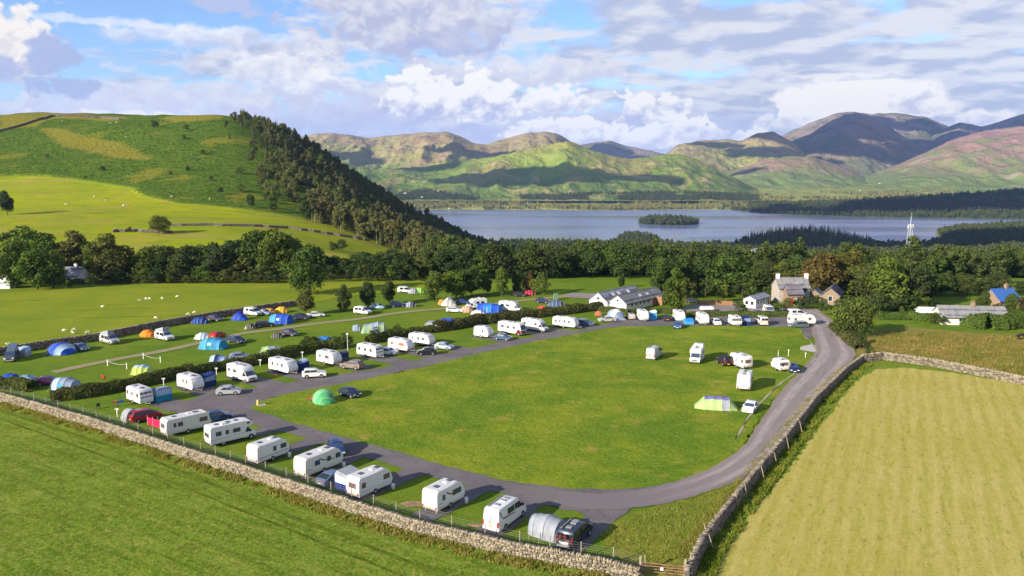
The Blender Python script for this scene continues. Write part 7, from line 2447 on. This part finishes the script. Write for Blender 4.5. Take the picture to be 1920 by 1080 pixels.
# ------------------------------------------------------------------ animals
def quadruped_mesh(name, m, L, H, fat, neck, head, leg_r, neck_up):
    """one skinned body: trunk, neck, head, four jointed legs and a tail"""
    vs, es, rs = [], [], []

    def add(p, r_, par=None):
        vs.append(p)
        rs.append(r_)
        if par is not None:
            es.append((par, len(vs) - 1))
        return len(vs) - 1
    back = H * .72
    a = add((0, 0, back), fat)
    ch = add((L * .32, 0, back), fat * .95, a)
    hp = add((-L * .36, 0, back + .02), fat * .9, a)
    nk = add((L * .48, 0, back + neck_up * .5), neck, ch)
    hd_ = add((L * .60, 0, back + neck_up), head, nk)
    add((L * .60 + head * 2.2, 0, back + neck_up - head * .9), head * .55, hd_)
    for s in (-1, 1):
        e = add((L * .56, s * head * 1.2, back + neck_up + head * .9), head * .25, hd_)
        k = add((L * .33, s * fat * .55, H * .38), leg_r * 1.2, ch)
        add((L * .33, s * fat * .55, 0.02), leg_r, k)
        k = add((-L * .33, s * fat * .55, H * .48), leg_r * 1.7, hp)
        k2 = add((-L * .42, s * fat * .55, H * .28), leg_r * 1.05, k)
        add((-L * .40, s * fat * .55, 0.02), leg_r, k2)
    add((-L * .52, 0, back - H * .12), leg_r * .8, hp)
    me = bpy.data.meshes.new(name)
    me.from_pydata(vs, es, [])
    o = bpy.data.objects.new(name, me)
    C.objects.link(o)
    sk = o.modifiers.new('skin', 'SKIN')
    sv = me.skin_vertices[0].data
    for i, r_ in enumerate(rs):
        sv[i].radius = (r_, r_)
    sv[0].use_root = True
    o.modifiers.new('sub', 'SUBSURF').levels = 1
    dg = bpy.context.evaluated_depsgraph_get()
    m2 = bpy.data.meshes.new_from_object(o.evaluated_get(dg))
    bpy.data.objects.remove(o)
    m2.materials.clear()
    m2.materials.append(m)
    m2.polygons.foreach_set('use_smooth', [True] * len(m2.polygons))
    return m2


WOOL = plain('wool', (.62, .58, .48), .95, .05, wear=.2, scale=4)
SHEEP = quadruped_mesh('sheep', WOOL, 1.15, .85, .27, .14, .11, .05, .12)
SHEEP2 = quadruped_mesh('sheep', WOOL, 1.15, .85, .27, .13, .10, .05, -.38)
SHEEP_PX = [(120, 622, 0, 'sheep standing apart just behind the dark wall, left of the pair'), (139, 620, 1, 'upper sheep of the pair behind the dark wall'), (137, 626, 0, 'lower sheep of the pair behind the dark wall'), (165, 625, 1, 'sheep close against the dark wall behind the silver campervan'), (192, 577, 0, 'lone sheep in the middle of the sheep pasture'),
            (263, 565, 0, 'first sheep of the far line in the pasture'), (274, 562, 1, 'second sheep of the far line in the pasture'), (281, 562, 0, 'third sheep of the far line in the pasture'), (304, 561, 1, 'fourth sheep of the far line in the pasture'), (292, 598, 1, 'sheep by the wall above the orange tent'), (332, 558, 0, 'sheep alone at the far right of the pasture line'),
            (353, 591, 1, 'left sheep of the two by the wall above the dark blue tent'), (364, 588, 0, 'right sheep of the two by the wall above the dark blue tent'), (17, 648, 0, 'sheep behind the raised roof of the dark grey campervan')]
for u, v, k, lab in SHEEP_PX:
    p = G(u, v)
    o = link('sheep', SHEEP2 if k else SHEEP, None, p)
    o.rotation_euler = (0, 0, random.uniform(-.5, .5) + (math.pi if (u % 2) else 0))
    o.scale = (.8, .8, .8)
    tag(o, 'white ' + lab, 'sheep', 'sheep in the pasture')
for u, v in [(176, 371), (199, 378), (231, 388), (238, 387), (321, 371), (393, 374), (117, 228), (207, 232), (218, 230), (124, 386), (236, 258)]:
    p = terr_hit(u, v)
    if p:
        o = link('sheep', SHEEP, None, p)
        o.rotation_euler = (0, 0, random.uniform(0, 6.28))
        o.scale = (1.3, 1.3, 1.3)
        tag(o, 'tiny white sheep grazing high on the green hill', 'sheep', 'sheep on the hill')
HORSE = quadruped_mesh('horse', plain('dark_coat', (.025, .018, .016), .7, .2), 2.0, 1.65, .36, .2, .14, .08, -.35)
o = link('horse', HORSE, None, G(1915, 637))
o.rotation_euler = (0, 0, math.pi)
tag(o, 'dark horse grazing in the rough pasture at the right edge', 'horse')

# ------------------------------------------------------------------ small things
POSTW = plain('white_post', (.72, .71, .66), .6)
for u, v, lab in [(307, 722, 'white electric hook up post behind the older caravan'), (406, 702, 'white electric hook up post behind the hedge row motorhome'), (488, 686, 'white electric hook up post left of the long hedge row caravan'), (567, 671, 'white electric hook up post by the upright hedge bushes'), (652, 648, 'white electric hook up post behind the three window caravan'), (220, 781, 'white electric hook up post by the dark red people carrier')]:
    h = empty('hookup_post', G(u, v))
    MB().box(-.05, .05, -.05, .05, 0, 1.15).build('post', POSTW, h)
    MB().box(-.28, .28, -.09, .09, 1.1, 1.28).build('socket_box', POSTW, h)
    MB().box(-.22, -.05, -.1, -.09, 1.13, 1.24).build('socket', DARKP, h)
    tag(h, lab, 'hook-up post', 'hook up posts')
for i, (u0, v0, u1, v1, lab) in enumerate([(202, 686, 238, 692, 'white rope strung between two white posts, left pair'), (269, 673, 301, 680, 'white rope strung between two white posts, right pair beside the lime tent')]):
    a, b = G(u0, v0), G(u1, v1)
    rp = empty('rope_barrier', a)
    d = b - a
    for q in (Vector((0, 0, 0)), d):
        MB().box(q.x - .06, q.x + .06, q.y - .06, q.y + .06, 0, 1.25).build('post', POSTW, rp)
    pts = [d * t + Vector((0, 0, 1.0 - .35 * 4 * t * (1 - t))) for t in [k / 8 for k in range(9)]]
    MB().tube(pts, [.02] * 9, 5).build('rope', POSTW, rp)
    tag(rp, lab, 'rope barrier', 'rope barriers')
bo = empty('water_point', G(484, 760), .4)
MB().tube([(0, 0, 0), (0, 0, .75), (0, 0, .95)], [.22, .22, .12], 10).build('bollard', plain('yellow_bollard', (.55, .38, .12), .7), bo, 40)
MB().box(-.2, 1.2, -.4, .4, 0, .09).build('slab', plain('slab', (.45, .43, .40), .9), bo)
MB().tube([(0, -.2, .7), (0, -.38, .68), (0, -.4, .6)], [.03, .03, .03], 5).build('tap', GREYM, bo)
tag(bo, 'yellow water point bollard with slab at the tip of the green', 'water point')
# windbreak
a, b = G(277, 797), G(308, 806)
wb = empty('windbreak', a)
d = b - a
nrm = Vector((-d.y, d.x, 0)).normalized()
mb = MB()
for k in range(9):
    t = k / 8
    q = d * t + nrm * .06 * math.sin(k * 2.1)
    mb.v += [(q.x, q.y, .1), (q.x, q.y, 1.25)]
mb.f = [(2 * k, 2 * k + 2, 2 * k + 3, 2 * k + 1) for k in range(8)]
mb.build('cloth', PINK, wb)
for k in range(4):
    q = d * (k / 3)
    MB().tube([(q.x, q.y, 0), (q.x, q.y, 1.55)], [.025, .02], 5).build('pole', GUY, wb)
tag(wb, 'crimson pink windbreak between the red people carrier and the long caravan', 'windbreak')


def bicycle(root_loc, rz, colm, label):
    b = empty('bicycle', root_loc, rz)
    for x in (-.52, .52):
        n = 20
        pts = [(x + math.cos(k / n * 6.2832) * .33, 0, .33 + math.sin(k / n * 6.2832) * .33) for k in range(n + 1)]
        wl = MB().tube(pts, [.022] * (n + 1), 4, False).build('wheel', RUBBER, b)
        mb = MB()
        for k in range(6):
            an = k * math.pi / 6
            mb.beam((x - math.cos(an) * .32, 0, .33 - math.sin(an) * .32), (x + math.cos(an) * .32, 0, .33 + math.sin(an) * .32), .008)
        mb.build('spokes', GREYM, wl)
    mb = MB()
    for p, q in (((-.52, 0, .33), (-.12, 0, .30)), ((-.12, 0, .30), (-.22, 0, .82)), ((-.52, 0, .33), (-.2, 0, .72)), ((-.2, 0, .74), (.34, 0, .82)), ((-.12, 0, .30), (.36, 0, .74)), ((.33, 0, .88), (.52, 0, .33))):
        mb.beam(p, q, .055)
    mb.build('frame', colm, b)
    MB().box(-.36, -.1, -.07, .07, .86, .92).build('saddle', DARKP, b)
    MB().tube([(.3, -.28, .98), (.33, 0, .92), (.3, .28, .98)], [.02] * 3, 5).build('handlebar', DARKP, b)
    MB().cyl((-.12, 0, .30), (0, 1, 0), .1, .03, 12).build('chainring', GREYM, b)
    tag(b, label, 'bicycle', 'bicycles on the black campervan')


vb = [o for o in bpy.data.objects if o.get('label', '').startswith('black low campervan')][0]
hv = vb.rotation_euler.z
fw = Vector((math.cos(hv), math.sin(hv), 0))
for k, (dd, nm, cl) in enumerate(((2.62, 'red bicycle on the tailgate rack of the black campervan', plain('bike_red', (.55, .05, .03), .4)), (2.82, 'black bicycle outermost on the rack of the black campervan', DARKP))):
    bicycle(Vector(vb.location) - fw * dd + Vector((0, 0, .75)), hv + math.pi / 2 + (.0 if k == 0 else math.pi), cl, nm)
MB().box(-2.95, -2.5, -.7, .7, .55, .64).build('bike_rack', GREYM, vb)
MB().box(-2.62, -2.5, -.5, .5, .66, .98).build('rack_board', PLATE_W, vb)


def chair(u, v, rz, seatm, label):
    c_ = empty('camping_chair', G(u, v), rz)
    MB().box(-.25, .25, -.25, .25, .40, .45).build('seat', seatm, c_)
    mb = MB()
    mb.add([(-.25, -.25, .45), (-.25, .25, .45), (-.42, .25, 1.0), (-.42, -.25, 1.0), (-.29, -.25, .45), (-.29, .25, .45), (-.46, .25, 1.0), (-.46, -.25, 1.0)], [(0, 1, 2, 3), (7, 6, 5, 4), (0, 4, 5, 1), (1, 5, 6, 2), (2, 6, 7, 3), (3, 7, 4, 0)])
    mb.build('backrest', seatm, c_)
    for sx_, sy_ in ((-1, -1), (1, -1), (1, 1), (-1, 1)):
        MB().beam((sx_ * .3, sy_ * .27, 0), (-sx_ * .22, sy_ * .24, .44), .035).build('leg', DARKP, c_)
    for s in (-1, 1):
        MB().beam((-.3, s * .29, .68), (.26, s * .29, .68), .05).build('armrest', DARKP, c_)
    tag(c_, label, 'chair', 'camping chairs')


chair(184, 766, 2.2, DKGREY, 'dark folding chair on the grass before the people carrier')
chair(222, 762, .4, GREYC, 'grey low folding chair beside the dark one on the grass')
chair(196, 712, 1.2, REDC, 'red camping chair at the end of the long hedge')
chair(580, 752, 2.0, ORANGE, 'orange camping chair at the door of the bright green tent')


def crate(u, v, m, label):
    c_ = empty('crate', G(u, v), .5)
    mb = MB()
    mb.box(-.3, .3, -.2, .2, 0, .03).box(-.3, -.27, -.2, .2, .03, .32).box(.27, .3, -.2, .2, .03, .32).box(-.27, .27, -.2, -.17, .03, .32).box(-.27, .27, .17, .2, .03, .32)
    mb.build('box', m, c_)
    MB().box(-.32, .32, -.22, .22, .32, .36).build('lid', m, c_)
    for s in (-1, 1):
        MB().box(s * .30, s * .33, -.08, .08, .2, .25).build('handle', DARKP, c_)
    tag(c_, label, 'crate', 'crates on the grass')


crate(215, 755, plain('red_plastic', (.35, .07, .05)), 'red plastic crate left of the older white caravan')
crate(228, 754, plain('blue_plastic', (.03, .07, .35)), 'blue plastic crate left of the older white caravan')
crate(516, 706, ORANGE, 'orange box at the hitch of the long hedge row caravan')
for u, v, colm, lab, hh in [(1459, 668, plain('orange_sign', (.65, .14, .03)), 'small orange topped marker post behind the small old caravan', 1.2), (1478, 668, POSTW, 'thin white marker post behind the navy car', 1.3), (1510, 671, POSTW, 'short white marker post by the concrete apron', 1.0), (913, 596, plain('sign_red', (.6, .04, .04)), 'round red sign on a post in the dense hedge', 2.9), (1525, 607, plain('yellow_green_bin', (.30, .28, .05)), 'small yellow green marker beside the track bend', 1.1)]:
    s_ = empty('marker_post', G(u, v))
    MB().tube([(0, 0, 0), (0, 0, hh)], [.05, .05], 6).build('post', POSTW, s_)
    MB().cyl((0, -.06, hh), (0, 1, .1), .14, .05, 12).build('disc', colm, s_)
    tag(s_, lab, 'post')
# plank fence by the yard
a, b = G(1312, 571), G(1376, 573)
pf = empty('plank_fence', a, math.atan2(b.y - a.y, b.x - a.x))
ln = (b - a).length
for k in range(int(ln / .42)):
    MB().box(k * .42, k * .42 + .38, -.02, .02, .05, 1.35 + random.uniform(-.05, .05)).build('plank', TIMBER, pf)
MB().beam((0, .06, .4), (ln, .06, .4), .08).build('rail', TIMBER, pf)
MB().beam((0, .06, 1.1), (ln, .06, 1.1), .08).build('rail', TIMBER, pf)
tag(pf, 'red brown plank fence at the back of the farm yard', 'fence')
# lamp post in the hedge
lp = empty('lamp_post', G(652, 658))
MB().tube([(0, 0, 0), (0, 0, 3.6)], [.06, .045], 6).build('pole', POSTW, lp)
MB().box(-.2, .2, -.2, .2, 3.55, 3.85).build('lamp', CLEARL, lp)
tag(lp, 'white lamp post standing in the hedge gap', 'lamp post')

lone('small', 1752, 607, 585, 'leafy bush hiding the gable end of the bungalow', MD, 1.3, 1)
lone('small', 1768, 610, 592, 'low round bush before the bungalow gable', (0.9, 1.2, 0.8), 1.3, 2)
lone('broad', 1842, 592, 545, 'leafy tree half hiding the blue roofed house', MD, 0.8, 2)
lone('broad', 1895, 588, 548, 'green tree right of the blue roof', (1.1, 1.2, 0.9), 0.9, 4)
lone('small', 1870, 588, 568, 'bushes below the blue roof', LT, 1.5, 1)
lone('small', 1530, 572, 552, 'bushy shrub between the farmhouse and the barn', MD, 1.2, 0)
lone('small', 1572, 580, 560, 'dark shrub below the barn gable', DK, 1.1, 1)
lone('broad', 100, 540, 470, 'leafy bright tree left of the cottage', LT, 0.9, 5)
lone('broad', 70, 542, 462, 'big bright green tree before the white shed', (1.3, 1.4, 0.9), 1.1, 6)
lone('broad', 30, 540, 452, 'big leafy tree hiding the white house', LT, 1.0, 0)
lone('small', 175, 538, 512, 'bush at the right end of the cottage', MD, 1.2, 2)
lone('small', 128, 541, 524, 'low bush in front of the cottage', LT, 1.3, 0)

lone('small', 1498, 580, 556, 'leafy shrub before the right half of the farmhouse', MD, 1.2, 2)
lone('small', 1460, 584, 564, 'low leafy shrub before the farmhouse wing', LT, 1.2, 0)

# ------------------------------------------------------------------ air
zt = TOPZ + 25
hm = bpy.data.materials.new('haze_air')
hm.use_nodes = True
t = NT(hm.node_tree)
pv = t.n('ShaderNodeVolumePrincipled')
pv.inputs['Color'].default_value = (0.30, 0.48, 1.0, 1)
pv.inputs['Density'].default_value = 3.3e-5
t.t.links.new(pv.outputs[0], t.n('ShaderNodeOutputMaterial').inputs['Volume'])
tag(MB().box(-9500, 9500, -2500, 13500, -140, zt).build('haze', hm), 'thin blue summer haze in the air over the valley', 'haze', kind='stuff')
print('haze top', zt, 'tris', sum(len(o.data.polygons) for o in bpy.data.objects if o.type == 'MESH'))
